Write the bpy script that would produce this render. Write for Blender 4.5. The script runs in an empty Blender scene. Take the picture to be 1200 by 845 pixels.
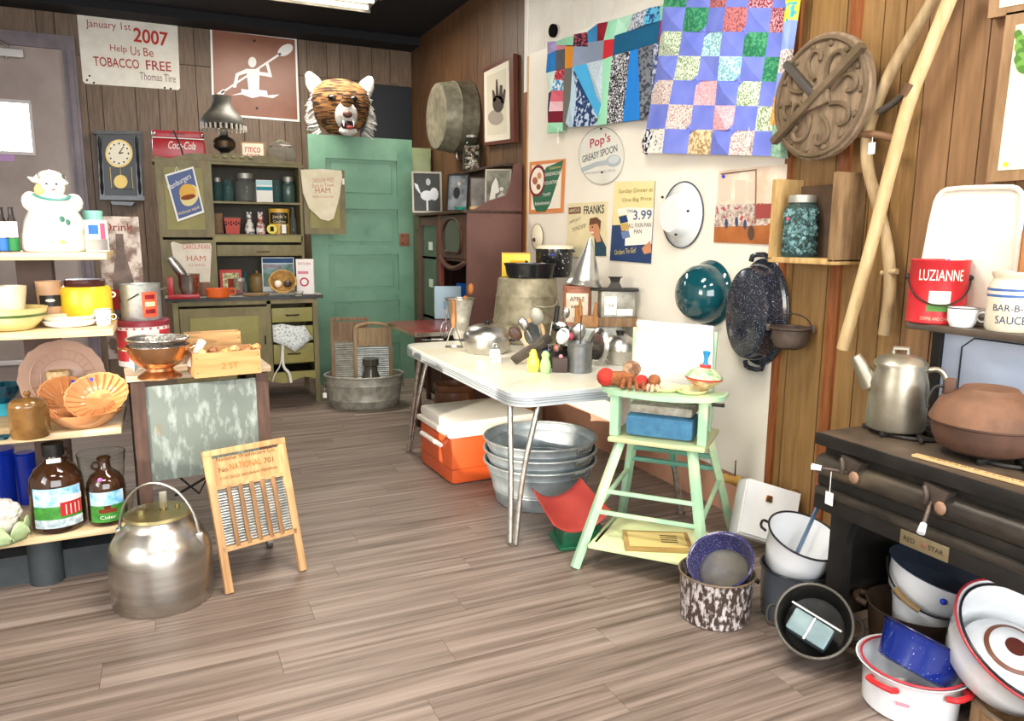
import bpy, bmesh, math, random
from mathutils import Vector, Matrix, Euler
random.seed(7)
PI = math.pi
scene = bpy.context.scene
COL = scene.collection

# ---------------------------------------------------------------- camera
FPX, YAW, PITCH, ROLL, CAMH = 869.43, math.radians(24.872), math.radians(9.611), math.radians(0.371), 1.40
CAM = Vector((0, 0, CAMH))
_F = Vector((math.sin(YAW)*math.cos(PITCH), math.cos(YAW)*math.cos(PITCH), -math.sin(PITCH)))
_R0 = Vector((math.cos(YAW), -math.sin(YAW), 0)); _U0 = _R0.cross(_F)
_R = _R0*math.cos(ROLL) + _U0*math.sin(ROLL); _U = _U0*math.cos(ROLL) - _R0*math.sin(ROLL)
cam_data = bpy.data.cameras.new('camera'); cam = bpy.data.objects.new('camera', cam_data); COL.objects.link(cam)
cam_data.sensor_fit = 'HORIZONTAL'; cam_data.sensor_width = 36; cam_data.lens = FPX/1200*36
cam_data.clip_start = 0.02; cam_data.clip_end = 100
_m = Matrix((_R, _U, -_F)).transposed().to_4x4(); _m.translation = CAM
cam.matrix_world = _m
scene.camera = cam
scene.view_settings.view_transform = 'Standard'; scene.view_settings.look = 'None'
scene.view_settings.gamma = 1; scene.view_settings.use_curve_mapping = False
scene.view_settings.exposure = EXPOSURE = 0.48

# ---------------------------------------------------------------- room measures (metres)
XW, XD, YB, XL, YF, ZC = 2.55, 2.55, 8.15, -2.6, -2.4, 3.42

# ---------------------------------------------------------------- light: world, sun through an added left window, shop windows behind, ceiling fixtures seen and added
world = bpy.data.worlds.new('sky'); scene.world = world; world.use_nodes = True
_nt = world.node_tree; _bg = _nt.nodes['Background']
_sk = _nt.nodes.new('ShaderNodeTexSky'); _sk.sky_type = 'NISHITA'; _sk.sun_disc = False
_sk.sun_elevation = math.radians(16); _sk.sun_rotation = math.radians(-123)
_nt.links.new(_sk.outputs[0], _bg.inputs[0]); _bg.inputs[1].default_value = 0.25
def lamp(name, kind, loc, target, energy, color, **kw):
    d = bpy.data.lights.new(name, kind); o = bpy.data.objects.new(name, d); COL.objects.link(o)
    d.energy = energy; d.color = color; o.location = loc
    o.rotation_euler = (Vector(target) - Vector(loc)).to_track_quat('-Z', 'Y').to_euler()
    for k, v in kw.items(): setattr(d, k, v)
    return o
SUNDIR = Vector((4.9, 3.2, -1.25))
lamp('sun', 'SUN', (-6, 0, 4), Vector((-6, 0, 4)) + SUNDIR, 4.5, (1.0, 0.90, 0.74), angle=0.01)
lamp('shop_window_daylight', 'AREA', (0.6, YF + 0.06, 1.75), (0.6, 3, 1.55), 235, (0.93, 0.97, 1.0), shape='RECTANGLE', size=5.0, size_y=2.2)
lamp('side_window_fill', 'AREA', (XL + 0.1, 1.2, 1.7), (2, 2.2, 1.0), 40, (0.90, 0.95, 1.0), shape='RECTANGLE', size=1.4, size_y=1.4)  # fill lamp added at the unseen, invented left window
FIXTURES = [(1.15, 6.65), (0.9, 2.2), (-0.6, 0.6), (1.9, 0.2)]  # first one is in view, the other three are added for general light
lamp('door_window_daylight', 'AREA', (-.95, YB - .12, 2.45), (-.6, 3, 1.6), 14, (0.88, 0.94, 1.0), shape='RECTANGLE', size=.36, size_y=.34)
for _x, _y in FIXTURES:
    lamp('tube_or_fill_light', 'AREA', (_x, _y, ZC - 0.13), (_x, _y, 0), 52, (1.0, 0.92, 0.80), shape='RECTANGLE', size=1.1, size_y=0.3)

# ---------------------------------------------------------------- pixel helpers (1200x845 frame)
def ray(px, py): return _F*FPX + _R*(px - 600) + _U*(422.5 - py)
def at(px, py, x=None, y=None, z=None):
    d = ray(px, py)
    t = (x/d.x) if x is not None else (y/d.y) if y is not None else (z - CAMH)/d.z
    return CAM + d*t
def mpp(p): return (Vector(p) - CAM).dot(_F)/FPX                     # metres per pixel at a point
def away(px, py=400):
    d = ray(px, py); d.z = 0; return d.normalized()
def right_of(px):
    d = away(px); return Vector((d.y, -d.x, 0))
def stand(px, py, z=0.0, rpx=0.0):
    """centre of a round base of radius rpx whose lowest picture point is (px,py) on height z -> (centre, metres per pixel)"""
    p = at(px, py, z=z); r = rpx*mpp(p); p = p + away(px)*r
    return p, mpp(p)
def zat(px, py, p):
    """height of pixel (px,py) on the upright plane through p that faces the camera"""
    n = Vector((p[0], p[1], 0)).normalized(); d = ray(px, py)
    t = Vector((p[0], p[1], 0)).dot(n)/d.dot(n); return CAMH + d.z*t
def face_rz(px): d = away(px); return math.atan2(-d.x, d.y)         # local +y points away from the camera

# ---------------------------------------------------------------- object helpers
def tag(o, label=None, cat=None, group=None, kind=None):
    if label: o['label'] = label
    if cat: o['category'] = cat
    if group: o['group'] = group
    if kind: o['kind'] = kind
    return o
def thing(name, label, cat, loc=(0, 0, 0), rot=0, group=None):
    o = bpy.data.objects.new(name, None); COL.objects.link(o); o.empty_display_size = 0.05
    o.location = loc
    if isinstance(rot, (int, float)): o.rotation_euler = (0, 0, rot)
    elif isinstance(rot, Matrix): o.rotation_euler = rot.to_euler()
    else: o.rotation_euler = rot
    return tag(o, label, cat, group)
def tilt(axis, spin=0.0):
    """rotation matrix taking local z to axis"""
    z = Vector(axis).normalized(); q = Vector((0, 0, 1)).rotation_difference(z)
    return (q.to_matrix() @ Matrix.Rotation(spin, 3, 'Z'))
def copy_tree(o, parent=None):
    c = o.copy(); COL.objects.link(c); c.parent = parent
    for ch in list(o.children): copy_tree(ch, c)
    return c

class MB:
    def __init__(s): s.v = []; s.f = []; s.m = Matrix.Identity(4)
    def _add(s, vs, fs):
        n = len(s.v); s.v += [s.m @ Vector(v) for v in vs]; s.f += [[i + n for i in f] for f in fs]; return s
    def xf(s, loc=(0, 0, 0), rot=(0, 0, 0)):
        r = rot.to_4x4() if isinstance(rot, Matrix) else Euler(rot).to_matrix().to_4x4()
        s.m = Matrix.Translation(Vector(loc)) @ r; return s
    def box(s, c, d, b=0.0):
        x, y, z = d[0]/2, d[1]/2, d[2]/2; cx, cy, cz = c
        if b <= 0:
            vs = [(cx+i*x, cy+j*y, cz+k*z) for i in (-1, 1) for j in (-1, 1) for k in (-1, 1)]
            return s._add(vs, [(0,1,3,2),(4,6,7,5),(0,4,5,1),(2,3,7,6),(0,2,6,4),(1,5,7,3)])
        bm = bmesh.new(); bmesh.ops.create_cube(bm, size=1.0)
        for v in bm.verts: v.co = Vector((v.co.x*2*x + cx, v.co.y*2*y + cy, v.co.z*2*z + cz))
        bmesh.ops.bevel(bm, geom=bm.edges[:], offset=min(b, x*.95, y*.95, z*.95), segments=2, affect='EDGES', profile=0.6)
        vs = [v.co.copy() for v in bm.verts]; bm.verts.index_update(); fs = [[v.index for v in f.verts] for f in bm.faces]; bm.free()
        return s._add(vs, fs)
    def lathe(s, prof, n=28, sx=1.0, sy=1.0, c=(0, 0, 0), wob=None, a0=0.0, a1=2*PI):
        vs, fs, rings = [], [], []
        full = abs(a1 - a0 - 2*PI) < 1e-6; cnt = n if full else n + 1
        for r, z in prof:
            if r < 1e-6: rings.append([len(vs)]); vs.append((c[0], c[1], c[2] + z))
            else:
                rings.append(list(range(len(vs), len(vs) + cnt)))
                for k in range(cnt):
                    a = a0 + (a1 - a0)*k/n; q = r*(wob(a, z) if wob else 1)
                    vs.append((c[0] + q*math.cos(a)*sx, c[1] + q*math.sin(a)*sy, c[2] + z))
        for A, B in zip(rings, rings[1:]):
            for k in range(n):
                k2 = (k + 1) % cnt
                if len(A) == 1 and len(B) == 1: continue
                if len(A) == 1: fs.append((A[0], B[k], B[k2])[::-1])
                elif len(B) == 1: fs.append((A[k], A[k2], B[0]))
                else: fs.append((A[k], A[k2], B[k2], B[k]))
        return s._add(vs, fs)
    def vessel(s, prof, t, n=28, **kw):
        """open pot: outer profile bottom->rim, wall t"""
        inner = [(max(r - t, 0.001), max(z, prof[0][1] + t)) for r, z in prof][::-1]
        P = [(0, prof[0][1])] + list(prof) + inner + [(0, prof[0][1] + t)]
        return s.lathe(P, n, **kw)
    def cyl(s, a, b, r, r2=None, n=12, cap=True):
        a, b = Vector(a), Vector(b); d = b - a; L = d.length; q = Vector((0, 0, 1)).rotation_difference(d.normalized()).to_matrix()
        r2 = r if r2 is None else r2; vs = []
        for rr, z in ((r, 0), (r2, L)):
            for k in range(n): vs.append(a + q @ Vector((rr*math.cos(2*PI*k/n), rr*math.sin(2*PI*k/n), z)))
        fs = [(k, (k+1) % n, n + (k+1) % n, n + k) for k in range(n)]
        if cap: fs += [tuple(range(n))[::-1], tuple(range(n, 2*n))]
        return s._add(vs, fs)
    def tube(s, pts, r, n=8, closed=False, smooth=0, flat=None):
        pts = [Vector(p) for p in pts]
        for _ in range(smooth):
            q = []
            rng = range(len(pts)) if closed else range(len(pts) - 1)
            if not closed: q.append(pts[0])
            for i in rng:
                a, b = pts[i], pts[(i+1) % len(pts)]
                q += [a*.75 + b*.25, a*.25 + b*.75]
            if not closed: q.append(pts[-1])
            pts = q
        m = len(pts); vs = []; up = Vector((0, 0, 1)); prev = None
        for i, p in enumerate(pts):
            a = pts[(i-1) % m] if (closed or i > 0) else p; b = pts[(i+1) % m] if (closed or i < m-1) else p
            t = (b - a).normalized()
            if prev is None: u = t.cross(up); u = u if u.length > 0.05 else t.cross(Vector((0, 1, 0)))
            else: u = prev - t*prev.dot(t)
            u.normalize(); prev = u; w = t.cross(u)
            rr = r[i*len(r)//m] if isinstance(r, (list, tuple)) else r
            for k in range(n):
                c_, s_ = math.cos(2*PI*k/n), math.sin(2*PI*k/n)
                vs.append(p + u*(rr*c_) + w*(rr*s_*(flat or 1)))
        fs = []
        for i in range(m if closed else m - 1):
            j = (i+1) % m
            for k in range(n): fs.append((i*n+k, j*n+k, j*n+(k+1) % n, i*n+(k+1) % n)[::-1])
        if not closed: fs += [tuple(range(n)), tuple(range((m-1)*n, m*n))[::-1]]
        return s._add(vs, fs)
    def ball(s, c, r, n=14, sz=1.0, sx=1.0, sy=1.0):
        P = [(r*math.sin(PI*k/(n//2)), -r*math.cos(PI*k/(n//2))*sz) for k in range(n//2 + 1)]
        P[0] = (0, -r*sz); P[-1] = (0, r*sz)
        return s.lathe(P, n, sx, sy, c)
    def ring(s, c, R, r, axis=(0, 0, 1), n=28, m=8, sx=1.0, sy=1.0):
        q = tilt(axis); pts = [Vector(c) + q @ Vector((R*math.cos(2*PI*k/n)*sx, R*math.sin(2*PI*k/n)*sy, 0)) for k in range(n)]
        return s.tube(pts, r, m, closed=True)
    def prism(s, poly, y0, y1):
        """polygon in local x,z extruded from y0 (front) to y1"""
        n = len(poly)
        ar = sum(poly[i][0]*poly[(i+1) % n][1] - poly[(i+1) % n][0]*poly[i][1] for i in range(n))
        if ar < 0: poly = poly[::-1]
        vs = [(x, y0, z) for x, z in poly] + [(x, y1, z) for x, z in poly]
        fs = [tuple(range(n)), tuple(range(n, 2*n))[::-1]] + [(i, n+i, n+(i+1) % n, (i+1) % n) for i in range(n)]
        return s._add(vs, fs)
    def grid(s, fn, nu, nv, closed_u=False):
        vs = [fn(i/nu, j/nv) for j in range(nv+1) for i in range(nu + (0 if closed_u else 1))]
        w = nu if closed_u else nu + 1
        return s._add(vs, [(j*w+i, j*w+(i+1) % w, (j+1)*w+(i+1) % w, (j+1)*w+i) for j in range(nv) for i in range(nu)])
    def build(s, name, mat, parent=None, smooth=True, label=None, kind=None, solid=0.0, ang=40):
        me = bpy.data.meshes.new(name); me.from_pydata([tuple(v) for v in s.v], [], s.f); me.update()
        o = bpy.data.objects.new(name, me); COL.objects.link(o); me.materials.append(mat)
        if smooth:
            me.polygons.foreach_set('use_smooth', [True]*len(me.polygons))
            try: me.set_sharp_from_angle(angle=math.radians(ang))
            except Exception: pass
        if solid:
            md = o.modifiers.new('thick', 'SOLIDIFY'); md.thickness = solid; md.offset = 0
        if parent: o.parent = parent
        return tag(o, label, None, None, kind)
def inset(prof, k): return [(r*k, z) for r, z in prof]
def sc(prof, R, H): return [(r*R, z*H) for r, z in prof]

def text_mesh(txt, mat, name='lettering', parent=None, width=None, height=None, loc=(0, 0, 0), rot=0.0, depth=0.0006, shear=0.0, bold=0.0, xform=None):
    """lettering in the local x,z plane, lower left at loc, facing -y; rot turns it in its plane"""
    cu = bpy.data.curves.new('t', 'FONT'); cu.body = txt; cu.resolution_u = 3; cu.offset = bold; cu.shear = shear
    to = bpy.data.objects.new('t', cu); COL.objects.link(to)
    dg = bpy.context.evaluated_depsgraph_get(); me = bpy.data.meshes.new_from_object(to.evaluated_get(dg))
    bpy.data.objects.remove(to); bpy.data.curves.remove(cu)
    xs = [v.co.x for v in me.vertices] or [0, 1]; ys = [v.co.y for v in me.vertices] or [0, 1]
    x0, y0, w, h = min(xs), min(ys), max(xs) - min(xs), max(ys) - min(ys)
    kx = (width/w) if width else None; ky = (height/h) if height else None
    kx = kx or ky; ky = ky or kx; c, s = math.cos(rot), math.sin(rot)
    for v in me.vertices:
        a, b = (v.co.x - x0)*kx, (v.co.y - y0)*ky
        if xform: v.co = Vector(xform(a, b))
        else: v.co = Vector((loc[0] + a*c - b*s, loc[1], loc[2] + a*s + b*c))
    me.materials.clear(); me.materials.append(mat); me.name = name
    o = bpy.data.objects.new(name, me); COL.objects.link(o)
    if parent: o.parent = parent
    return o

# ---------------------------------------------------------------- materials
def srgb(c):
    if isinstance(c, str): c = tuple(int(c[i:i+2], 16) for i in (0, 2, 4))
    return tuple(((v/255)/12.92 if v/255 <= 0.04045 else ((v/255 + 0.055)/1.055)**2.4) for v in c) + (1,)
_MC = {}
def mat(name, c1, c2=None, scale=12, rough=0.5, metal=0.0, bump=0.0, stretch=(1, 1, 1), lo=0.35, hi=0.65, detail=4, rnd=0.0, trans=0.0, ior=1.45, spec=0.5, coat=0.0, kind='noise', alpha=None, sss=0.0, c3=None, lo3=.6, hi3=.7, scale3=4, rvar=0.0, emit=None):
    if name in _MC: return _MC[name]
    m = bpy.data.materials.new(name); m.use_nodes = True; nt = m.node_tree; N = nt.nodes; L = nt.links
    b = N['Principled BSDF']; b.inputs['Roughness'].default_value = rough; b.inputs['Metallic'].default_value = metal
    b.inputs['Specular IOR Level'].default_value = spec; b.inputs['Transmission Weight'].default_value = trans; b.inputs['IOR'].default_value = ior
    b.inputs['Coat Weight'].default_value = coat; b.inputs['Coat Roughness'].default_value = 0.08
    b.inputs['Base Color'].default_value = srgb(c1)
    if alpha is not None: b.inputs['Alpha'].default_value = alpha
    if emit: b.inputs['Emission Color'].default_value = srgb(emit[0]); b.inputs['Emission Strength'].default_value = emit[1]
    if c2 or rnd or bump:
        tc = N.new('ShaderNodeTexCoord'); mp = N.new('ShaderNodeMapping'); mp.inputs['Scale'].default_value = stretch
        L.new(tc.outputs['Object'], mp.inputs['Vector'])
        vec = mp.outputs['Vector']
        oi = N.new('ShaderNodeObjectInfo')
        ad = N.new('ShaderNodeVectorMath'); ad.operation = 'ADD'; mu = N.new('ShaderNodeMath'); mu.operation = 'MULTIPLY'; mu.inputs[1].default_value = 37.0
        L.new(oi.outputs['Random'], mu.inputs[0]); L.new(vec, ad.inputs[0]); L.new(mu.outputs[0], ad.inputs[1]); vec = ad.outputs[0]
        if kind == 'voronoi':
            t = N.new('ShaderNodeTexVoronoi'); t.inputs['Scale'].default_value = scale; fac = t.outputs['Distance']
        else:
            t = N.new('ShaderNodeTexNoise'); t.inputs['Scale'].default_value = scale; t.inputs['Detail'].default_value = detail; fac = t.outputs['Fac']
            t.inputs['Roughness'].default_value = 0.6
        L.new(vec, t.inputs['Vector'])
        col = None
        if c2:
            r = N.new('ShaderNodeValToRGB'); r.color_ramp.elements[0].position = lo; r.color_ramp.elements[1].position = hi
            r.color_ramp.elements[0].color = srgb(c1); r.color_ramp.elements[1].color = srgb(c2)
            L.new(fac, r.inputs['Fac']); col = r.outputs['Color']
            if c3:
                t3 = N.new('ShaderNodeTexNoise'); t3.inputs['Scale'].default_value = scale3; t3.inputs['Detail'].default_value = 5
                L.new(ad.outputs[0], t3.inputs['Vector'])
                r3 = N.new('ShaderNodeValToRGB'); r3.color_ramp.elements[0].position = lo3; r3.color_ramp.elements[1].position = hi3
                r3.color_ramp.elements[0].color = (0, 0, 0, 1); r3.color_ramp.elements[1].color = (1, 1, 1, 1); L.new(t3.outputs['Fac'], r3.inputs['Fac'])
                mx = N.new('ShaderNodeMixRGB'); L.new(r3.outputs['Color'], mx.inputs['Fac']); L.new(col, mx.inputs['Color1']); mx.inputs['Color2'].default_value = srgb(c3); col = mx.outputs['Color']
        if rnd:
            hs = N.new('ShaderNodeHueSaturation')
            mr = N.new('ShaderNodeMapRange'); mr.inputs['To Min'].default_value = 1 - rnd; mr.inputs['To Max'].default_value = 1 + rnd
            L.new(oi.outputs['Random'], mr.inputs['Value']); L.new(mr.outputs[0], hs.inputs['Value'])
            if col: L.new(col, hs.inputs['Color'])
            else: hs.inputs['Color'].default_value = srgb(c1)
            col = hs.outputs['Color']
        if col: L.new(col, b.inputs['Base Color'])
        if rvar:
            mr2 = N.new('ShaderNodeMapRange'); mr2.inputs['To Min'].default_value = max(rough - rvar, .02); mr2.inputs['To Max'].default_value = min(rough + rvar, 1)
            L.new(fac, mr2.inputs['Value']); L.new(mr2.outputs[0], b.inputs['Roughness'])
        if bump:
            bp = N.new('ShaderNodeBump'); bp.inputs['Strength'].default_value = bump; bp.inputs['Distance'].default_value = 0.004
            L.new(fac, bp.inputs['Height']); L.new(bp.outputs[0], b.inputs['Normal'])
    _MC[name] = m
    return m
def paint(c, rough=0.5, **k): return mat('paint_' + c + ('_%d' % int(rough*100)), c, rough=rough, **k)
def paper(c): return mat('paper_' + c, c, rough=0.75, spec=0.2)

W_BACK = mat('wall_panelling_dark', '786352', '604e3c', 9, 0.5, stretch=(6, 6, .5), rnd=.13, bump=.08)
W_DARK = mat('wall_panelling_umber', '6b4c30', '4a3220', 9, 0.5, stretch=(6, 6, .5), rnd=.14, bump=.12)
W_GOLD = mat('wall_panelling_oak', '937248', '795a33', 8, 0.45, stretch=(7, 7, .45), rnd=.08, bump=.1, lo=.3, hi=.7)
W_RED = mat('wall_panelling_lit_red', '8c6a4a', '76573a', 8, 0.45, stretch=(7, 7, .45), rnd=.06, bump=.1, lo=.3, hi=.7)  # same panelling, the differing light put into a redder tone
W_TRIM = mat('trim_red_oak', '935a34', '774222', 10, 0.4, stretch=(6, 6, .5), bump=.08)
WHITE_WALL = mat('wall_white_paint', 'efebe2', 'e4ded2', 3, 0.6, rnd=.02)
BOARD = mat('board_cream_white', 'f1ede3', 'e6dfd0', 1.6, 0.42, lo=.3, hi=.75)
FLOOR = mat('floor_plank', '54463c', '8c7c72', 3.2, 0.45, stretch=(.45, 14, 6), rnd=.07, bump=.03, lo=.3, hi=.66, detail=6, c3='a3948a', lo3=.52, hi3=.8, scale3=1.4, rvar=.05)
CEIL = mat('ceiling_black', '15151a', rough=.8)
BLACK = mat('black_paint', '141414', rough=.45)
STEEL = mat('steel', 'c9c7c2', 'a09d98', 6, .28, 1.0, rvar=.1)
ALU = mat('aluminium', 'd6d4cf', 'b5b1ab', 5, .3, 1.0, rvar=.12, bump=.03)
CHROME = mat('chrome', 'd8d8d8', rough=.14, metal=1.0)
GALV = mat('galvanised', 'bfc2c0', '969c9b', 14, .45, .6, bump=.04, rvar=.1)
GALVD = mat('galvanised_dull', 'b0aea2', '8c8a7f', 18, .52, .35, bump=.06)
IRON = mat('cast_iron', '3a3734', '23211f', 16, .55, .5, bump=.15)
RUST = mat('rusty_iron', '6e4a38', '47332a', 9, .75, .2, bump=.2)
DKWOOD = mat('dark_wood', '4b3226', '2f1f18', 9, .45, stretch=(5, 5, .6), bump=.08)
PINE = mat('pine', 'cfae7c', 'b9935c', 8, .5, stretch=(6, 6, .6), bump=.06)
PINEX = mat('pine_x', 'd2b686', 'be9a66', 8, .5, stretch=(.6, 6, 6), bump=.06)
OLDW = mat('old_wood', '8f7353', '6a5138', 9, .7, stretch=(5, 5, .6), bump=.15)
WENAM = mat('white_enamel', 'eef0f2', 'e0e3e6', 3, .16, coat=.6)
CREAM = mat('cream_glaze', 'f3ecd6', 'e9dfc2', 4, .25, coat=.4)
GLASS = mat('clear_glass', 'f2f7f5', rough=.03, trans=1.0, ior=1.3)
LABELW = paper('f4f1e8'); INK = paper('1c1c1c'); REDINK = paper('b3332c'); BLUEDOT = paint('2a43c8', .4)
# ================================================================ SETTING
def struct(o): return tag(o, kind='structure')
def s_mesh(mb, name, m, parent=None, **k): return struct(mb.build(name, m, parent, smooth=False, **k))
# floor slab and planks (planks run along x)
fl = s_mesh(MB().box(((XL + XW)/2, (YF + YB)/2, -0.055), (XW - XL + .4, YB - YF + .4, .1)), 'floor', mat('floor_joint', '3d332d', rough=.7))
PW, PL = 0.155, 1.22
plank_cache = {}
def plank(x0, x1, y):
    L = round(x1 - x0, 3)
    if L not in plank_cache:
        plank_cache[L] = MB().box((0, 0, -.0025), (L - .0012, PW - .0014, .005)).build('plank', FLOOR, fl, smooth=False)
        o = plank_cache[L]
    else:
        o = plank_cache[L].copy(); COL.objects.link(o); o.parent = fl
    o.location = ((x0 + x1)/2, y, 0)
nrow = 0; y = 0.35
while y < YB - .02:
    lo = -1.35 if y > 1.2 else -.6; hi = XW if y < 5.3 else XD
    x = lo - ((nrow*0.437) % 1)*PL
    while x < hi:
        a, b_ = max(x, lo - .6), min(x + PL, hi)
        if b_ - a > .05: plank(a, b_, y)
        x += PL
    y += PW; nrow += 1
s_mesh(MB().box(((XL + XW)/2, -1.0, -.004), (XW - XL, 2.54, .006)).box((-2.3, 3.5, -.004), (.7, 7, .006)), 'floor_rest', FLOOR, fl)
# ceiling
s_mesh(MB().box(((XL + XW)/2, (YF + YB)/2, ZC + .05), (XW - XL + .4, YB - YF + .4, .1)), 'ceiling', CEIL)
# dark box put in for the shadow along the top of the back wall
s_mesh(MB().box(((XL + XD)/2, YB - .16, ZC - .03), (XD - XL, .3, .1)), 'trim_1', CEIL)

# back wall: backing + upright panel boards in two tiers
wb = s_mesh(MB().box(((XL + XD)/2, YB + .06, ZC/2), (XD - XL + .2, .1, ZC)), 'wall_back', mat('groove', '241a14', rough=.8))
seam_px = [9, 52, 73, 103, 121, 160, 187, 207, 232, 262, 285, 303, 333, 352, 362, 385, 400, 422, 437, 458]
xs = sorted([at(p, 130, y=YB).x for p in seam_px])
xs = [XL, -2.3, -2.0, -1.8] + [x for x in xs if x > -1.6] + [XD]
zj = at(300, 84, y=YB).z
for a, b_ in zip(xs, xs[1:]):
    for z0, z1 in ((0, zj), (zj + .006, ZC)):
        s = MB().box((0, 0, 0), (b_ - a - .006, .012, z1 - z0)).build('panel_board', W_BACK, wb, smooth=False)
        s.location = ((a + b_)/2, YB + .004, (z0 + z1)/2)
# dark opening to the right of the tiger
p0, p1 = at(420, 97, y=YB - .004), at(480, 160, y=YB - .004)
s_mesh(MB().box(((p0.x + XD)/2, YB - .006, (p0.z + p1.z)/2 - .25), (XD - p0.x - .01, .006, p0.z - p1.z + .5)), 'wall_recess', mat('slate_dark', '23262b', rough=.6), wb)
s_mesh(MB().box(((p0.x + XD)/2, YB - .012, p0.z + .015), (XD - p0.x - .01, .02, .03)), 'trim_2', W_BACK)

# right wall, far part (umber) with its outside end
YE = at(617, 200, x=XD).y
wd = s_mesh(MB().box((XD + .06, (YB + YE)/2, ZC/2), (.1, YB - YE, ZC)), 'wall_right_far', mat('groove', '241a14'))
sp = [491, 503, 519, 541, 560, 575, 590, 606]
ys = [YB] + [at(p, 150, x=XD).y for p in sp] + [YE + .03]
for a, b_ in zip(ys, ys[1:]):
    s = MB().box((0, 0, 0), (.012, a - b_ - .006, ZC)).build('panel_board', W_DARK, wd, smooth=False); s.location = (XD + .004, (a + b_)/2, ZC/2)
s_mesh(MB().box((XD + .01, YE + .012, 1.23), (.04, .045, 2.46)), 'trim_3', W_TRIM)
s_mesh(MB().box((XD + .01, YE + .012, 2.84), (.042, .046, .76)), 'trim_7', WHITE_WALL)
# right wall, near part: white boards above the display board, oak boards, boards toned redder for the differing light
wr = s_mesh(MB().box((XW + .06, (YF + YE)/2, ZC/2 + .2), (.1, YE - YF, ZC + .4)), 'wall_right', mat('groove', '241a14'))
YBR = at(899, 560, x=XW).y
ytr = at(984, 300, x=XW).y
def boards(ylist, m, z0=0, z1=ZC):
    for a, b_ in zip(ylist, ylist[1:]):
        s = MB().box((0, 0, 0), (.012, a - b_ - .005, z1 - z0)).build('panel_board', m, wr, smooth=False); s.location = (XW + .004, (a + b_)/2, (z0 + z1)/2)
boards([YE] + [at(p, 20, x=XW).y for p in (639, 671, 688, 719, 760, 800, 850, 895, 935)] + [YBR], WHITE_WALL)
yo = [YBR] + [at(p, 300, x=XW).y for p in (931, 972)] + [ytr]
boards(yo, W_GOLD)
yw = [ytr] + [at(p, 300, x=XW).y for p in (1013, 1037, 1064)]
boards(yw, W_GOLD)
yw2 = [yw[-1]] + [at(p, 300, x=XW).y for p in (1100, 1133, 1180, 1215, 1290, 1350)]
yw2 += [yw2[-1] - d for d in (.2, .35, .6, .8, 1.1, 1.4, 1.6, 2.0, 2.4, 2.8, 3.2)]
boards([v for v in yw2 if v > YF] + [YF], W_RED)
for i, yy, w in ((4, YBR - .018, .036), (5, ytr, .05)):
    s_mesh(MB().box((XW - .008, yy, ZC/2), (.024, w, ZC)), 'trim_%d' % i, W_TRIM)
# large white display board on the near right wall
zt, zb = at(640, 56, x=XW - .02).z, at(880, 563.6, x=XW - .02).z
db = thing('display_board', 'large cream white board covering the wall behind the enamel table and high chair', 'board', (XW - .014, YBR, 0))
yl = YE - .07
MB().box((0, (yl - YBR)/2, (zt + zb)/2), (.014, yl - YBR, zt - zb)).build('panel', BOARD, db, smooth=False)
MB().box((0, yl - YBR + .012, (zt + zb)/2), (.02, .024, zt - zb)).build('edge_strip', PINE, db, smooth=False)
# lower peach board behind the table legs
s_mesh(MB().box((XW - .004, (5.1 + 2.75)/2, .22), (.012, 5.1 - 2.75, .44)), 'baseboard_right', mat('peach', 'd9a98c', 'c7937a', 2, .6))
# left wall with an added, unseen window shaped to aim the sun, and the front wall behind the camera with shop windows
wy0, wy1, wz0, wz1 = .42, 1.9, 1.1, 2.0
PLN = mat('plain_wall', 'd8d0c4', rough=.7)
s_mesh(MB().box((XL - .06, (YF + wy0)/2, ZC/2), (.1, wy0 - YF, ZC)).box((XL - .06, (wy1 + YB)/2, ZC/2), (.1, YB - wy1, ZC))
       .box((XL - .06, (wy0 + wy1)/2, wz0/2), (.1, wy1 - wy0, wz0)).box((XL - .06, (wy0 + wy1)/2, (wz1 + ZC)/2), (.1, wy1 - wy0, ZC - wz1)), 'wall_left', PLN)
s_mesh(MB().box((XL - .02, (wy0 + wy1)/2, wz0 - .02), (.14, wy1 - wy0 + .1, .04)).box((XL - .02, (wy0 + wy1)/2, wz1 + .02), (.14, wy1 - wy0 + .1, .04)), 'added_window', PINE)
s_mesh(MB().box(((XL + XW)/2, YF - .05, .3), (XW - XL, .1, .6)).box(((XL + XW)/2, YF - .05, 3.05), (XW - XL, .1, .4)).box((XL + .1, YF - .05, 1.7), (.2, .1, 2.4)).box((XW - .05, YF - .05, 1.7), (.1, .1, 2.4)), 'wall_front', PLN)
s_mesh(MB().box(((XL + XW)/2, YF - .08, 1.75), (XW - XL - .3, .01, 2.3)), 'window_2', mat('shop_glass', 'e8eef0', rough=.05, spec=.5))

# grey steel door with a lit window, in the back wall
DG = mat('door_grey', 'a2948f', '93857f', 3, .45)
FG = mat('door_frame_grey', '7d7279', '6a6068', 4, .45)
def bw(px, py, dy=0): return at(px, py, y=YB - dy)
xr = bw(80, 130).x; ztop = bw(40, 56.5).z; xl = xr - .95
dr = s_mesh(MB().box(((xl + xr)/2, YB - .02, ztop/2), (xr - xl, .04, ztop)), 'door_1', DG)
fw = bw(95, 130).x - xr
s_mesh(MB().box((xr + fw/2, YB - .03, (ztop + .12)/2), (fw, .07, ztop + .12)).box(((xl + xr)/2, YB - .03, ztop + .06), (xr - xl, .07, .12)).box((xr + fw*.55, YB - .07, ztop/2), (fw*.4, .03, ztop)), 'door_frame', FG, dr)
a, b_ = bw(33, 122, .04), bw(33, 178, .04)
s_mesh(MB().box((a.x - .19, YB - .044, (a.z + b_.z)/2), (.38, .008, a.z - b_.z)), 'door_pane', mat('daylit_pane', 'ffffff', rough=.1, emit=('fbfdff', 6.0)), dr)
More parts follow.
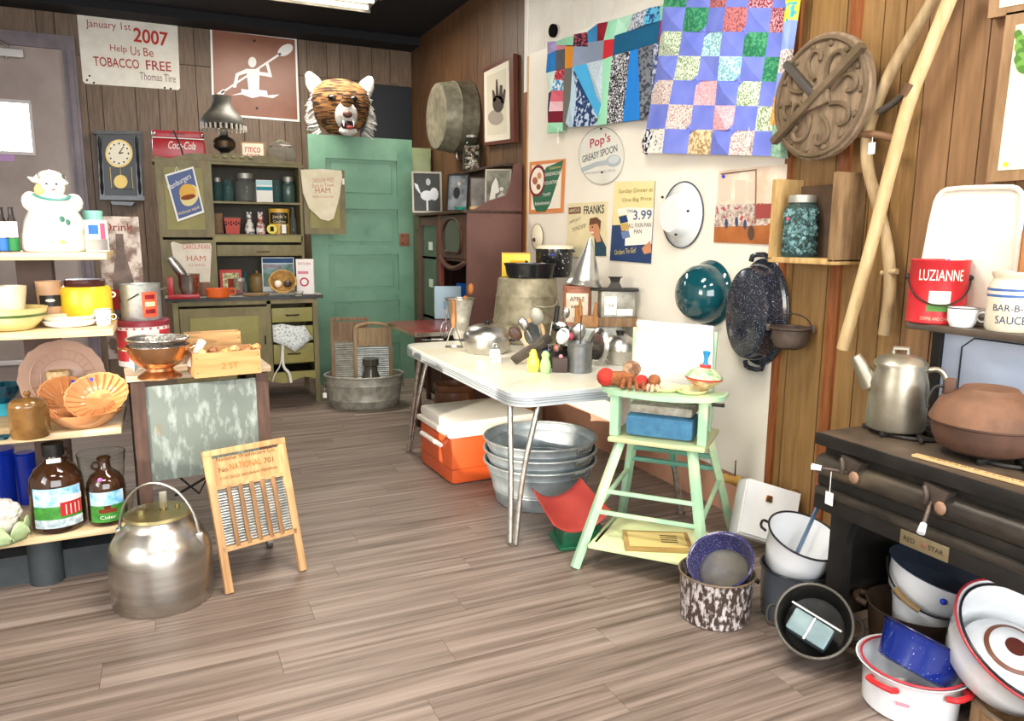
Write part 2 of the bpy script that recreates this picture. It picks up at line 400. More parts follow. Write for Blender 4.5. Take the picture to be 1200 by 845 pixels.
s_mesh(MB().box((a.x - .19, YB - .046, a.z + .015), (.42, .014, .03)).box((a.x - .19, YB - .046, b_.z - .015), (.42, .014, .03)).box((a.x + .012, YB - .046, (a.z + b_.z)/2), (.024, .014, a.z - b_.z)), 'pane_frame', mat('pane_frame', 'c9c3c4', rough=.4), dr)
c = bw(10, 185, .045); s_mesh(MB().box((c.x - .05, YB - .043, c.z), (.19, .004, .06)), 'sticker', paint('b98fc4', .5), dr)
c = bw(13, 62, .08); s_mesh(MB().box((c.x - .03, YB - .075, c.z), (.25, .07, .07), .008), 'door_closer', mat('closer_grey', 'c8c4c2', rough=.35, metal=.5), dr)
s_mesh(MB().tube([(c.x - .16, YB - .11, c.z + .12), (c.x - .02, YB - .1, c.z + .06), (c.x - .04, YB - .09, c.z - .05)], .012), 'closer_arm', STEEL, dr)
c = bw(10, 425, .06); s_mesh(MB().box((xl + .4, YB - .08, c.z), (.8, .05, .05), .01), 'push_bar', mat('closer_grey', 'c8c4c2'), dr)

# ceiling light fixtures, all but the first added out of view
for i, (fx, fy) in enumerate(FIXTURES):
    t = thing('ceiling_light', 'fluorescent ceiling light with a dented metal reflector ' + ('before the kitchen cabinet', 'added out of view over the open floor', 'added out of view near the shop windows', 'added out of view over the stove side')[i], 'ceiling light', (fx, fy, ZC), 0, 'ceiling lights')
    MB().box((0, 0, -.03), (1.25, .42, .06)).box((0, .2, -.07), (1.25, .015, .06)).box((0, -.2, -.07), (1.25, .015, .06)).build('housing', mat('fixture_metal', 'b9b6ac', '8d8a80', 7, .35, .7, bump=.3), t, smooth=False)
    for s_ in (-1, 1): MB().cyl((-.58, s_*.1, -.085), (.58, s_*.1, -.085), .018).build('tube', mat('lit_tube', 'ffffff', emit=('fff1d8', 3.0)), t)
# ================================================================ generic small builders
def F(px): return face_rz(px)
def rd(name, label, cat, px, py, z, rpx, ptop, group=None, extra=0):
    """root of a round thing standing on height z -> root, radius, height"""
    c, s = stand(px, py, z, rpx)
    R, H = rpx*s, zat(px, ptop, c) - z
    return thing(name, label, cat, (c.x, c.y, z), F(px) + extra, group), R, H
def on_y(name, lab, cat, px, pbot, ptop, rpx, Y, z, group=None):
    p = at(px, pbot, y=Y); p.z = z; s = mpp(p); return thing(name, lab, cat, p, F(px), group), rpx*s, zat(px, ptop, p) - z
def arc(parent, r, z0, z1, half, m, name='label', a=-PI/2, n=10, r2=None):
    return MB().lathe([(r, z0), (r2 or r, z1)], n, a0=a - half, a1=a + half).build(name, m, parent)
def ctext(parent, txt, r, z, half, h, m, a=-PI/2, name='lettering'):
    w = 2*half*r
    return text_mesh(txt, m, name, parent, width=w, height=h, xform=lambda u, v: (r*math.cos(a - half + u/r), r*math.sin(a - half + u/r), z + v))
def bail(parent, R, z, m, h=None, r=.003, name='bail_handle', lean=0.0, axis=0.0, drop=False):
    h = h or R
    pts = [(R*math.cos(t), math.sin(t)*lean, z + (-1 if drop else 1)*h*math.sin(t)) for t in [PI*k/16 for k in range(17)]]
    q = Matrix.Rotation(axis, 3, 'Z')
    return MB().tube([q @ Vector(p) for p in pts], r, 6).build(name, m, parent)
def price_tag(parent, loc, size=.03, string=.05, rz=0):
    x, y, z = loc
    t = MB().xf((x, y, z - string), (0, 0, rz)); t.box((0, 0, -size*.7), (size, .0015, size*1.4)).build('price_tag', LABELW, parent, smooth=False)
    MB().tube([(x, y, z), (x, y, z - string)], .0012, 5).build('tag_string', LABELW, parent)
JARP = [(.9, 0), (1, .04), (1, .68), (.93, .76), (.72, .82), (.72, .98), (.76, 1)]
def jar(name, label, px, py, z, rpx, ptop, m, lid=None, group=None, cat='jar', fill=None, prof=JARP):
    t, R, H = rd(name, label, cat, px, py, z, rpx, ptop, group)
    h = H*(.9 if lid else 1)
    MB().vessel(sc(prof, R, h), R*.08, 20).build('body', m, t)
    if fill: MB().lathe([(0, R*.1), (R*.88, R*.1), (R*.88, h*.66), (0, h*.66)], 16).build('contents', fill, t)
    if lid: MB().lathe([(0, h*.97), (R*.8, h*.9), (R*.8, H*.98), (R*.76, H), (0, H)], 18).build('lid', lid, t)
    return t, R, H
def flatbox(name, label, cat, px, py, z, wpx, ptop, dep, m, rz=None, group=None, lean=0.0):
    """box whose front bottom centre is at (px,py)"""
    p = at(px, py, z=z); s = mpp(p); H = zat(px, ptop, p) - z; W = wpx*s
    t = thing(name, label, cat, p, (lean, 0, 0) if False else (F(px) if rz is None else rz), group)
    if lean: t.rotation_euler = (-lean, 0, F(px) if rz is None else rz)
    MB().box((0, dep/2, H/2), (W, dep, H), min(W, H, dep)*.06).build('body', m, t)
    return t, W, H
BROWNGL = mat('brown_glass', '4a2c1a', '2e1a10', 5, .08, trans=.25, coat=.5)
BLUEGL = mat('cobalt_glass', '1a3fc4', rough=.05, trans=.55, ior=1.4, coat=.3)
TEALGL = mat('teal_glass', 'a3cbc9', rough=.04, trans=.92, ior=1.12)
AMBER = mat('amber_glass', '96703f', '74502a', 12, .1, trans=.45, ior=1.35, coat=.4)
ORG = mat('orange_lustre', 'e3a571', 'd18a52', 10, .15, trans=.1, coat=.6)
PINKGL = mat('pink_glass', 'e9c9b4', rough=.12, trans=.6, ior=1.25, bump=.2, scale=40)

# ================================================================ LEFT DISPLAY SHELF
SX1, SY0, SD = -0.203, 3.24, 0.46
SZ = [1.3255, 1.0335, .6415, .2335]
sh = thing('display_shelf', 'wooden display shelf with four pine boards on a brown square post', 'shelf', (-.62, SY0 + .25, 0))
SHM = mat('shelf_board', 'dcc6a0', 'c9ad7c', 7, .5, stretch=(.6, 6, 6), bump=.05)
for z in SZ: MB().box((SX1 + .62 - .52, -.25 + SD/2, z - .0155), (1.04, SD, .028), .006).build('shelf_board', SHM, sh)
PO = mat('post_brown', '5f4a40', '4c3a31', 5, .6)
pc = at(57, 470, y=SY0 + .4)
MB().box((pc.x + .62, .16, .655), (.125, .1, 1.31)).build('post', PO, sh, smooth=False)
MB().box((-.4, .16, .655), (.125, .1, 1.31)).build('post', PO, sh, smooth=False)
MB().box((-.12, .02, .06), (.9, .3, .12)).build('base', mat('base_slate', '3f4548', '2f3436', 6, .6), sh, smooth=False)
MB().cyl((.1, -.13, 0), (.1, -.13, .2), .062).build('foot', mat('base_slate', '3f4548'), sh)
MB().box((.3, .0, .19), (.2, .3, .025)).build('cross_rail', paint('8fb4d6', .5), sh, smooth=False)

# --- top shelf
for px, c, lab in ((5, '2b6cd0', 'dark bottle with white label over a blue base band on the top shelf'), (17, '1f7a3c', 'dark bottle with white label over a green base band on the top shelf')):
    t, R, H = on_y('bottle', lab, 'bottle', px, 293, 243, 5.7, 3.40, SZ[0])
    MB().lathe(sc([(0, 0), (.95, 0), (1, .03), (1, .62), (.5, .8), (.45, .97), (.5, 1), (0, 1)], R, H), 18).build('body', mat('dark_bottle', '2a2422', rough=.25), t)
    arc(t, R*1.02, H*.02, H*.3, 1.3, paint(c, .5), 'base_band'); arc(t, R*1.02, H*.32, H*.68, 1.1, paper('f2efe8'))
# cookie jar lady
t, R, H = on_y('cookie_jar', 'white ceramic cookie jar shaped as a bonneted lady in an apron', 'cookie jar', 67, 293, 201, 34.5, 3.43, SZ[0])
WC = mat('white_ceramic', 'f4f2ea', 'ece8dc', 4, .18, coat=.5)
MB().lathe(sc([(0, 0), (.93, 0), (1, .04), (.97, .2), (.86, .38), (.74, .48), (.70, .52), (.70, .53), (0, .53)], R, H), 40, wob=lambda a, z: 1 + (.025*math.cos(14*a) if z < H*.5 else 0)).build('skirt', WC, t)
lid = MB().lathe(sc([(0, .53), (.73, .53), (.72, .58), (.62, .66), (.42, .71), (.30, .73), (0, .73)], R, H), 32).ball((-.62*R, -.1*R, .62*H), .28*R, 12, 1.2).ball((.62*R, -.1*R, .61*H), .28*R, 12, 1.15).build('bodice_lid', WC, t)
MB().ball((.03*R, -.05*R, .83*H), .40*R, 18, 1.12).build('head', mat('skin_ceramic', 'f5e9dc', rough=.25, coat=.4), t)
MB().lathe(sc([(.44, .80), (.47, .86), (.42, .95), (.25, .995), (0, 1.0)], R, H), 24, a0=-.35, a1=PI + .35, c=(.02*R, -.02*R, 0)).ball((.0, -.1*R, .945*H), .36*R, 14, .5).tube([(-.36*R, -.25*R, .89*H), (-.5*R, -.2*R, .88*H), (-.64*R, -.2*R, .915*H)], [.16*R, .09*R, .02*R], 8).tube([(.36*R, -.25*R, .86*H), (.44*R, -.2*R, .855*H), (.5*R, -.2*R, .86*H)], [.12*R, .07*R, .03*R], 8).build('bonnet', WC, t)
for x, w in ((-.13, 1), (.15, 1)): MB().ball((x*R, -.43*R, .835*H), .045*R, 8, .7).build('eye', paint('4a3b36', .4), t)
MB().ball((.06*R, -.45*R, .805*H), .05*R, 8).build('nose', mat('skin_ceramic', 'f5e9dc'), t)
MB().ball((.05*R, -.425*R, .765*H), .06*R, 8, .45).build('mouth', paint('b4574d', .4), t)
MB().ball((-.36*R, -.25*R, .76*H), .14*R, 10, 1.4).build('hair', paint('e3c77e', .4), t)
MB().tube([(-.52*R, -.42*R, .70*H), (-.3*R, -.62*R, .655*H), (.1*R, -.68*R, .635*H), (.45*R, -.52*R, .66*H), (.5*R, -.4*R, .69*H)], .07*R, 8, smooth=2, flat=.6).build('collar', paint('4f9a94', .35), t)
for a, z in ((.25, .40), (.45, .36)): MB().ball((.93*R*math.sin(a)*.9, -.84*R*math.cos(a), z*H), .09*R, 8, 1.3).build('leaf_decoration', paint('3f7a66', .4), t)
MB().ball((.15*R, -.95*R, .12*H), .1*R, 10, .9).build('flower_decoration', paint('ead46a', .4), t)
# canisters beside
t, R, H = on_y('canister', 'round paper canister with blue and pink print beside the cookie jar', 'canister', 115, 293, 258, 12, 3.34, SZ[0])
MB().lathe(sc([(0, 0), (1, 0), (1, 1), (.9, 1), (0, .98)], R, H), 24).build('body', paper('dfe4dc'), t)
arc(t, R*1.01, H*.55, H*.85, .45, paper('3c70c8'), 'blue_print', -PI/2 - .3); arc(t, R*1.01, H*.4, H*.9, .25, paper('d65f7c'), 'pink_print', -PI/2 + .55); arc(t, R*1.01, H*.04, H*.4, 1.0, paper('8d8a86'), 'grey_print')
t, R, H = on_y('tin', 'small pale teal tin standing behind the printed canister', 'tin', 112, 290, 247, 10, 3.56, SZ[0])
MB().lathe(sc([(0, 0), (1, 0), (1, .9), (1.03, .9), (1.03, 1), (0, 1)], R, H), 20).build('body', paint('8fd0bf', .4), t)
# --- second shelf
YEL = mat('yellow_ware', 'f1e0a0', 'e6cf84', 4, .25, coat=.4)
t, R, H = rd('mixing_bowl', 'large yellow ware mixing bowl with a green band', 'bowl', 14, 390, SZ[1], 38, 360)
MB().vessel(sc([(.5, 0), (.6, .02), (.85, .4), (.97, .75), (1, .95), (1.03, 1)], R, H), .006, 32).build('body', YEL, t)
MB().lathe(sc([(.945, .62), (.965, .68), (.985, .74)], R*1.01, H), 32).build('green_band', paint('4d6b3c', .3), t)
t2, R2, H2 = rd('mixing_bowl', 'small cream mixing bowl nested inside the large yellow bowl', 'bowl', 29, 378, SZ[1] + .012, 20, 337)
MB().vessel(sc([(.55, 0), (.8, .3), (.98, .8), (1.03, 1)], R2, H2), .005, 28).build('body', CREAM, t2)
t2.location = t.location + Vector((.0, .02, .03)); t2.scale = (.85, .85, 1)
t, R, H = on_y('canister', 'tan stoneware canister with a black oval label', 'canister', 61, 374, 329, 13.5, 3.50, SZ[1])
MB().lathe(sc([(0, 0), (.88, 0), (.92, .05), (1, .95), (1, 1), (.9, 1), (.85, .9), (0, .9)], R, H), 24).build('body', mat('tan_ware', 'd8b28c', 'c99f78', 5, .5), t)
arc(t, R*.99, H*.42, H*.68, .9, paint('22201e', .4)); MB().ball((0, -R*.97, H*.56), R*.36, 12, .4, 1, .15).build('label_oval', paper('efeadb'), t)
t, R, H = on_y('jar', 'bright yellow lidded jar with a dark brown lid', 'jar', 103, 374, 327, 27, 3.52, SZ[1])
MB().lathe(sc([(0, 0), (.96, 0), (1, .04), (1, .76), (.92, .84), (0, .84)], R, H), 28).build('body', mat('yellow_tin', 'f3cf3a', 'ecc22c', 4, .3), t)
MB().lathe(sc([(0, .82), (.74, .82), (.78, .86), (.78, .97), (.72, 1), (0, 1)], R, H), 28).build('lid', paint('4a2420', .3), t)
MB().ring((R*1.02, 0, H*.62), R*.1, .004, (0, 1, 0), 14).build('side_loop', CREAM, t)
for i, lab in enumerate(('white oval dish, lower of two stacked beside the tiny mug', 'white oval dish, upper of two stacked beside the tiny mug')):
    t, R, H = rd('serving_dish', lab, 'dish', 83, 385, SZ[1], 29, 374)
    t.location.z += i*.0175
    MB().vessel(sc([(.75, 0), (.9, .3), (1, 1)], R, .026), .005, 28, sx=1, sy=.8).build('body', CREAM if i else WENAM, t)
t, R, H = rd('mug', 'tiny white mug with blue lettering at the end of the shelf', 'mug', 122, 382, SZ[1], 9, 362)
MB().vessel(sc([(.75, 0), (.85, .1), (1, .9), (1, 1)], R, H), .003, 20).build('body', WENAM, t); MB().ring((0, 0, H), R, .002, n=20, m=6).build('rim', paint('b99548', .3), t)
ctext(t, 'TEXAS', R*1.01, H*.35, .6, H*.3, paper('5470b8')); MB().ring((R*1.15, 0, H*.5), R*.35, .002, (0, 1, 0), 12, 6).build('handle', WENAM, t)
t, R, H = rd('pan', 'dark brown pan with a flat handle behind the yellow bowls', 'pan', 25, 352, SZ[1], 26, 322)
t.location = Vector((-.74, 3.52, SZ[1]))
MB().vessel(sc([(.8, 0), (1, 1)], R*.9, H*.8), .004, 24).build('body', mat('brown_enamel', '3c2a22', rough=.3), t)
MB().box((-R*1.5, 0, H*.75), (R*1.3, .02, .006)).build('handle', mat('brown_enamel', '3c2a22'), t)
# --- third shelf
t, R, H = rd('cake_plate', 'clear pink pressed glass plate standing on edge', 'plate', 77, 478, SZ[2], 4, 420)
t.location = Vector((at(77, 478, y=3.55).x, 3.555, SZ[2])); RR = 44*mpp(t.location); t.rotation_euler = (PI/2 - .18, 0, F(77)); t.location.z += RR*.98
MB().lathe([(0, 0), (RR*.62, 0), (RR*.72, .01), (RR, .024), (RR, .029), (RR*.72, .016), (RR*.6, .006), (0, .006)], 40, wob=lambda a, z: 1 + (.02*math.cos(24*a) if z > .01 else 0)).build('plate', PINKGL, t)
MB().ring((0, 0, .02), RR*.74, .003, n=36).ring((0, 0, .012), RR*.5, .002, n=30).build('pressed_rings', PINKGL, t)
for k in range(24):
    a = 2*PI*k/24; MB().tube([(RR*.54*math.cos(a), RR*.54*math.sin(a), .012), (RR*.72*math.cos(a), RR*.72*math.sin(a), .018)], .0022, 5).build('pressed_rib', PINKGL, t)
t, R, H = on_y('candle', 'speckled beige pillar candle in front of the shelf post', 'candle', 71, 466, 434, 12, 3.515, SZ[2])
MB().lathe(sc([(0, 0), (1, 0), (1, .97), (.9, 1), (0, .98)], R, H), 24).build('wax', mat('speckle_wax', 'd9c79a', 'b98f58', 60, .6), t)
def carnival(px, py, rpx, lab, rot, lift=0, dy=0):
    c, s = stand(px, py, SZ[2], rpx*.6); R = rpx*s
    t = thing('carnival_bowl', lab, 'bowl', c + Vector((0, dy, lift + .001)), rot)
    MB().vessel(sc([(.42, 0), (.5, .05), (.75, .45), (.95, .85), (1, 1)], R, R*.45), .005, 40, sy=.82, wob=lambda a, z: 1 + .018*math.cos(20*a)*(z/(R*.45))).build('bowl', ORG, t)
    for k in range(20):
        a = 2*PI*(k + .5)/20; MB().tube([(R*q*math.cos(a), R*.82*q*math.sin(a), R*.45*w + .004) for q, w in ((.44, .06), (.72, .5), (.92, .93))], .003, 5).build('rib', ORG, t)
    MB().ball((0, R*.78*.8, R*.42), .008, 8, .4).build('price_dot', BLUEDOT, t)
    return t
carnival(100, 505, 41, 'orange ribbed glass bowl lying level on the third shelf', F(95))
carnival(82, 497, 33, 'orange ribbed glass bowl tipped up behind the level one', (.8, .25, F(80)), .07, .02)
carnival(118, 500, 34, 'orange ribbed glass bowl propped steeply on its side against the others', (.95, -.25, F(120)), .088, .03)
t, R, H = on_y('butter_dish', 'small white glass butter dish with a knob behind the orange bowls', 'dish', 103, 474, 450, 11, 3.44, SZ[2])
MB().lathe(sc([(0, 0), (1, 0), (1, .5), (.8, .6), (.2, .65), (.15, .75), (.25, .9), (0, 1)], R, H), 22).build('body', WENAM, t)
t, R, H = rd('candy_jar', 'square amber glass jar with a domed lid and knob', 'jar', 37, 516, SZ[2], 20, 457)
MB().vessel(sc([(.93, 0), (1, .05), (1, .68)], R, H), .005, 24, wob=lambda a, z: 1 + .03*math.cos(4*a)).build('body', AMBER, t)
l = MB().lathe(sc([(1.02, .68), (1.02, .72), (.85, .8), (.3, .84), (.12, .86), (.12, .88), (.22, .93), (.12, .99), (0, 1)], R, H), 24).build('lid', AMBER, t)
t, R, H = rd('ruffled_dish', 'deep blue ruffled glass dish on a turquoise stand', 'dish', 6, 488, SZ[2], 20, 450)
MB().vessel(sc([(.3, .35), (.4, .4), (.8, .7), (1, 1)], R, H), .005, 40, wob=lambda a, z: 1 + (.08*math.cos(9*a) if z > H*.6 else 0)).build('bowl', mat('petrol_glass', '12606f', '0d3c58', 8, .06, trans=.3, coat=.5), t)
MB().lathe(sc([(0, 0), (.9, 0), (.8, .1), (.5, .3), (.3, .38), (0, .38)], R, H), 28).build('stand', mat('turquoise_glass', '48b8cc', rough=.1, trans=.3), t)
t, R, H = rd('saucer', 'small blue rimmed saucer near the amber jar', 'saucer', 3, 517, SZ[2], 9, 508)
MB().vessel(sc([(.6, 0), (1, 1)], R, .012), .003, 24).build('plate', mat('petrol_glass', '12606f'), t)
# --- bottom shelf
def jug(px, py, rpx, ptop, lab, big):
    t, R, H = rd('glass_jug', lab, 'jug', px, py, SZ[3], rpx, ptop)
    prof = [(0, 0), (.9, 0), (1, .04), (1, .52), (.95, .62), (.75, .72), (.42, .79), (.32, .83), (.3, .95)]
    MB().lathe(sc(prof + [(.3, .95), (0, .95)], R, H), 30).build('body', BROWNGL, t)
    if big:
        MB().lathe(sc([(0, .88), (.4, .86), (.4, 1), (0, 1)], R, H), 20).build('cap', paint('161616', .4), t)
        MB().box((0, -R*.42, H*.82), (R*.5, .004, H*.05)).build('price_sticker', LABELW, t, smooth=False)
    else:
        MB().lathe(sc([(.36, .95), (.36, .98), (.2, 1), (0, 1)], R, H), 20).build('mouth_ring', BROWNGL, t)
        MB().ball((-R*.25, -R*.8, H*.70), R*.13, 10, 1, 1, .4).build('price_dot', paint('c86fc0', .5), t)
    MB().ring((-R*.42 if not big else R*.4, 0, H*.86), R*.2, R*.07, (0, 1, 0), 16).build('finger_loop', BROWNGL, t)
    z0, z1 = (.08, .54) if big else (.07, .52)
    lb = arc(t, R*1.012, H*z0, H*z1, .95, mat('label_sky_cloud', '5fb4de', 'd8eaf2', 30, .4), 'label', n=16)
    arc(t, R*1.02, H*z0, H*(z0 + .25), .95, mat('label_meadow', '4c9a3c', '2f6f2c', 40, .4), 'label_meadow', n=16)
    if big:
        arc(t, R*1.028, H*z0, H*(z0 + .10), .95, mat('label_snow', 'dfe6ea', '8aa0a8', 40, .5), 'label_path', n=16)
        arc(t, R*1.03, H*(z0 + .13), H*(z0 + .29), .42, paper('b02a2a'), 'label_barn', -PI/2 + .5); arc(t, R*1.03, H*(z0 + .29), H*(z0 + .36), .47, paper('d8d8d8'), 'label_barn_roof', -PI/2 + .5)
        for k in range(4): arc(t, R*1.034, H*(z0 + .14), H*(z0 + .26), .02, paper('e9c8c0'), 'label_barn_post', -PI/2 + .28 + k*.17, 2)
    else:
        arc(t, R*1.03, H*(z0 + .14), H*(z0 + .2), .45, paper('7a3420'), 'label_house', -PI/2); arc(t, R*1.034, H*(z0 + .2), H*(z0 + .25), .16, paper('5d2a1c'), 'label_gable', -PI/2)
        ctext(t, 'Cider', R*1.035, H*(z0 + .05), .4, H*.05, paper('e8f0d8'))
    return t
jug(71, 626, 28, 518, 'large brown glass jug with black cap and a red barn label', True)
jug(128, 617, 20.5, 533, 'small brown glass jug with finger loop and green farm label', False)
t, R, H = rd('glass_bowl', 'clear glass bowl behind the small brown jug', 'bowl', 122, 606, SZ[3], 26, 532)
t.location = t.location + Vector((.0, .08, 0)); MB().vessel(sc([(.6, 0), (.66, .05), (.9, .6), (1, 1)], R, H*.95), .004, 28).build('body', GLASS, t)
t, R, H = rd('blue_canister', 'cobalt blue glass canister, the squat one with a flat lid', 'canister', 4, 596, SZ[3], 16, 525)
MB().lathe(sc([(0, 0), (1, 0), (1, .92), (1.05, .93), (1.05, 1), (0, 1)], R, H), 24).build('body', BLUEGL, t)
t, R, H = rd('blue_canister', 'cobalt blue glass canister, the slim one beside the large brown jug', 'canister', 35, 592, SZ[3], 11, 529)
MB().lathe(sc([(0, 0), (.9, 0), (1, .9), (1.05, .92), (1.05, .97), (.9, 1), (0, 1)], R, H), 24).build('body', BLUEGL, t)
c, s = stand(20, 640, SZ[3], 22)
t = thing('cauliflower_dish', 'white ceramic cauliflower dish with pale green leaves', 'dish', (c.x - .055, c.y + .01, SZ[3]), F(20))
rr = random.Random(3); g = MB()
for k in range(34):
    a, e = rr.random()*2*PI, rr.random()*1.3; r0 = .062
    g.ball((r0*math.cos(a)*math.cos(e), r0*math.sin(a)*math.cos(e)*.9, .085 + r0*math.sin(e)*1.0), .02 + rr.random()*.008, 8)
g.ball((0, 0, .085), .066, 14).build('florets', mat('matt_white', 'ece6dc', 'd9d0c2', 30, .45, bump=.3), t)
for k in range(8):
    a = 2*PI*k/8
    MB().grid(lambda u, v: ((.075 - .012*math.cos(PI*u))*math.cos(a + (u-.5)*.85) * (1 + .25*math.sin(v*2)), (.075)*math.sin(a + (u-.5)*.85)*(1 + .25*math.sin(v*2)), .002 + .085*v*(1 - .9*(2*u-1)**2*v)), 6, 5).build('leaf', mat('pale_leaf', 'c3d6a8', 'a3bd86', 20, .4), t, solid=.003)

# ================================================================ WASHSTAND with its load
WZ = .8365
ws = thing('wash_stand', 'old galvanised panelled stand with dark wooden posts and casters', 'stand', (-.16, 3.27, 0), math.radians(4))
WSW, WSD = .53, .53
WPOST = mat('post_weathered', '5b4338', '43312a', 8, .75, stretch=(5, 5, .7), bump=.2)
for x in (.025, WSW - .025):
    for y in (.025, WSD - .025):
        l = MB().box((x, y, (WZ - .03)/2 + .05), (.05, .05, WZ - .13)).build('leg', WPOST, ws, smooth=False)
        MB().cyl((x - .012, y, .028), (x + .012, y, .028), .028).cyl((x, y, .05), (x, y, .09), .012).build('caster', mat('caster', '6b6560', rough=.4, metal=.6), l)
PANEL = mat('peeled_zinc', '727b74', 'a9b3ad', 16, .55, .25, stretch=(2, 2, .7), lo=.52, hi=.74, bump=.1, c3='8a6a3c', lo3=.66, hi3=.72, scale3=2.2)
MB().box((WSW/2, .012, WZ - .04 - .21), (WSW - .08, .012, .40), .004).build('front_panel', PANEL, ws)
for x in (.012, WSW - .012): MB().box((x, WSD/2, WZ - .04 - .21), (.012, WSD - .1, .4)).build('side_panel', PANEL, ws, smooth=False)
MB().box((WSW/2, WSD/2, WZ - .435), (WSW - .06, WSD - .06, .012)).build('bottom_panel', PANEL, ws, smooth=False)
TOPW = mat('worn_top', 'b29878', 'd6cdb8', 9, .6, stretch=(.7, 6, 6), lo=.4, hi=.7, bump=.1)
for k in range(3): MB().box((WSW/2, WSD*(k + .5)/3, WZ - .0145), (WSW + .03, WSD/3 - .002, .025), .004).build('top_plank', TOPW, ws)
MB().tube([(.1, .3, WZ - .45), (.25, .28, WZ - .62), (.35, .3, WZ - .45)], .006).tube([(.15, .3, WZ - .62), (.4, .3, WZ - .5)], .006).build('brace', IRON, ws)
t, R, H = rd('coffee_tin', 'large white and red coffee drum with a maroon lid', 'tin', 171, 430, WZ, 28, 374)
MB().lathe(sc([(0, 0), (1, 0), (1, .93), (0, .93)], R, H), 30).build('body', paint('e8e0d8', .35), t)
MB().lathe(sc([(0, .88), (1.04, .88), (1.04, .98), (1, 1), (0, 1)], R, H), 30).build('lid', paint('7c2532', .35), t)
arc(t, R*1.01, H*.12, H*.8, .38, paint('b52f36', .4), 'red_panel', -PI/2 - 1.0); arc(t, R*1.01, H*.12, H*.8, .38, paint('b52f36', .4), 'red_panel', -PI/2 + 1.0); arc(t, R*1.01, H*.2, H*.65, .3, mat('drum_print', 'cdb8a8', '8a5a50', 30, .6), 'drum_print')
for k in range(9): MB().ball((R*1.0*math.cos(-PI + .3*k + .35), R*math.sin(-PI + .3*k + .35), H*.84), R*.05, 6).build('red_spot', paint('b52f36', .4), t)
COF = t; cofH = H
t, R, H = rd('pail', 'grey metal pail with an orange red label on the coffee drum', 'pail', 168, 374, WZ + cofH, 21, 331)
t.location = (COF.location.x, COF.location.y, WZ + cofH)
MB().vessel(sc([(.96, 0), (1, .03), (1, .96), (1.03, 1)], R, H), .003, 28).build('body', GALV, t); arc(t, R*1.015, H*.1, H*.8, .4, paper('d9583e'), a=-PI/2 + .45)
for k in range(3): arc(t, R*1.03, H*(.2 + .2*k), H*(.32 + .2*k), .26, paper('f0cf9a' if k % 2 else '7a1f22'), 'label_print', -PI/2 + .45, 5)
MB().tube([(-R, 0, H*.7), (-R*.95, -R*.3, H*.45), (-R*.5, -R*.92, H*.62), (-R*.1, -R*1.03, H*.75)], .003, 6, smooth=2).build('wire_handle', IRON, t)
t, R, H = rd('sign_board', 'narrow rusted sign with a painted bottle standing on the wash stand', 'sign', 149, 400, WZ, 3, 254)
t.location = Vector((at(151, 412, y=3.755).x, 3.755, WZ + .001)); W = .165; H = zat(146, 254, t.location) - WZ; t.rotation_euler = (-.02, -.0, F(147) + .1)
MB().box((0, 0, H/2), (W, .006, H)).build('plate', mat('flaked_white', 'b9ada4', '6e5a50', 22, .7, lo=.42, hi=.6), t, smooth=False)
MB().prism([(x*W, z*H) for x, z in ((-.24, .03), (.24, .03), (.27, .3), (.22, .42), (.26, .55), (.1, .75), (.09, .88), (-.09, .88), (-.1, .75), (-.26, .55), (-.22, .42), (-.27, .3))], -.005, -.003).build('bottle_print', mat('bottle_print', '4b3f3b', '6e5d54', 12, .7), t, smooth=False)
text_mesh('Drink', paper('7a2a28'), 'lettering', t, width=W*.7, loc=(-.36*W, -.0055, H*.9)); MB().box((-.18*W, -.006, H*.42), (W*.28, .002, H*.14)).build('red_patch', paper('8c2b2a'), t, smooth=False)
# copper footed colander with a sieve in it
COP = mat('copper', 'dcae84', 'c4926a', 9, .28, 1.0, rvar=.1)
t, R, H = rd('copper_bowl', 'footed hammered copper bowl with two side handles', 'bowl', 188, 446, WZ, 24, 404)
k = 34/24
MB().vessel(sc([(1, 0), (1, .05), (.8, .14), (.62, .22), (.62, .3), (.9, .38), (1.25, .62), (k, .9), (k*1.03, 1)], R, H), .004, 36).build('bowl', COP, t)
for s_ in (-1, 1): MB().tube([(s_*R*k*.98, -.02, H*.86), (s_*R*(k + .3), -.015, H*.95), (s_*R*(k + .3), .015, H*.95), (s_*R*k*.98, .02, H*.86)], .004, 6, smooth=1).build('handle', COP, t)
cb = t; cbH = H
t = thing('sieve', 'steel wire sieve sitting in the copper bowl', 'sieve', cb.location + Vector((0, 0, cbH*.72)), F(188))
r = 33*mpp(cb.location); hh = .062
MB().vessel(sc([(.55, 0), (.8, .25), (.97, .9), (1, 1)], r, hh), .0025, 32).build('mesh_bowl', mat('wire_mesh', '9b9a96', '5d5c58', 90, .4, .8, bump=.4), t); MB().ring((0, 0, hh), r, .005, n=32).ring((0, 0, hh*.55), r*.9, .0025, n=32).build('rim', STEEL, t)
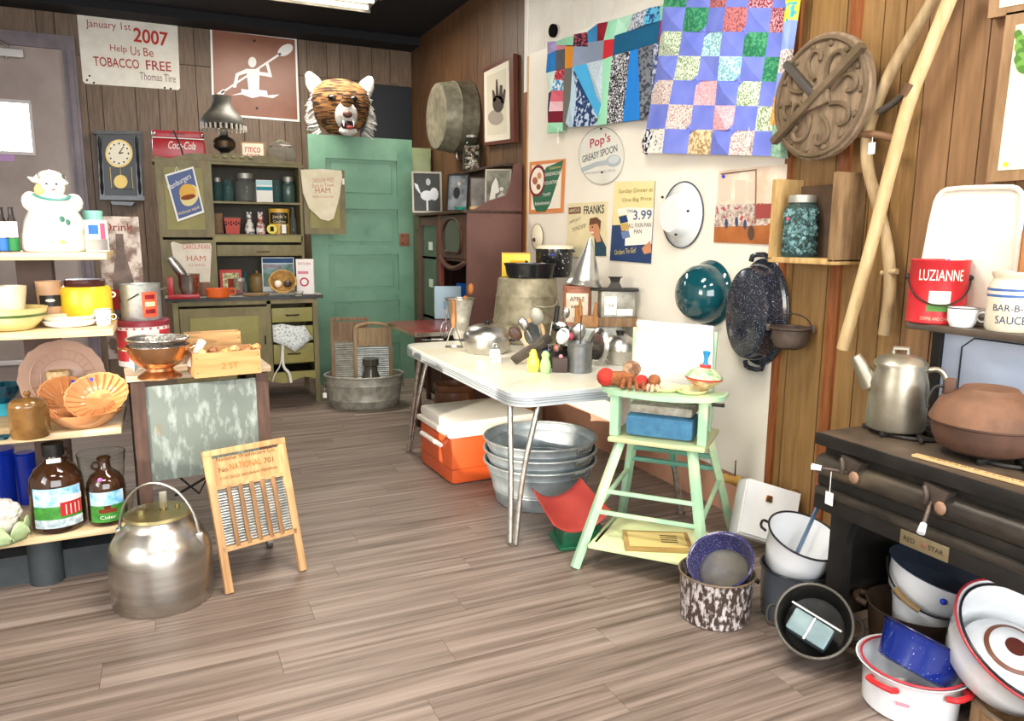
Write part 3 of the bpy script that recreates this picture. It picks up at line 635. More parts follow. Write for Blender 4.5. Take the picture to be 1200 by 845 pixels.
# wooden boxes
def crate(name, lab, px, py, wpx, ptop, dep, z, rz, m=PINEX, print_=None):
    p = at(px, py, z=z); s = mpp(p); W = wpx*s; H = zat(px, ptop, p) - z; t = thing(name, lab, 'box', p, rz)
    for yy in (0, dep): MB().box((0, yy, H/2), (W, .008, H)).build('side', m, t, smooth=False)
    for xx in (-1, 1): MB().box((xx*(W/2 - .004), dep/2, H/2), (.008, dep - .008, H)).build('end', m, t, smooth=False)
    MB().box((0, dep/2, .004), (W - .016, dep - .008, .008)).build('bottom', m, t, smooth=False)
    for xx in (-.46, .46):
        for zz in (.2, .8): MB().ball((xx*W, -.005, zz*H), .0022, 6).build('nail', IRON, t)
    return t, W, H
ORPINE = mat('orange_pine', 'bf8f5c', 'aa7a48', 8, .5, stretch=(.6, 6, 6), bump=.06)
t, W, H = crate('wooden_box', 'orange pine box filled with wooden darning eggs and spools', 268, 440, 74, 412, .17, WZ, math.radians(7), ORPINE)
text_mesh('2 ST', paper('9a6426'), 'stamp', t, width=W*.25, loc=(-.1*W, -.005, H*.3)); bx = t
rr = random.Random(5); q = Matrix.Rotation(math.radians(7), 3, 'Z')
names = ['rolling pin stub of pale wood', 'turned brown wooden spool', 'light wooden darning egg', 'dark wooden bobbin', 'fat tan wooden spindle', 'short pale dowel']
for k in range(6):
    tt = thing('wooden_turning', names[k] + ' lying in the orange pine box', 'spool', bx.location + q @ Vector((-.085 + .038*k, .05 + .05*(k % 2), H*.86)), (1.25, .15*(k % 3), .2*k))
    MB().lathe(sc([(0, -1), (.7, -1), (1, -.8), (.8, -.4), (.85, .3), (1, .8), (.6, 1), (0, 1)], .017, .05), 14).build('spool_body', mat('turned_%d' % (k % 3), ('c89a66', '8a5a38', 'b9814c')[k % 3], rough=.45), tt)
tt = thing('paper_roll', 'rolled white paper sticking out of the orange pine box', 'paper', bx.location + q @ Vector((-.125, .10, H*.4)), (.5, .35, .2)); MB().vessel([(.016, 0), (.016, .12)], .002, 16).build('roll', LABELW, tt)
crate('wooden_box', 'low weathered box behind the box of wooden spools', 252, 424, 60, 390, .08, WZ, math.radians(5), mat('grey_pine', 'b08a5a', '8f6c44', 8, .6, stretch=(.6, 6, 6)))
t = thing('enamel_tray', 'pale blue enamel tray standing by the coffee drum', 'tray', (-.135, 3.45, WZ + .001), (0, 0, F(142) + 1.35))
MB().box((0, 0, .05), (.16, .006, .1), .003).build('tray', paint('a9c4de', .3), t)
# ================================================================ floor in front: milk can and washboard
t, R, H = rd('milk_can', 'squat brushed steel milk pail with domed shoulder, lid and bail handle', 'milk can', 193, 724, 0, 55, 585)
SS = mat('brushed_steel', 'cfccc6', 'aca8a1', 4, .3, 1.0, stretch=(.5, .5, 5), rvar=.08, bump=.02)
H0 = zat(193, 601, t.location)
MB().lathe([(0, 0), (R*.95, 0), (R*.985, .012), (R*1.0, H0*.2), (R*1.01, H0*.5), (R*1.0, H0*.6), (R*.95, H0*.70), (R*.83, H0*.80), (R*.68, H0*.88), (R*.62, H0*.92), (R*.61, H0), (R*.5, H0), (0, H0*.98)], 48).build('body', SS, t)
ld = MB().lathe([(0, H0*1.0), (R*.62, H0*.985), (R*.66, H0*1.0), (R*.63, H0*1.03), (R*.3, H0*1.05), (0, H0*1.05)], 36).build('lid', mat('brass_grey', 'a39a72', '857a52', 8, .4, .9), t)
MB().cyl((R*.12, 0, H0*1.04), (R*.12, 0, H0*1.13), R*.06).cyl((-R*.3, -.02, H0*1.04), (-R*.3, -.02, H0*1.1), R*.09).cyl((R*.38, .0, H0*1.04), (R*.38, .0, H0*1.09), R*.05).build('valve_stub', mat('brass_grey', 'a39a72'), ld)
MB().box((R*.12, -.0, H0*1.16), (R*.16, .018, H0*.2), .006).build('lid_lever', mat('lever', '8f8a78', rough=.4, metal=.8), ld)
hx = R*.78
for s_ in (-1, 1): MB().box((s_*hx*.97, -R*.44*s_, H0*.735), (.028, .034, .055), .008).build('ear', SS, t)
MB().tube([Vector((-hx*.97*math.cos(a), R*.44*math.cos(a), H0*.74 + H0*.62*math.sin(a))) for a in [PI*k/20 for k in range(21)]], .0055, 8).build('bail_handle', SS, t)
MB().box((R*.05, -R*.5, H0*1.0), (.03, .002, .014)).build('price_tag', LABELW, t, smooth=False)

def washboard(name, lab, p0, pr_, H, W, lean, m, rows, slats=0, arch=False, met=GALV, topfrac=.27, rib_n=22, legf=.3):
    """upright board; p0 = bottom front centre"""
    t = thing(name, lab, 'washboard', p0, (-lean, 0, pr_))
    st = W*.09
    for s_ in (-1, 1): MB().box((s_*(W/2 - st/2), 0, H/2 - (H*.03 if arch else 0)), (st, .022, H*(.94 if arch else 1)), .002).build('side_rail', m, t)
    if arch:
        pts = [((W/2 - st/2)*math.cos(a), 0, H*.93 + H*.07*math.sin(a)) for a in [PI*k/12 for k in range(13)]]; MB().tube(pts, st*.5, 8).build('arched_top', m, t)
    else: MB().box((0, 0, H - .012), (W, .028, .024), .002).build('top_rail', m, t)
    MB().box((0, .002, H*(1 - topfrac/2) - .02), (W - 2*st, .012, H*topfrac - .03)).build('soap_panel', m, t, smooth=False)
    z0, z1 = H*legf, H*(1 - topfrac)
    MB().box((0, 0, z1), (W - st, .02, .014)).build('cross_rail', m, t, smooth=False); MB().box((0, 0, z0), (W - st, .022, .02)).build('cross_rail', m, t, smooth=False)
    w = W - 2*st; g = MB()
    for k in range(rib_n):
        z = z0 + (z1 - z0)*(k + .5)/rib_n; g.cyl((-w/2, .004, z), (w/2, .004, z), (z1 - z0)/rib_n*.52, n=8)
    g.build('rib_sheet', met, t)
    for k in range(slats): MB().box((-w/2 + w*(k + 1)/(slats + 1), -.006, (z0 + z1)/2), (w/(slats + 1)*.38, .012, z1 - z0), .002).build('slat', mat('slat_brown', '96704a', '7d5a38', 8, .5, stretch=(6, 6, .6)), t)
    return t
a, b_ = at(260, 698, z=0), at(347, 671, z=0); d = b_ - a; W = d.length + .03; rz = math.atan2(d.y, d.x)
WBW = mat('washboard_pine', 'c09a6c', 'a67c50', 7, .5, stretch=(6, 6, .6), bump=.06)
wb_t = washboard('washboard', 'wooden framed washboard with slats standing on the floor before the stand', (a + b_)/2 + Vector((.028, 0, .004)), rz, .565, W, .30, WBW, 0, 5, met=mat('bright_zinc', 'cdd3d4', 'a9b0b2', 20, .3, .9), legf=.3)
text_mesh('National Washboard Co.', paper('6b4a26'), 'lettering', wb_t, width=W*.72, loc=(-.36*W, -.0055, .515)); text_mesh('No', paper('6b4a26'), 'lettering', wb_t, loc=(-.35*W, -.0055, .47), height=.02); text_mesh('701', paper('6b4a26'), 'lettering', wb_t, loc=(.2*W, -.0055, .472), height=.022)
text_mesh('NATIONAL', paper('b5622c'), 'lettering', wb_t, width=W*.38, loc=(-.22*W, -.0056, .472), height=.026); text_mesh('CHICAGO SAGINAW MEMPHIS', paper('6b4a26'), 'lettering', wb_t, width=W*.7, loc=(-.35*W, -.0055, .44))
# ================================================================ flat signs on planes
def sign_root(name, label, cat, px, py, x=None, y=None):
    p = at(px, py, x=x, y=y); t = thing(name, label, cat, p, 0 if y is not None else -PI/2)
    def f(qx, qy):
        q = at(qx, qy, x=x, y=y); return ((q.x - p.x) if y is not None else -(q.y - p.y), q.z - p.z)
    return t, f
def poly(t, f, pts, m, name, y0=-.003, y1=0.0):
    return MB().prism([f(*q) for q in pts], y0, y1).build(name, m, t, smooth=False)
def ell(cx, cy, rx, ry, n=24, rot=0.0):
    return [(cx + rx*math.cos(a)*math.cos(rot) - ry*math.sin(a)*math.sin(rot), cy + rx*math.cos(a)*math.sin(rot) + ry*math.sin(a)*math.cos(rot)) for a in [2*PI*k/n for k in range(n)]]
def wt(t, f, txt, A, B, hpx, m, y=-.0036, name='lettering', bold=0.0, shear=0.0):
    a, b = f(*A), f(*B); w = math.hypot(b[0]-a[0], b[1]-a[1]); k = w/math.hypot(B[0]-A[0], B[1]-A[1])
    u = f(A[0], A[1] - hpx); h = math.hypot(u[0] - a[0], u[1] - a[1])
    return text_mesh(txt, m, name, t, width=w, height=h, loc=(a[0], y, a[1]), rot=math.atan2(b[1]-a[1], b[0]-a[0]), bold=bold, shear=shear)
def stroke(t, f, pts, wpx, m, name='line', y=-.0036):
    q = [f(*p) for p in pts]; k = mpp(t.location)*wpx/2; g = MB()
    g.tube([(x, y, z) for x, z in q], k, 6); return g.build(name, m, t)
SG = YB - .008
# tobacco sign
t, f = sign_root('notice_sign', 'white metal sign announcing tobacco free from January 2007', 'sign', 150, 60, y=SG)
poly(t, f, [(93, 14), (205, 26), (208, 29), (211, 103), (209, 105.5), (100, 98), (97, 95), (90, 16)], mat('sign_white', 'efece2', 'e2ddcf', 8, .4), 'plate')
RI = paper('a8403c'); RR_ = paper('c03a35')
wt(t, f, 'January 1st', (101, 34), (154, 38.5), 11, RI); wt(t, f, '2007', (156.5, 49), (197, 55), 17, RR_, bold=.02)
[wt(t, f, w_, a_, b_, 10, RI) for w_, a_, b_ in (('Help', (129.5, 62), (149, 64)), ('Us', (153.5, 64.4), (164.5, 65.5)), ('Be', (168.5, 66), (180, 67)))]; wt(t, f, 'TOBACCO', (110, 77), (163.5, 81), 11, RI, bold=.01); wt(t, f, 'FREE', (171.5, 81.7), (201, 84), 11, RI, bold=.01); wt(t, f, 'Thomas Tire', (164, 93.5), (206, 97), 9, paper('8a6a66'))
for q in ((102, 16), (108, 17), (187, 25), (200, 27), (102, 94), (110, 97), (193, 103), (200, 104), (105, 89)): poly(t, f, ell(*q, 1.3, 1.3, 8), paper('2c2622'), 'rust_spot', -.0038, -.003)
# kayak sign
t, f = sign_root('kayak_sign', 'brown square road sign with a white kayaker symbol', 'sign', 300, 85, y=SG)
poly(t, f, [(246, 32.5), (347.5, 44.5), (351, 143), (249, 135)], paint('f2f0ec', .35), 'border')
poly(t, f, [(248.5, 35), (345.3, 46.8), (348.6, 140.3), (251.2, 132.8)], mat('sign_brown', '84503a', '935f48', 2.5, .35), 'field', -.0045, -.003)
Z = lambda *q: [(220 + x/4.696, y/4.696) for x, y in q]
WS_ = paint('f5f3f0', .4)
poly(t, f, ell(295.6, 73, 4.8, 6.2), WS_, 'head_symbol', -.0056, -.0045)
poly(t, f, Z((322, 380), (395, 380), (392, 495), (435, 500), (440, 525), (505, 520), (470, 540), (400, 530), (355, 540), (300, 520), (240, 525), (295, 510), (295, 490), (335, 495)), WS_, 'torso_symbol', -.0056, -.0045)
poly(t, f, Z((325, 378), (265, 405), (248, 482), (266, 482), (280, 417), (328, 402)), WS_, 'arm_symbol', -.0058, -.0045)
poly(t, f, Z((392, 395), (443, 402), (428, 352), (444, 345), (464, 426), (392, 414)), WS_, 'arm_symbol', -.0058, -.0045)
poly(t, f, Z((182, 508), (186, 517), (515, 300), (508, 290)), WS_, 'paddle_symbol', -.006, -.0045)
poly(t, f, [(220 + x/4.696, y/4.696) for x, y in ell(537, 276, 46, 28, 20, -.55)], WS_, 'paddle_blade', -.006, -.0045)
poly(t, f, Z((160, 515), (195, 490), (205, 505), (195, 530)), WS_, 'paddle_blade', -.006, -.0045)
for q in ((298, 48), (301, 127)): poly(t, f, ell(*q, 1.6, 1.6, 8), IRON, 'bolt', -.008, -.004)
# wall clock
t, f = sign_root('wall_clock', 'black wooden pendulum wall clock beside the door', 'clock', 139, 195, y=YB - .09)
CK = mat('clock_ebony', '15161a', '0c0d10', 8, .3, coat=.3)
poly(t, f, [(113, 157), (166, 158), (168, 230), (117, 229)], mat('clock_back', '2c2f36', rough=.35), 'case', -.0, .085)
for pl in ([(109, 153), (166, 154.5), (166, 158), (110, 157)], [(117, 229), (169, 230), (170, 235), (117, 234)], [(129, 236), (158, 237), (155, 241), (132, 240)]): poly(t, f, pl, CK, 'moulding', -.02, .085)
for pl in ([(113.5, 158), (119.5, 158), (123, 229), (117, 229)], [(156.5, 158), (163, 158), (167.5, 230), (161, 230)]): poly(t, f, pl, CK, 'column', -.012, .02)
for (xa, xb) in ((116.5, 120), (159.8, 164.2)):
    a, b = f(xa, 160), f(xb, 228); MB().tube([(a[0] + (b[0]-a[0])*k/8, -.014, a[1] + (b[1]-a[1])*k/8) for k in range(9)], [.009, .016, .01, .015, .009, .015, .01, .016, .009], 8).build('spindle', CK, t)
poly(t, f, ell(139.5, 180, 16, 16.5), mat('brass', 'b39a5c', rough=.4, metal=.7), 'bezel', -.010, 0)
poly(t, f, ell(139.5, 180, 13.8, 14.4), paper('f0ead6'), 'dial', -.013, -.01)
for k in range(12):
    a = 2*PI*k/12; poly(t, f, ell(139.5 + 11.2*math.sin(a), 180 - 11.6*math.cos(a), 1.1, 1.1, 6), INK, 'hour_mark', -.0145, -.013)
stroke(t, f, [(139.5, 180), (145, 172)], 1.0, INK, 'minute_hand', -.015); stroke(t, f, [(139.5, 180), (144.5, 179)], 1.2, INK, 'hour_hand', -.015)
stroke(t, f, [(141, 197), (141.5, 210)], .8, mat('brass', 'c9a44c'), 'pendulum_rod', -.004); poly(t, f, ell(141.5, 213, 8, 8), mat('brass', 'c9a44c'), 'pendulum_bob', -.01, -.002)
stroke(t, f, [(129, 196), (131, 221), (156, 222), (154, 196)], 1.0, mat('brass', 'c9a44c'), 'inner_frame', -.004)

# ================================================================ HOOSIER CABINET
HY, HU, HB = 6.27, 6.56, 6.87
HZ = .9065
OLV = mat('olive_paint', '82784f', '6c6240', 5, .5, stretch=(2, 2, .8), c3='8d6f4a', lo3=.62, hi3=.7, scale3=3)
OLV2 = mat('olive_panel', '97904f', '857d46', 4, .5, c3='7a6a46', lo3=.65, hi3=.75, scale3=4)
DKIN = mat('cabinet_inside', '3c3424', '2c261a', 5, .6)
hc = thing('kitchen_cabinet', 'tall olive green kitchen cabinet with open shelves and enamel worktop', 'cabinet', (.55, HY, 0))
def hx(px, py=360, y=HY): return at(px, py, y=y).x - .55
def hz(py, px=300, y=HY): return at(px, py, y=y).z
cl, cr = -.027 - .55, 1.165 - .55
bl, br = cl + .05, cr - .045
ct = MB().box(((cl + cr)/2, .30, HZ - .0165), (cr - cl, .64, .03), .006).build('worktop', mat('enamel_top_grey', 'a9a69c', '8c897f', 6, .3), hc); MB().box(((cl + cr)/2, -.022, HZ - .018), (cr - cl, .006, .03)).build('edge_band', paint('1d1c1a', .35), ct, smooth=False)
zap = hz(447)
for x in (bl + .02, br - .02):
    for y in (.02, .56): MB().box((x, y, HZ/2 - .02), (.04, .04, HZ - .04)).build('leg', OLV, hc, smooth=False)
MB().box(((bl + br)/2, .58, .52), (br - bl, .012, .7)).build('back_panel', OLV, hc, smooth=False)
for x in (bl + .008, br - .008): MB().box((x, .3, .52), (.014, .52, .7)).build('side_panel', OLV, hc, smooth=False)
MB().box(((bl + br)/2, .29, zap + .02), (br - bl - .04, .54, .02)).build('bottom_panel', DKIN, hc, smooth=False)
MB().box(((bl + br)/2, .012, HZ - .052), (br - bl - .08, .02, .038)).build('top_rail', OLV, hc, smooth=False)
xm = hx(315)
MB().box((xm, .012, (HZ + zap)/2 - .02), (.03, .02, HZ - zap - .05)).build('mid_stile', OLV, hc, smooth=False)
dw = xm - bl - .06
d = MB().box((bl + .045 + dw/2, .006, (HZ + zap)/2 - .03), (dw, .02, HZ - zap - .12)).build('door', OLV, hc, smooth=False)
MB().box((bl + .045 + dw/2, -.008, (HZ + zap)/2 - .03), (dw - .14, .01, HZ - zap - .26), .004).build('door_panel', OLV2, d)
MB().box((bl + .02 + dw, -.012, (HZ + zap)/2 - .01), (.012, .02, .07), .004).build('door_latch', IRON, d)
for (a, b) in ((362, 379), (384, 402), (405, 428)):
    z1, z0 = hz(a), hz(b); x0, x1 = xm + .02, br - .045
    dd = MB().box(((x0 + x1)/2, .004, (z0 + z1)/2), (x1 - x0, .024, z1 - z0), .004).build('drawer', OLV2, hc)
    MB().tube([((x0+x1)/2 - .05, -.008, (z0+z1)/2), ((x0+x1)/2 - .045, -.026, (z0+z1)/2), ((x0+x1)/2 + .045, -.026, (z0+z1)/2), ((x0+x1)/2 + .05, -.008, (z0+z1)/2)], .006, 6).build('pull', mat('bronze', '4b3a28', rough=.4, metal=.6), dd)
n = 24; x0, x1 = bl + .04, br - .04
MB().prism([(x0, zap + .06)] + [(x0 + (x1 - x0)*k/n, zap - .012 - .02*math.sin(6*PI*k/n)*(1 if k % n else 0)) for k in range(n + 1)] + [(x1, zap + .06)], .004, .022).build('scalloped_apron', OLV2, hc, smooth=False)
# upper cupboard
uy = HU - HY
ul, ur = hx(184, 230, HU), hx(354, 230, HU); us = hx(248, 230, HU)
zt_, zs1, zs2, zbx = hz(191, 300, HU), hz(236.5, 300, HU), hz(274.5, 300, HU), hz(286, 300, HU)
ud = HB - HU
for x in (ul + .01, us, ur - .01): MB().box((x, uy + ud/2, (zt_ + HZ)/2), (.02, ud, zt_ - HZ)).build('upper_side', OLV, hc, smooth=False)
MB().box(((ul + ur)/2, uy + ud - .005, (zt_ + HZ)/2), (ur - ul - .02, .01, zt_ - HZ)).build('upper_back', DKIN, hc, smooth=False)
for z, m in ((zs1 - .009, OLV), (zs2 - .009, OLV), (zt_ - .01, OLV)): MB().box(((us + ur)/2 - (.0 if z < zt_ - .02 else (us - ul)/2), uy + ud/2, z), (ur - us - .02 if z < zt_ - .02 else ur - ul + .04, ud - .01, .017 if z < zt_ - .02 else .025)).build('shelf', m, hc, smooth=False)
MB().box(((us + ur)/2, uy + .01, zs2 - .04), (ur - us - .02, .02, .05)).build('shelf_rail', OLV2, hc, smooth=False)
z1, z0 = hz(287, 300, HU), hz(300, 300, HU)
rollf = MB().box(((us + ur)/2, uy + .012, (z0 + z1)/2), (ur - us - .03, .02, z1 - z0), .003).build('tambour_front', OLV, hc); MB().box(((us + ur)/2 + .02, uy - .004, (z0 + z1)/2 - .01), (.1, .014, .012), .003).build('tambour_pull', mat('bronze', '4b3a28'), rollf)
MB().box(((ul + us)/2, uy + .006, (zt_ + hz(278, 215, HU))/2), (us - ul - .02, .018, zt_ - hz(278, 215, HU))).build('cupboard_door', OLV, hc, smooth=False); MB().box(((ul + us)/2, uy - .006, (zt_ + hz(278, 215, HU))/2), (us - ul - .12, .01, zt_ - hz(278, 215, HU) - .12)).build('cupboard_panel', OLV2, hc, smooth=False)
MB().box(((ul + us)/2, uy + .008, (HZ + hz(281, 215, HU))/2), (us - ul - .02, .018, hz(281, 215, HU) - HZ - .002)).build('flour_bin_front', OLV, hc, smooth=False)
# open door to the right, folded flat
rw = hx(404, 230, HU) - ur - .01; zr0 = hz(273, 380, HU)
od = MB().box((ur + .01 + rw/2, uy - .004, (zt_ + zr0)/2 - .02), (rw, .02, zt_ - zr0 - .02)).build('open_door', OLV, hc, smooth=False)
MB().box((ur + .01 + rw/2, uy - .016, (zt_ + zr0)/2 - .02), (rw - .1, .008, zt_ - zr0 - .12)).build('open_door_panel', OLV2, od, smooth=False); MB().box((ur + rw - .005, uy - .022, hz(213, 400, HU)), (.018, .02, .05)).build('door_catch', LABELW, od, smooth=False)
n = 30; w = ur - ul
MB().prism([(ul, zt_)] + [(ul + w*k/n, zt_ + .012 + .05*max(0, math.sin(PI*min(1, max(0, (k/n - .1)/.85))))**.6 + .008*math.cos(8*PI*k/n)) for k in range(n + 1)] + [(ur, zt_)], uy - .01, uy + .02).build('carved_crest', OLV, hc, smooth=False)
for k in range(5): MB().ball((ul + w*(.4 + .06*k), uy - .012, zt_ + .035), .022, 10, .6, 1, .3).build('crest_carving', OLV, hc)
CRZ = zt_ + .0035
# --- things on top of the cabinet
t = thing('picnic_cooler', 'red metal drink cooler box with white script on top of the cabinet', 'cooler', (at(211, 188, y=HU + .15).x, HU + .14, CRZ), -.04)
s = mpp(t.location); W, D, H = 56*s, .2, zat(211, 155, t.location) - CRZ
CR_ = mat('cooler_red', 'b3202c', 'a11a26', 4, .3)
MB().box((0, 0, H*.36), (W, D, H*.72), .02).build('body', CR_, t); MB().box((0, 0, H*.87), (W*.98, D*.97, H*.24), .012).build('lid', CR_, t)
MB().box((0, -D/2 - .001, H*.735), (W*.97, .003, .008)).build('trim_line', LABELW, t, smooth=False); text_mesh('Coca-Cola', LABELW, 'lettering', t, width=W*.52, height=H*.27, loc=(-W*.2, -D/2 - .003, H*.36), shear=.35, bold=.01); text_mesh('DRINK', paint('5a1218', .5), 'lettering', t, width=W*.3, height=H*.09, loc=(-W*.16, -D/2 - .003, H*.84))
for s_ in (-.45, .45): MB().ball((s_*W, -D/2, H*.86), .016, 10).build('latch', STEEL, t)
MB().tube([(-W*.08, -D/2 - .004, H), (W*.02, -D/2 - .008, H*.5), (W*.08, -D/2 - .004, .02)], .006, 6, smooth=1).build('strap', paint('1a1a1c', .6), t)
t, R, H = on_y('oil_lamp', 'antique oil lamp with a dark metal shade and beaded fringe', 'lamp', 264, 190, 113, 25, HU + .16, CRZ)
LM = mat('lamp_bronze', '4c4640', '33302c', 8, .4, .6)
MB().lathe(sc([(0, 0), (.55, 0), (.58, .04), (.3, .1), (.2, .16), (.45, .22), (.5, .3), (.42, .36), (.2, .4), (.15, .46), (0, .46)], R, H), 24).build('font', LM, t); arc(t, R*.51, H*.24, H*.32, 1.3, mat('bronze', '4b3a28'), 'brass_band')
MB().lathe(sc([(.2, .42), (.17, .55), (.22, .62), (.18, .85)], R, H), 18).build('chimney', mat('smoky_glass', 'b9b2a4', rough=.1, trans=.7, ior=1.2), t)
sd = MB().vessel(sc([(1, .56), (1, .62), (.8, .72), (.55, .8), (.42, .9), (.45, 1)], R, H), .004, 28).build('shade', mat('shade_grey', '55524a', '424039', 8, .5), t)
for k in range(26):
    a = 2*PI*k/26; MB().cyl((R*.97*math.cos(a), R*.97*math.sin(a), H*.485), (R*.97*math.cos(a), R*.97*math.sin(a), H*.565), R*.055, n=5).build('bead', mat('fringe', 'c9c4b8', rough=.2), sd)
t, R, H = on_y('small_sign', 'little cream framed sign with red words on top of the cabinet', 'sign', 297, 189, 166, 13, HU + .1, CRZ + .0); t.rotation_euler = (-.12, 0, F(297))
MB().box((0, 0, H/2), (R*2.1, .014, H)).build('frame', mat('frame_dun', '9a7d58', rough=.6), t, smooth=False); MB().box((0, -.008, H/2), (R*1.8, .004, H*.84)).build('card', paper('efe4cf'), t, smooth=False)
text_mesh('rmco', REDINK, 'lettering', t, width=R*1.3, height=H*.25, loc=(-R*.65, -.0106, H*.5)); text_mesh('corn', REDINK, 'lettering', t, width=R*1.2, height=H*.22, loc=(-R*.6, -.0106, H*.2))
t, R, H = on_y('glass_dome', 'clear glass dish with a ruffled lid on top of the cabinet', 'dish', 330, 191, 163, 16, HU + .13, CRZ)
MB().vessel(sc([(.75, 0), (1, .3), (1, .5), (.8, .68)], R, H), .004, 24).build('dish', mat('thin_glass', 'e9ebe6', rough=.03, trans=.95, ior=1.15), t); MB().lathe(sc([(.82, .7), (.6, .85), (.2, .93), (.1, 1), (0, 1)], R, H), 24, wob=lambda a, z: 1 + .06*math.cos(8*a)).build('lid', mat('thin_glass', 'd9d2c6'), t)
# --- upper shelf jars
Y1 = HU + .13; zA, zB = zs1 + .001, zs2 + .001
ZINC = mat('zinc_lid', 'a5a39b', rough=.5, metal=.7)
def hj(px, pbot, ptop, rpx, lab, m, lid, z, dy=0, name='mason_jar', prof=JARP):
    t, R, H = on_y(name, lab, 'jar', px, pbot, ptop, rpx, Y1 + dy, z)
    h = H*.9 if lid else H
    MB().vessel(sc(prof, R, h), R*.08, 18).build('body', m, t)
    if lid: MB().lathe([(0, h*.97), (R*.78, h*.9), (R*.78, H*.98), (0, H)], 16).build('lid', lid, t)
    return t
hj(256, 236, 208, 5.2, 'teal mason jar with a zinc lid beside the cupboard door', TEALGL, ZINC, zA); hj(268, 236, 211, 6.3, 'teal mason jar without a lid next to the big clear jar', TEALGL, None, zA)
hj(288.5, 236, 203, 12, 'large clear glass jar with a zinc lid on the upper cabinet shelf', mat('thin_glass', 'd9d2c6'), ZINC, zA, .02)
t = hj(325, 236, 211, 5.5, 'dark teal jar between the white carton and the lidded jar', TEALGL, None, zA); hj(338.5, 236, 207, 7.5, 'dark green mason jar with a zinc lid by the open door', mat('green_glass', '5c7a70', rough=.08, trans=.5), ZINC, zA)
t, R, H = on_y('carton', 'white carton with a teal stripe on the upper cabinet shelf', 'carton', 310.5, 236, 211, 9, Y1 - .02, zA)
MB().box((0, .03, H/2), (R*2, .06, H)).build('box', LABELW, t, smooth=False); MB().box((0, -.001, H*.62), (R*1.96, .002, H*.16)).build('stripe', paper('2f8ca0'), t, smooth=False); MB().box((0, -.001, H*.88), (R*1.96, .002, H*.2)).build('stripe', paper('b9dbe0'), t, smooth=False)
# lower shelf
t, R, H = on_y('paper_bag', 'crumpled brown paper packet on the lower cabinet shelf', 'packet', 257, 274, 247, 5, Y1 + .06, zB); MB().box((0, 0, H*.45), (R*2, .08, H*.9), .01).build('bag', mat('brown_paper', '8c6d52', '70543c', 12, .8, bump=.3), t)
t, R, H = on_y('woven_basket', 'small red basket with black checks on the lower cabinet shelf', 'basket', 273, 274, 254, 12.5, Y1 - .02, zB)
MB().vessel(sc([(.8, 0), (1, 1)], R, H*.9), .006, 4, a0=PI/4, a1=2*PI + PI/4).build('body', mat('basket_red', 'b9483f', rough=.6), t, smooth=False)
for k in range(6):
    for j in range(2): MB().box((R*(-.55 + .22*k), -R*.66 - .004*j, H*(.78 - .16*j - (.0 if k % 2 else .08))), (R*.12, .004, H*.1)).build('check', INK, t, smooth=False)
MB().box((0, 0, H*.93), (R*1.5, R*1.4, H*.1), .004).build('cover', mat('basket_brown', '5d4a38', rough=.6), t)
for px, lab in ((293, 'white china shaker figure with grey spots'), (306, 'white china shaker figure with red spots')):
    t, R, H = on_y('shaker_figure', lab + ' on the lower cabinet shelf', 'figurine', px, 274, 249, 6, Y1 - .02, zB)
    MB().lathe(sc([(0, 0), (.8, 0), (.95, .2), (.7, .48), (.4, .58), (.55, .75), (.45, .92), (0, 1)], R, H), 18).build('body', mat('china_' + str(px), 'e6e0d8', '6e6a68' if px == 293 else 'a8544c', 22, .3, lo=.5, hi=.56), t)
    for s_ in (-1, 1): MB().ball((s_*R*.3, 0, H*.97), R*.2, 8, 1.4).build('ear', WENAM, t)
t, R, H = on_y('coffee_tin', 'yellow round tin with a black oval label on the lower cabinet shelf', 'tin', 328, 274, 245, 11.5, Y1 + .03, zB)
MB().lathe(sc([(0, 0), (1, 0), (1, .94), (1.04, .95), (1.04, 1), (0, 1)], R, H), 24).build('body', paint('d9aa3a', .35), t); arc(t, R*1.02, H*.42, H*.85, 1.0, paint('2a2018', .4)); ctext(t, "Jack's", R*1.04, H*.6, .7, H*.16, paper('e8d9a0')); ctext(t, 'Cookies', R*1.04, H*.45, .6, H*.1, paper('e8d9a0'))
t, R, H = on_y('round_tin', 'small flat yellow tin with black figures leaning before the yellow tin', 'tin', 319, 274, 262, 5.7, Y1 - .07, zB); t.location.z += R; t.rotation_euler = (PI/2 - .15, 0, F(319))
MB().lathe([(0, 0), (R, 0), (R, .012), (0, .012)], 20).build('disc', paint('e3d13c', .4), t); MB().box((0, 0, .0135), (R*.7, R*1.0, .002)).build('figure_print', INK, t, smooth=False)
t, R, H = on_y('glass_bottle', 'clear glass bottle at the end of the lower cabinet shelf', 'bottle', 344, 274, 243, 4, Y1 - .06, zB)
MB().lathe(sc([(0, 0), (1, 0), (1, .5), (.4, .7), (.35, .92), (.5, 1), (0, 1)], R, H), 18).build('body', mat('thin_glass', 'd9d2c6'), t)
t, R, H = on_y('tagged_jar', 'little glass jar with a white price tag on the lower cabinet shelf', 'jar', 333, 274, 262, 4, Y1 - .1, zB); MB().vessel(sc(JARP, R, H), .003, 16).build('body', mat('thin_glass', 'd9d2c6'), t); MB().box((0, -R - .002, H*.5), (R*1.2, .001, H*.8)).build('price_tag', LABELW, t, smooth=False)
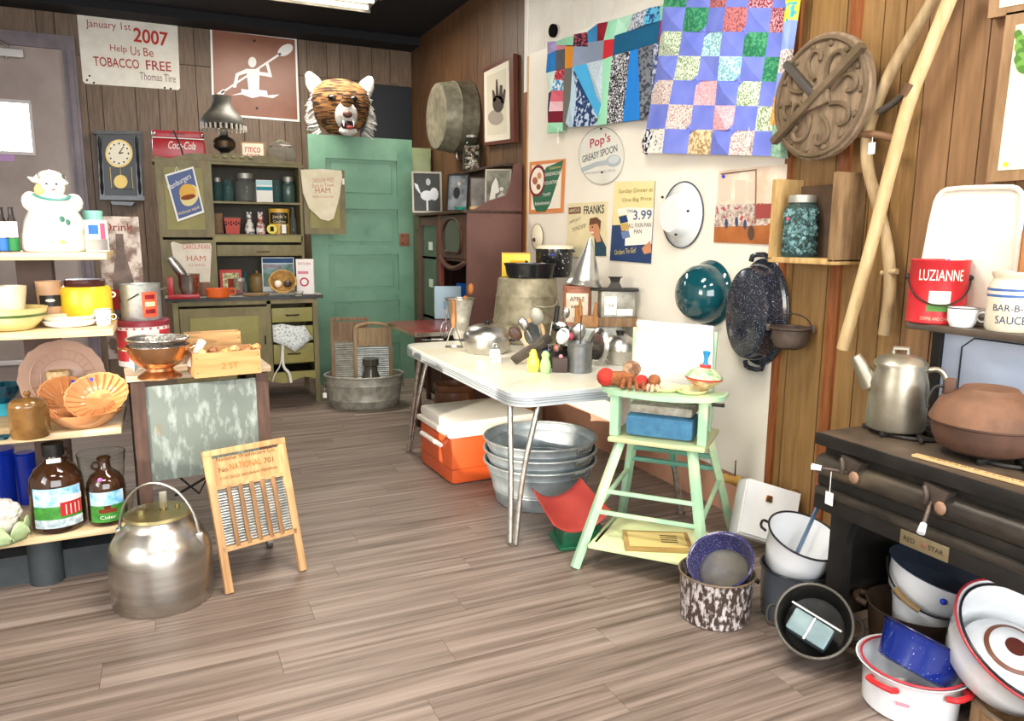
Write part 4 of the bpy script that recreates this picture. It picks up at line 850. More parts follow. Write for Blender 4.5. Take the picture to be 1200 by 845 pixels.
# --- signs and cloths on the cabinet
t, f = sign_root('hamburger_sign', 'blue tin sign with a hamburger hanging on the cabinet door', 'sign', 216, 228, y=HU - .03)
poly(t, f, [(193, 205), (226.5, 195), (239.5, 249), (208, 260)], paint('ece9df', .4), 'plate'); poly(t, f, [(195.5, 206.5), (225.3, 197.6), (237, 247), (209.5, 256.8)], paint('1f3f7e', .4), 'field', -.0045, -.003)
poly(t, f, ell(222, 229, 10.5, 13, 20, .4), paper('e8d9a0'), 'plate_print', -.0055, -.004); poly(t, f, ell(219.5, 225, 9.5, 9.5, 20), paper('e3b45a'), 'bun', -.0065, -.005); poly(t, f, ell(220.5, 231, 9, 3, 16, -.2), paper('8a4a2a'), 'patty', -.007, -.005)
wt(t, f, 'Hamburgers', (199.5, 225), (226, 210), 8, paper('f0f0f0'), -.007, shear=.2); wt(t, f, 'Without equal', (210, 254), (234.5, 245), 5, paper('f0d9b0'), -.006)
stroke(t, f, [(205, 201), (207, 195), (209, 200)], .8, LABELW, 'hanger_wire', -.002)
def sack(name, lab, corners, m, Y, lines, curl=.006):
    t, f = sign_root(name, lab, 'sack', sum(c[0] for c in corners)/len(corners), sum(c[1] for c in corners)/len(corners), y=Y)
    poly(t, f, corners, m, 'cloth', -.004, 0)
    for txt, A, B, h, mm in lines: wt(t, f, txt, A, B, h, mm, -.0046)
    return t
MUS = mat('muslin', 'efe6cc', 'e3d7b6', 10, .8); SR = paper('c98a76')
sack('ham_sack', 'cream cotton ham sack with faded red print hung on the open door', [(352, 199), (378, 198), (400, 200), (401, 206), (398, 230), (391, 256), (385, 259), (376, 257), (362, 244), (355, 226)], MUS, HU - .045,
     [('CAROLINA PRIDE', (366, 214), (391, 213), 5, SR), ('Best in Town', (366, 220), (391, 219), 4.5, SR), ('HAM', (369.5, 226), (387, 226), 6, paper('b9604e')), ('MADE IN THE CAROLINAS', (366, 232), (391, 232), 2.5, SR)])
sack('ham_sack', 'white cotton ham sack hung low on the flour bin front', [(200, 285), (203, 283), (212, 286), (247, 285), (248, 290), (246, 331), (222, 333), (216, 330), (203, 304)], mat('muslin_white', 'ebe4d6', 'dcd3c2', 10, .8), HU - .02,
     [('CAROLINIAN', (214, 292), (246, 292), 6, paper('c9735e')), ('HAM', (219, 306), (241, 306), 6.5, paper('c9735e')), ('CURED', (221, 312), (240, 312), 2.5, SR)])
# --- worktop things
zc = HZ + .0008
t, R, H = rd('stand_mixer', 'red and chrome electric stand mixer with its head tipped up', 'mixer', 216, 351, zc, 18, 305)
MR = paint('a8242c', .3)
MB().box((0, 0, H*.06), (R*1.9, R*1.3, H*.12), .01).build('base', MR, t); MB().box((-R*.75, 0, H*.32), (R*.4, R*.7, H*.5), .01).build('column', MR, t)
MB().xf((-R*.25, 0, H*.78), (0, -.55, 0)).lathe(sc([(0, -1), (.7, -.95), (1, -.4), (1, .4), (.7, .95), (0, 1)], R*.3, R*.85), 18).build('motor_head', STEEL, t)
hd = t.children[-1]; hd.data.transform(Matrix.Translation((-R*.25, 0, H*.78)) @ Matrix.Rotation(PI/2 - .55, 4, 'Y') @ Matrix.Translation((R*.25, 0, -H*.78)) @ Matrix.Identity(4)) if False else None
MB().lathe(sc([(0, .13), (.5, .13), (.62, .3), (.66, .62), (.7, .64), (.6, .62), (.55, .3), (0, .2)], R, H), 24, c=(R*.35, 0, 0)).build('bowl', STEEL, t)
MB().tube([(-R*.9, 0, H*.3), (-R*1.6, 0, H*.22), (-R*1.9, -.02, H*.06)], .006, 6, smooth=1).build('cord', paint('8d8a86', .5), t)
t, R, H = rd('cup', 'plain brown pottery cup beside the stand mixer', 'cup', 240, 347, zc, 6.5, 331); MB().vessel(sc([(.85, 0), (1, .9), (1, 1)], R, H), .004, 18).build('body', mat('pottery_brown', '8a6a58', rough=.6), t)
t, R, H = rd('soup_mug', 'orange enamel soup mug with a loop handle on the worktop', 'mug', 256, 350, zc, 13, 338); MB().vessel(sc([(.8, 0), (.95, .15), (1, .85), (1.02, 1)], R, H), .004, 24).build('body', paint('e0662a', .3), t); MB().ring((R*1.2, 0, H*.65), R*.28, .006, (0, 1, 0), 14).build('handle', paint('e0662a', .3), t)
t, W, H = flatbox('picture_tile', 'small red framed picture propped on the worktop', 'picture', 267, 344, zc, 24, 316, .01, paint('b5322e', .4), lean=.18); t.location = t.location + Vector((.03, .0, .001)); MB().box((0, -.001, H/2), (W*.74, .003, H*.72)).build('print', mat('tile_print', 'e9d9a8', '5d6b3c', 45, .6), t, smooth=False); MB().box((0, -.003, H*.42), (W*.3, .002, H*.4)).build('motif', paper('8a3b2c'), t, smooth=False)
jar('glass_jar', 'clear glass shaker jar on the worktop before the red picture', 282, 346, zc, 7, 326, mat('thin_glass', 'd9d2c6'), ZINC); jar('glass_jar', 'blue tinted glass jar behind the clear shaker jar', 289, 342, zc, 5, 319, TEALGL, None)
t, R, H = rd('stoneware_crock', 'brown lidded stoneware crock on the worktop', 'crock', 302, 342, zc, 10, 317); MB().lathe(sc([(0, 0), (.9, 0), (1, .1), (1, .6), (.9, .7), (.95, .75), (.6, .85), (.15, .88), (.15, 1), (0, 1)], R, H), 24).build('body', mat('crock_tan', '8f7448', '75602f', 8, .4), t)
t, R, H = rd('bread_board', 'round wooden board lying on the worktop', 'board', 300, 347, zc, 15, 344); MB().lathe([(0, 0), (R, 0), (R, .012), (0, .012)], 24).build('board', OLDW, t)
t, W, H = flatbox('magazine', 'landscape picture book standing against the cabinet back', 'book', 330, 343, zc, 37, 302, .012, paper('e9eef0'), lean=.12); t.location = t.location + Vector((0, .14, 0))
MB().box((0, -.001, H*.48), (W*.94, .002, H*.66)).build('landscape_print', mat('landscape', '8fa8b0', '3f6a50', 14, .6), t, smooth=False); MB().box((0, -.001, H*.9), (W*.94, .002, H*.14)).build('title_strip', paper('3c5a80'), t, smooth=False); text_mesh('Mountains', paper('b03a5a'), 'lettering', t, width=W*.5, height=H*.1, loc=(-W*.42, -.0022, H*.7))
t, R, H = rd('wicker_basket', 'round wicker basket holding two eggs tipped toward the room', 'basket', 332, 346, zc, 10, 330); R *= 1.5; t.location.z += R*.86; t.rotation_euler = (.95, 0, F(332))
WIK = mat('wicker', 'c79d5c', '8f6a34', 40, .7, bump=.5); MB().vessel(sc([(.6, -.4), (.9, 0), (1, .3)], R, R), .006, 28).build('bowl', WIK, t); MB().ring((0, 0, R*.3), R, .008, n=28).build('braided_rim', WIK, t)
for x, c in ((-.35, 'efe4d2'), (.35, '3a2f2a')): MB().ball((x*R, 0, -R*.05), R*.3, 12, .8).build('egg', paint(c, .4), t)
t, W, H = flatbox('carton', 'tall white carton with pink print at the worktop end', 'carton', 359, 345, zc, 20, 304, .05, paper('f2ede8'), rz=F(359) - .15); t.location = t.location + Vector((0, .03, 0)); text_mesh('KITCHEN', paper('c23b5a'), 'lettering', t, width=W*.7, height=H*.07, loc=(-W*.35, -.001, H*.84)); MB().box((-.1*W, -.001, H*.62), (W*.6, .002, H*.08)).build('pink_band', paper('d98a9c'), t, smooth=False); MB().ring((-.05*W, -.001, H*.35), W*.22, .006, (0, 1, 0), 16, 6, sy=1).build('pink_logo', paper('c23b5a'), t)
t, R, H = rd('glass_dish', 'small cut glass dish before the tall white carton', 'dish', 350, 347, zc, 6, 341); MB().vessel(sc([(.7, 0), (1, 1)], R, H), .004, 20).build('body', mat('thin_glass', 'd9d2c6'), t)
# tea cloth and apron string on a drawer
t, f = sign_root('apron', 'white printed apron draped over a drawer with hanging strings', 'apron', 345, 395, y=HY - .03)
g = [f(*q) for q in ((319, 381), (330, 379), (346, 382), (356, 381), (366, 396), (345, 412), (334, 405), (320, 400))]
cx, cz = sum(q[0] for q in g)/8, sum(q[1] for q in g)/8
vs = [(cx, -.035, cz)] + [(x, -.012 - .012*(k % 2), z) for k, (x, z) in enumerate(g)] + [(cx + (x - cx)*.55, -.03 + .012*(k % 2), cz + (z - cz)*.55) for k, (x, z) in enumerate(g)]
m = MB(); m._add(vs, [(0, 9 + k, 9 + (k+1) % 8) for k in range(8)] + [(9 + k, 1 + k, 1 + (k+1) % 8, 9 + (k+1) % 8) for k in range(8)]); m.build('cloth', mat('print_cloth', 'e9edea', '8fa0a0', 60, .8, lo=.55, hi=.6), t, solid=.004)
for k, pts in enumerate((((330, 404), (329, 428), (322, 437), (319, 447)), ((331, 404), (331, 430), (339, 436), (341, 448)))): MB().tube([(f(*q)[0], -.014, f(*q)[1]) for q in pts], .011, 8, smooth=2, flat=.5).build('string', mat('white_cloth', 'e6e4dc', rough=.85), t)

# ================================================================ green door and tiger head
GD = mat('door_green', '7aa38a', '6a967c', 3, .5, c3='55806a', lo3=.62, hi3=.75, scale3=3)
GY = 6.95
g0, g1 = at(360, 157, y=GY), at(483, 162, y=GY); gw = g1.x - g0.x - .01; gh = 2.27
gd = thing('panelled_door', 'old green five panel wooden door standing behind the cabinet', 'door', (g0.x + gw/2, GY, 0), 0)
st = gw*.155
for s_ in (-1, 1): MB().box((s_*(gw/2 - st/2), 0, gh/2), (st, .04, gh)).build('stile', GD, gd, smooth=False)
pz = [at(420, q, y=GY).z for q in (187, 230, 245, 287, 298.5, 340, 353, 394, 404, 436)]
edges = [gh] + pz + [0]
for a, b in zip(edges[0::2], edges[1::2]): MB().box((0, 0, (a + b)/2), (gw - 2*st, .038, a - b)).build('rail', GD, gd, smooth=False)
for a, b in zip(pz[0::2], pz[1::2]): MB().box((0, .006, (a + b)/2), (gw - 2*st - .004, .012, a - b - .002)).box((0, .0, (a + b)/2), (gw - 2*st - .1, .012, a - b - .06), .004).build('panel', GD, gd, smooth=False)
c = at(474, 281, y=GY - .025); MB().box((c.x - gd.location.x, -.023, c.z), (.1, .006, .12), .003).build('hinge', mat('rust_hinge', '8a5a40', rough=.7), gd)
for s_ in (-1, 1): MB().ball((c.x - gd.location.x - .02, -.027, c.z + s_*.035), .008, 8).build('screw', IRON, gd)
# tiger head
t = thing('tiger_head', 'plush tiger head with white ruff resting on the green door', 'plush head', (at(402, 160, y=GY).x, GY + .05, gh + .0), F(402) + .1)
s = mpp(t.location); K = s
FUR = mat('tiger_fur', '97693c', '2a1b12', 10, .9, stretch=(.8, .8, 6), lo=.44, hi=.53, detail=2.5, c3='6b4626', lo3=.5, hi3=.7, scale3=8)
WF = mat('white_fur', 'd3cfc8', 'aaa59c', 50, .95, bump=.8)
MB().lathe(sc([(0, 0), (.45, .03), (.78, .2), (.95, .42), (1, .6), (.9, .8), (.62, .94), (.3, .99), (0, 1)], 34*K, 62*K), 28, sy=.72, c=(0, 0, 2*K)).build('skull', FUR, t)
g = MB(); rr = random.Random(2)
for k in range(170):
    s_ = 1 if k % 2 else -1; v = rr.random(); z = (4 + 50*v)*K; w = (22 + 14*math.sin(PI*min(1, .15 + v*.8)))*K
    p = Vector((s_*w*.86, rr.uniform(-.2, .5)*20*K, z)); q = p + Vector((s_*rr.uniform(6, 11)*K, rr.uniform(-5, 2)*K, -rr.uniform(2, 10)*K))
    g.cyl(p, q, 2.4*K, .5*K, 5)
tag(g.build('ruff', WF, t), kind='stuff')
for s_ in (-1, 1):
    MB().xf((s_*29*K, 0, 56*K), (0, s_*.5, 0)).lathe([(0, 16*K), (4*K, 14*K), (8.5*K, 5*K), (9.5*K, -4*K), (8*K, -8*K)], 16, sy=.45).build('ear', WF, t)
    MB().ball((s_*12*K, -21.5*K, 40*K), 5*K, 12, .7).build('eye', paint('1d1610', .25), t)
MB().xf((3*K, -25*K, 20*K), (.25, 0, 0)).ball((0, 0, 0), 15*K, 18, 1.05, .85, .75).build('muzzle', WF, t)
MB().xf((3*K, -31*K, 32*K), (.5, 0, 0)).ball((0, 0, 0), 7.5*K, 14, 1.9, .85, .8).build('nose_bridge', FUR, t); MB().ball((3*K, -38*K, 20*K), 5*K, 12, .8, 1.1, .6).build('nose', paint('5a3a30', .4), t)
MB().xf((4*K, -29*K, 3*K), (.35, 0, 0)).ball((0, 0, 0), 10.5*K, 16, .5, 1, .9).build('jaw', WF, t); MB().ball((4*K, -33*K, 8.5*K), 8.5*K, 14, .62, 1, .7).build('mouth', paint('2c100e', .5), t); MB().ball((5*K, -37*K, 6*K), 4.2*K, 10, .5).build('tongue', paint('a8413a', .5), t)
for s_ in (-1, 1): MB().cyl((4*K + s_*5.5*K, -38*K, 13*K), (4*K + s_*5.5*K, -38.5*K, 6.5*K), 1.4*K, .2*K, 6).build('fang', WENAM, t)

# ================================================================ oval tub with washboards and jar
c, s = stand(428, 484, 0, 44); OR_ = 45*s; OH = zat(428, 438, c)
t = thing('oval_wash_tub', 'oval galvanised wash tub on the floor before the green door', 'tub', c, F(428) - .05)
MB().vessel([(OR_*.85, 0), (OR_*.87, .006), (OR_*.9, OH*.22), (OR_*.915, OH*.25), (OR_*.9, OH*.28), (OR_*.96, OH*.7), (OR_*.975, OH*.73), (OR_*.96, OH*.76), (OR_, OH), ], .004, 44, sy=.72).build('body', GALVD, t); MB().ring((0, 0, OH), OR_, .008, n=44, sy=.72).build('rolled_rim', GALVD, t)
for s_ in (-1, 1): MB().ring((s_*OR_*.99, 0, OH*.72), .035, .004, (0, 1, 0) if False else (1, 0, 0), 16).build('ring_handle', STEEL, t)
price_tag(t, (-OR_*1.0, -.04, OH*.6), .03, .04)
tc_ = c
wbm = mat('washboard_old', '8c6f52', '6d533a', 7, .6, stretch=(6, 6, .6), bump=.1)
p = Vector((at(411, 470, y=c.y + .1).x, c.y + .06, .012)); sc_ = mpp(p)
washboard('washboard', 'square topped old washboard standing in the oval tub', p, F(410), zat(410, 374, p), 43*sc_, .03, wbm, 0, 0, met=GALVD, legf=.15)
p = Vector((at(437, 470, y=c.y + .04).x, c.y - .01, .012)); sc_ = mpp(p)
washboard('washboard', 'arched top washboard with a pale panel standing in the oval tub', p, F(437), zat(437, 381, p), 44*sc_, .03, mat('washboard_arch', 'a58c66', '84694a', 7, .6, stretch=(6, 6, .6)), 0, 0, arch=True, met=GALV, legf=.15)
t, R, H = rd('glass_jar', 'smoked glass jar standing in the oval tub', 'jar', 434, 470, .0, 14, 421); t.location = (c.x + .03, c.y - .10, .0055); R *= .75; MB().lathe(sc([(0, 0), (.9, 0), (1, .1), (1, .6), (.7, .75), (.7, .85), (.85, .87), (.85, 1), (0, 1)], R, zat(434, 421, t.location)), 22).build('body', mat('smoke_glass', '57534a', rough=.1, trans=.3), t)
# ================================================================ HUTCH in the far right corner
HX, HYN, HYF, HT = 2.08, 5.31, 6.50, 1.585
MAH = mat('mahogany', '5d3a30', '442820', 6, .4, stretch=(4, 4, .6), bump=.05)
SIDE = mat('hutch_side', '6f4d46', '5e403a', 3, .45)
hu = thing('china_hutch', 'dark mahogany hutch with glass doors against the panelled wall', 'hutch', (HX, HYN, 0))
D, L = XW - .012 - HX, HYF - HYN
MB().prism([(0, 0), (D, 0), (D, 1.93), (D - .02, 1.95), (D - .07, 1.93), (D - .09, 1.80), (D - .13, 1.70), (D - .28, 1.655), (D - .40, HT), (0, HT)], 0, .025).build('side_panel', SIDE, hu, smooth=False)
MB().box((D/2, L - .012, HT/2), (D, .025, HT)).build('side_panel', MAH, hu, smooth=False)
MB().box((D - .006, L/2, .97), (.012, L - .05, 1.9)).build('back_panel', MAH, hu, smooth=False)
tp = MB().box((D/2 - .015, L/2 + .01, HT - .014), (D + .03, L + .03, .026), .01).build('top_board', DKWOOD, hu)
MB().box((D - .075, L/2, 1.935), (.13, L - .06, .02), .004).build('crest_shelf', DKWOOD, hu)
MB().box((D - .02, L/2, 1.76), (.02, L - .06, .33)).build('crest_board', DKWOOD, hu, smooth=False)
zd = 1.20
MB().box((D/2, L/2, zd), (D - .02, L - .05, .02)).build('shelf', MAH, hu, smooth=False); MB().box((D/2, L/2, .68), (D - .02, L - .05, .025)).build('shelf', MAH, hu, smooth=False)
ym = L*.52
MB().box((.012, ym, (HT + .0)/2), (.03, .04, HT - .03)).build('mid_stile', mat('mahogany_red', '7a3a30', rough=.4), hu, smooth=False)
# far tall glazed door
gl = MB().box((.014, (ym + L)/2, .92), (.008, L - ym - .14, 1.15)).build('glass_door', mat('green_pane', '46543f', '38463a', 3, .2), hu, smooth=False)
for y in (ym + .05, L - .05): MB().box((.006, y, .92), (.024, .06, 1.26)).build('door_stile', MAH, gl, smooth=False)
for z in (.33, 1.51): MB().box((.006, (ym + L)/2, z), (.024, L - ym - .14, .07)).build('door_rail', MAH, gl, smooth=False)
for z in (1.3, .98): MB().box((.008, (ym + L)/2 - .02, z), (.004, .1, .07)).build('paper_note', paper('b9c4b4'), gl, smooth=False)
# near carved door
cd = MB().box((.008, ym/2 + .005, (zd + HT)/2 - .01), (.024, ym - .06, HT - zd - .05)).build('carved_door', MAH, hu, smooth=False)
yc, zc_ = ym/2, (zd + HT)/2 - .01; a, b = ym*.33, (HT - zd)*.34
pts = [(-.006, yc + a*math.copysign(abs(math.cos(t))**.6, math.cos(t)), zc_ + b*math.copysign(abs(math.sin(t))**.7, math.sin(t)) + .012*math.cos(4*t)) for t in [2*PI*k/32 for k in range(32)]]
MB().tube(pts, .014, 6, closed=True).build('carved_moulding', DKWOOD, cd)
m = MB(); m._add([(-.006, yc, zc_)] + pts, [(0, 1 + (k+1) % 32, 1 + k) for k in range(32)]); m.build('mirror_pane', mat('dim_mirror', '6a6258', rough=.12, metal=.6), cd)
MB().tube([(.0, .02, zd - .01), (-.02, ym*.35, zd - .07), (-.02, ym*.7, zd - .05), (0, ym - .02, zd + .02)], .02, 6, smooth=2).build('carved_apron', MAH, hu)
MB().box((.012, L/2, .33), (.024, L - .05, .62)).build('lower_front', DKWOOD, hu, smooth=False)
# pull out red top
RC = mat('red_enamel_top', '8a3a38', '722c2c', 3, .25)
pt = MB().box((-.24, .13, .695), (.5, .74, .022), .005).build('pull_out_top', RC, hu); MB().box((-.492, .13, .688), (.006, .74, .03)).build('edge_band', CHROME, pt, smooth=False); MB().box((-.24, -.242, .688), (.5, .006, .03)).build('edge_band', CHROME, pt, smooth=False)
for y in (-.18, .66): MB().box((-.46 if y < 0 else -.1, y, .34), (.035, .035, .67)).build('leg', DKWOOD, hu, smooth=False)
# --- frames and jar on the hutch
def photo_frame(lab, px, py, wpx, ptop, m, motif, z=HT + .0035, lean=.14, rz=0.0, push=2.2):
    p = at(px, py, x=push); p.z = z;  s = mpp(p); W = wpx*s; H = zat(px, ptop, p) - z
    t = thing('framed_photo', lab, 'photo', p, (-lean, 0, F(px) + rz))
    b = W*.06
    for s_ in (-1, 1): MB().box((s_*(W/2 - b/2), .006, H/2), (b, .014, H)).build('frame_side', m, t, smooth=False)
    for z_ in (b/2, H - b/2): MB().box((0, .006, z_), (W - 2*b, .014, b)).build('frame_rail', m, t, smooth=False)
    MB().box((0, .008, H/2), (W - 2*b, .004, H - 2*b)).build('photograph', mat('photo_' + motif, *{'rooster': ('22221f', '30302c'), 'couple': ('4b4e52', '8f979c'), 'horse': ('3a3a34', '8a8878'), 'small': ('5b544c', '8d857a')}[motif], 9, .4), t, smooth=False)
    G = lambda x, zz: (x*W, zz*H)
    if motif == 'rooster':
        wf = paper('dfe3e6'); MB().ball((0, .004, H*.42), W*.2, 14, .85, 1.1, .02).ball((W*.24, .004, H*.46), W*.18, 12, 1.2, .8, .02).build('bird_body', wf, t); MB().prism([G(-.2, .45), G(-.3, .68), G(-.42, .72), G(-.38, .6), G(-.28, .5), G(-.1, .38)], .002, .006).build('bird_neck', wf, t, smooth=False); MB().box((0, .004, H*.18), (W*.06, .002, H*.25)).build('bird_leg', wf, t, smooth=False); MB().ball((.05*W, .004, H*.75), W*.1, 10, 1.2, .8, .02).build('figure', paper('b9bdbf'), t)
    elif motif == 'horse':
        wf = paper('d5d3c8'); MB().prism([G(-.35, .08), G(-.25, .6), G(-.1, .8), G(-.02, .7), G(.05, .45), G(-.1, .4), G(-.1, .08)], .002, .006).build('horse_print', wf, t, smooth=False); MB().prism([G(-.05, .05), G(0, .35), G(.15, .45), G(.3, .35), G(.35, .05)], .001, .006).build('rider_print', paper('b5b3a8'), t, smooth=False); MB().ball((.13*W, .004, H*.52), W*.08, 10, 1, 1, .02).build('face_print', paper('cfcbbd'), t)
    elif motif == 'couple':
        MB().ball((-.05*W, .004, H*.5), W*.16, 10, 1.6, 1, .02).build('figure', paper('2c2c30'), t); MB().ball((.05*W, .004, H*.74), W*.08, 10, 1, 1, .02).build('face_print', paper('b9aea4'), t)
    return t
photo_frame('framed photo of a white bird on black standing on the hutch', 501, 243, 35, 200, mat('frame_silver', '9a9488', rough=.4, metal=.5), 'rooster', rz=.1, push=2.14)
photo_frame('dark framed photo tilted behind the bird photo on the hutch', 535, 243, 27, 203, BLACK, 'couple', rz=-.4, push=2.2)
photo_frame('small dim double photo frame on the hutch', 561, 240, 20, 207, DKWOOD, 'small', push=2.33)
photo_frame('black framed photo of a white horse and a rider on the hutch', 583, 238, 31, 197, mat('frame_pale', 'b5ae9c', rough=.5), 'horse', rz=-.15, push=2.38)
p = at(566, 243, z=HT); t = thing('folded_cloth', 'folded tan cloth lying on the hutch edge', 'cloth', (2.2, HYN + .07, HT + .0015), F(560)); MB().box((0, 0, .013), (.13, .1, .026), .012).build('cloth', mat('tan_cloth', 'c2a674', 'a88a58', 9, .8), t)
p = at(532, 246, z=HT); t = thing('teal_dish', 'small teal glass dish on the hutch top', 'dish', p + Vector((.05, 0, .0005)), 0); MB().vessel(sc([(.6, 0), (1, 1)], .05, .022), .004, 20).build('body', paint('2f9a86', .3), t)
p = at(553, 197, y=5.85); p = Vector((XW - .09, p.y, 1.9455)); p.y = at(553, 197, x=XW - .09).y
t = thing('shell_jar', 'clear jar filled with seashells on the hutch crest shelf', 'jar', p, F(553)); s = mpp(p); R, H = 10.5*s, 40*s
MB().vessel(sc([(.95, 0), (1, .05), (1, .72), (.7, .85), (.6, .9), (.6, .97)], R, H), .003, 22).build('jar_glass', GLASS, t); MB().lathe([(0, H*.93), (R*.66, H*.93), (R*.66, H), (0, H)], 18).build('lid', ZINC, t)
rr = random.Random(8); g = MB()
for k in range(60): a = rr.random()*6.28; q = R*.78*math.sqrt(rr.random()); g.ball((q*math.cos(a), q*math.sin(a), .012 + rr.random()*H*.66), R*.2, 6, .6 + rr.random()*.5)
tag(g.build('seashells', mat('shells', 'e6d5c0', '8a6a58', 25, .5), t), kind='stuff')
# galvanised tub hung on the dark wall, bottom outward
c = at(546, 139, x=XW - .02); s = mpp(at(519, 140, x=2.28)); R = 41*s
t = thing('hanging_wash_tub', 'round galvanised tub hung on the panelled wall with its bottom outward', 'tub', (XW - .012, c.y, c.z), tilt((-1, 0, 0)))
MB().vessel([(R*.92, -.30), (R*.95, -.29), (R*1.0, -.2), (R*1.03, -.19), (R*1.0, -.18), (R*1.06, -.01), (R*1.1, 0)], .004, 40).build('body', GALVD, t) if False else MB().lathe([(0, .29), (R*.45, .285), (R*.5, .295), (R*.9, .29), (R*.93, .27), (R*.98, .16), (R*1.01, .15), (R*.99, .14), (R*1.05, .0), (R*1.03, .0), (R*.95, .15), (R*.88, .27), (0, .27)], 40).build('body', mat('tub_olive', '8f8a76', '716c5a', 18, .5, .4, bump=.06), t)
MB().ring((-R*1.06, 0, .05), .05, .006, (0, 0, 1) if False else (0, 1, 0), 16).build('ring_handle', STEEL, t)
# framed print on the dark wall
t, f = sign_root('framed_print', 'brown framed print of a dark hand shaped bird on the panelled wall', 'picture', 586, 120, x=XW - .03)
fr = [(568, 81.5), (604, 63), (605, 167), (569, 171)]
poly(t, f, fr, mat('frame_mahogany', '5e3226', rough=.35), 'frame', -.02, .02); poly(t, f, [(570, 85.5), (599, 71), (600.5, 163), (571, 167)], paper('d9d3c2'), 'mat_board', -.022, -.018); poly(t, f, [(573.5, 90), (596, 80), (597, 156), (574, 158.5)], paper('cbc4b0'), 'print', -.0235, -.02)
DKP = paper('4a3f38'); poly(t, f, ell(587, 122, 6.5, 10), DKP, 'bird_print', -.025, -.022)
for q in (((581, 121), (580, 106), (582, 106), (585, 117)), ((584, 115), (584.5, 94), (586, 93), (588, 115)), ((588, 116), (589, 100), (592, 100), (592, 118)), ((590, 120), (594, 104), (596, 106), (594, 122))): poly(t, f, q, DKP, 'feather_print', -.025, -.022)
poly(t, f, ell(584, 138, 9, 9), paper('9c9284'), 'grass_print', -.0245, -.022)
# pale green cupboard glimpsed beside the green door
p = at(484, 173, y=7.45); t = thing('pale_cupboard', 'pale green painted cupboard between the green door and the hutch', 'cupboard', (p.x + .09, 7.45, 0)); MB().box((0, .2, p.z/2), (.2, .4, p.z), .004).build('carcass', mat('pale_green', 'a9b48c', '98a47c', 4, .5), t); MB().box((.0, -.008, p.z*.8), (.17, .014, p.z*.32), .004).build('cupboard_front', mat('pale_green', 'a9b48c'), t)

# ================================================================ ENAMEL TABLE
TZ = .71
X0, X1, Y0, Y1_ = 1.345, 2.32, 2.87, 4.56
tb = thing('dinette_table', 'white enamel topped table with chrome apron and bent tube legs', 'table', ((X0 + X1)/2, (Y0 + Y1_)/2, 0))
hw, hl = (X1 - X0)/2, (Y1_ - Y0)/2
def rrect(hw, hl, r, n=6):
    out = []
    for sx, sy, a0 in ((1, 1, 0), (-1, 1, PI/2), (-1, -1, PI), (1, -1, 3*PI/2)):
        for k in range(n + 1):
            a = a0 + PI/2*k/n; out.append((sx*(hw - r) + r*math.cos(a), sy*(hl - r) + r*math.sin(a)))
    return out
def slab(mb, hw, hl, r, z0, z1, inner=0.0):
    P = rrect(hw, hl, r); n = len(P)
    if inner:
        Q = rrect(hw - inner, hl - inner, max(r - inner, .005))
        vs = [(x, y, z0) for x, y in P] + [(x, y, z1) for x, y in P] + [(x, y, z0) for x, y in Q] + [(x, y, z1) for x, y in Q]
        fs = []
        for i in range(n):
            j = (i+1) % n; fs += [(i, j, n+j, n+i), (2*n+j, 2*n+i, 3*n+i, 3*n+j), (n+i, n+j, 3*n+j, 3*n+i), (j, i, 2*n+i, 2*n+j)]
        return mb._add(vs, fs)
    vs = [(x, y, z0) for x, y in P] + [(x, y, z1) for x, y in P]
    return mb._add(vs, [tuple(range(n))[::-1], tuple(range(n, 2*n))] + [(i, (i+1) % n, n+(i+1) % n, n+i) for i in range(n)])
TOPM = mat('table_top_white', 'e0e0da', 'd3d0c2', 2.2, .35, c3='d3caa2', lo3=.5, hi3=.8, scale3=1.5)
slab(MB(), hw - .004, hl - .004, .1, TZ - .02, TZ - .0008).build('top', TOPM, tb, ang=30)
ap = slab(MB(), hw, hl, .105, TZ - .062, TZ - .004, .004).build('chrome_apron', mat('apron_metal', 'dfe4e8', 'cfd6da', 3, .3, .35), tb, ang=30)
for z in (TZ - .024, TZ - .034, TZ - .046): slab(MB(), hw + .002, hl + .002, .106, z - .002, z + .002, .004).build('apron_rib', mat('apron_line', 'a3abb2', rough=.3, metal=.5), ap, ang=30)
LEGM = mat('old_chrome', 'c8c4bc', '8c8478', 30, .3, .9, lo=.45, hi=.75)
for sx in (-1, 1):
    for sy in (-1, 1):
        for k, (fx, fy) in enumerate(((hw - .05, hl - .16), (hw - .14, hl - .06))):
            MB().tube([(sx*(fx - .02), sy*(fy - .02), TZ - .05), (sx*fx, sy*fy, TZ - .10), (sx*(fx + .6*(hw - .02 - fx)), sy*(fy + .6*(hl - .06 - fy)), TZ*.45), (sx*(hw - .005 - .018*k), sy*(hl - .05 + .02*k), .005)], .0135, 10, smooth=2).build('leg_tube', LEGM, tb)
        MB().lathe([(0, 0), (.02, 0), (.02, .012), (0, .012)], 12, c=(sx*(hw - .012), sy*(hl - .038), 0)).build('foot_cap', paint('5a544c', .6), tb)
tz = TZ + .0008
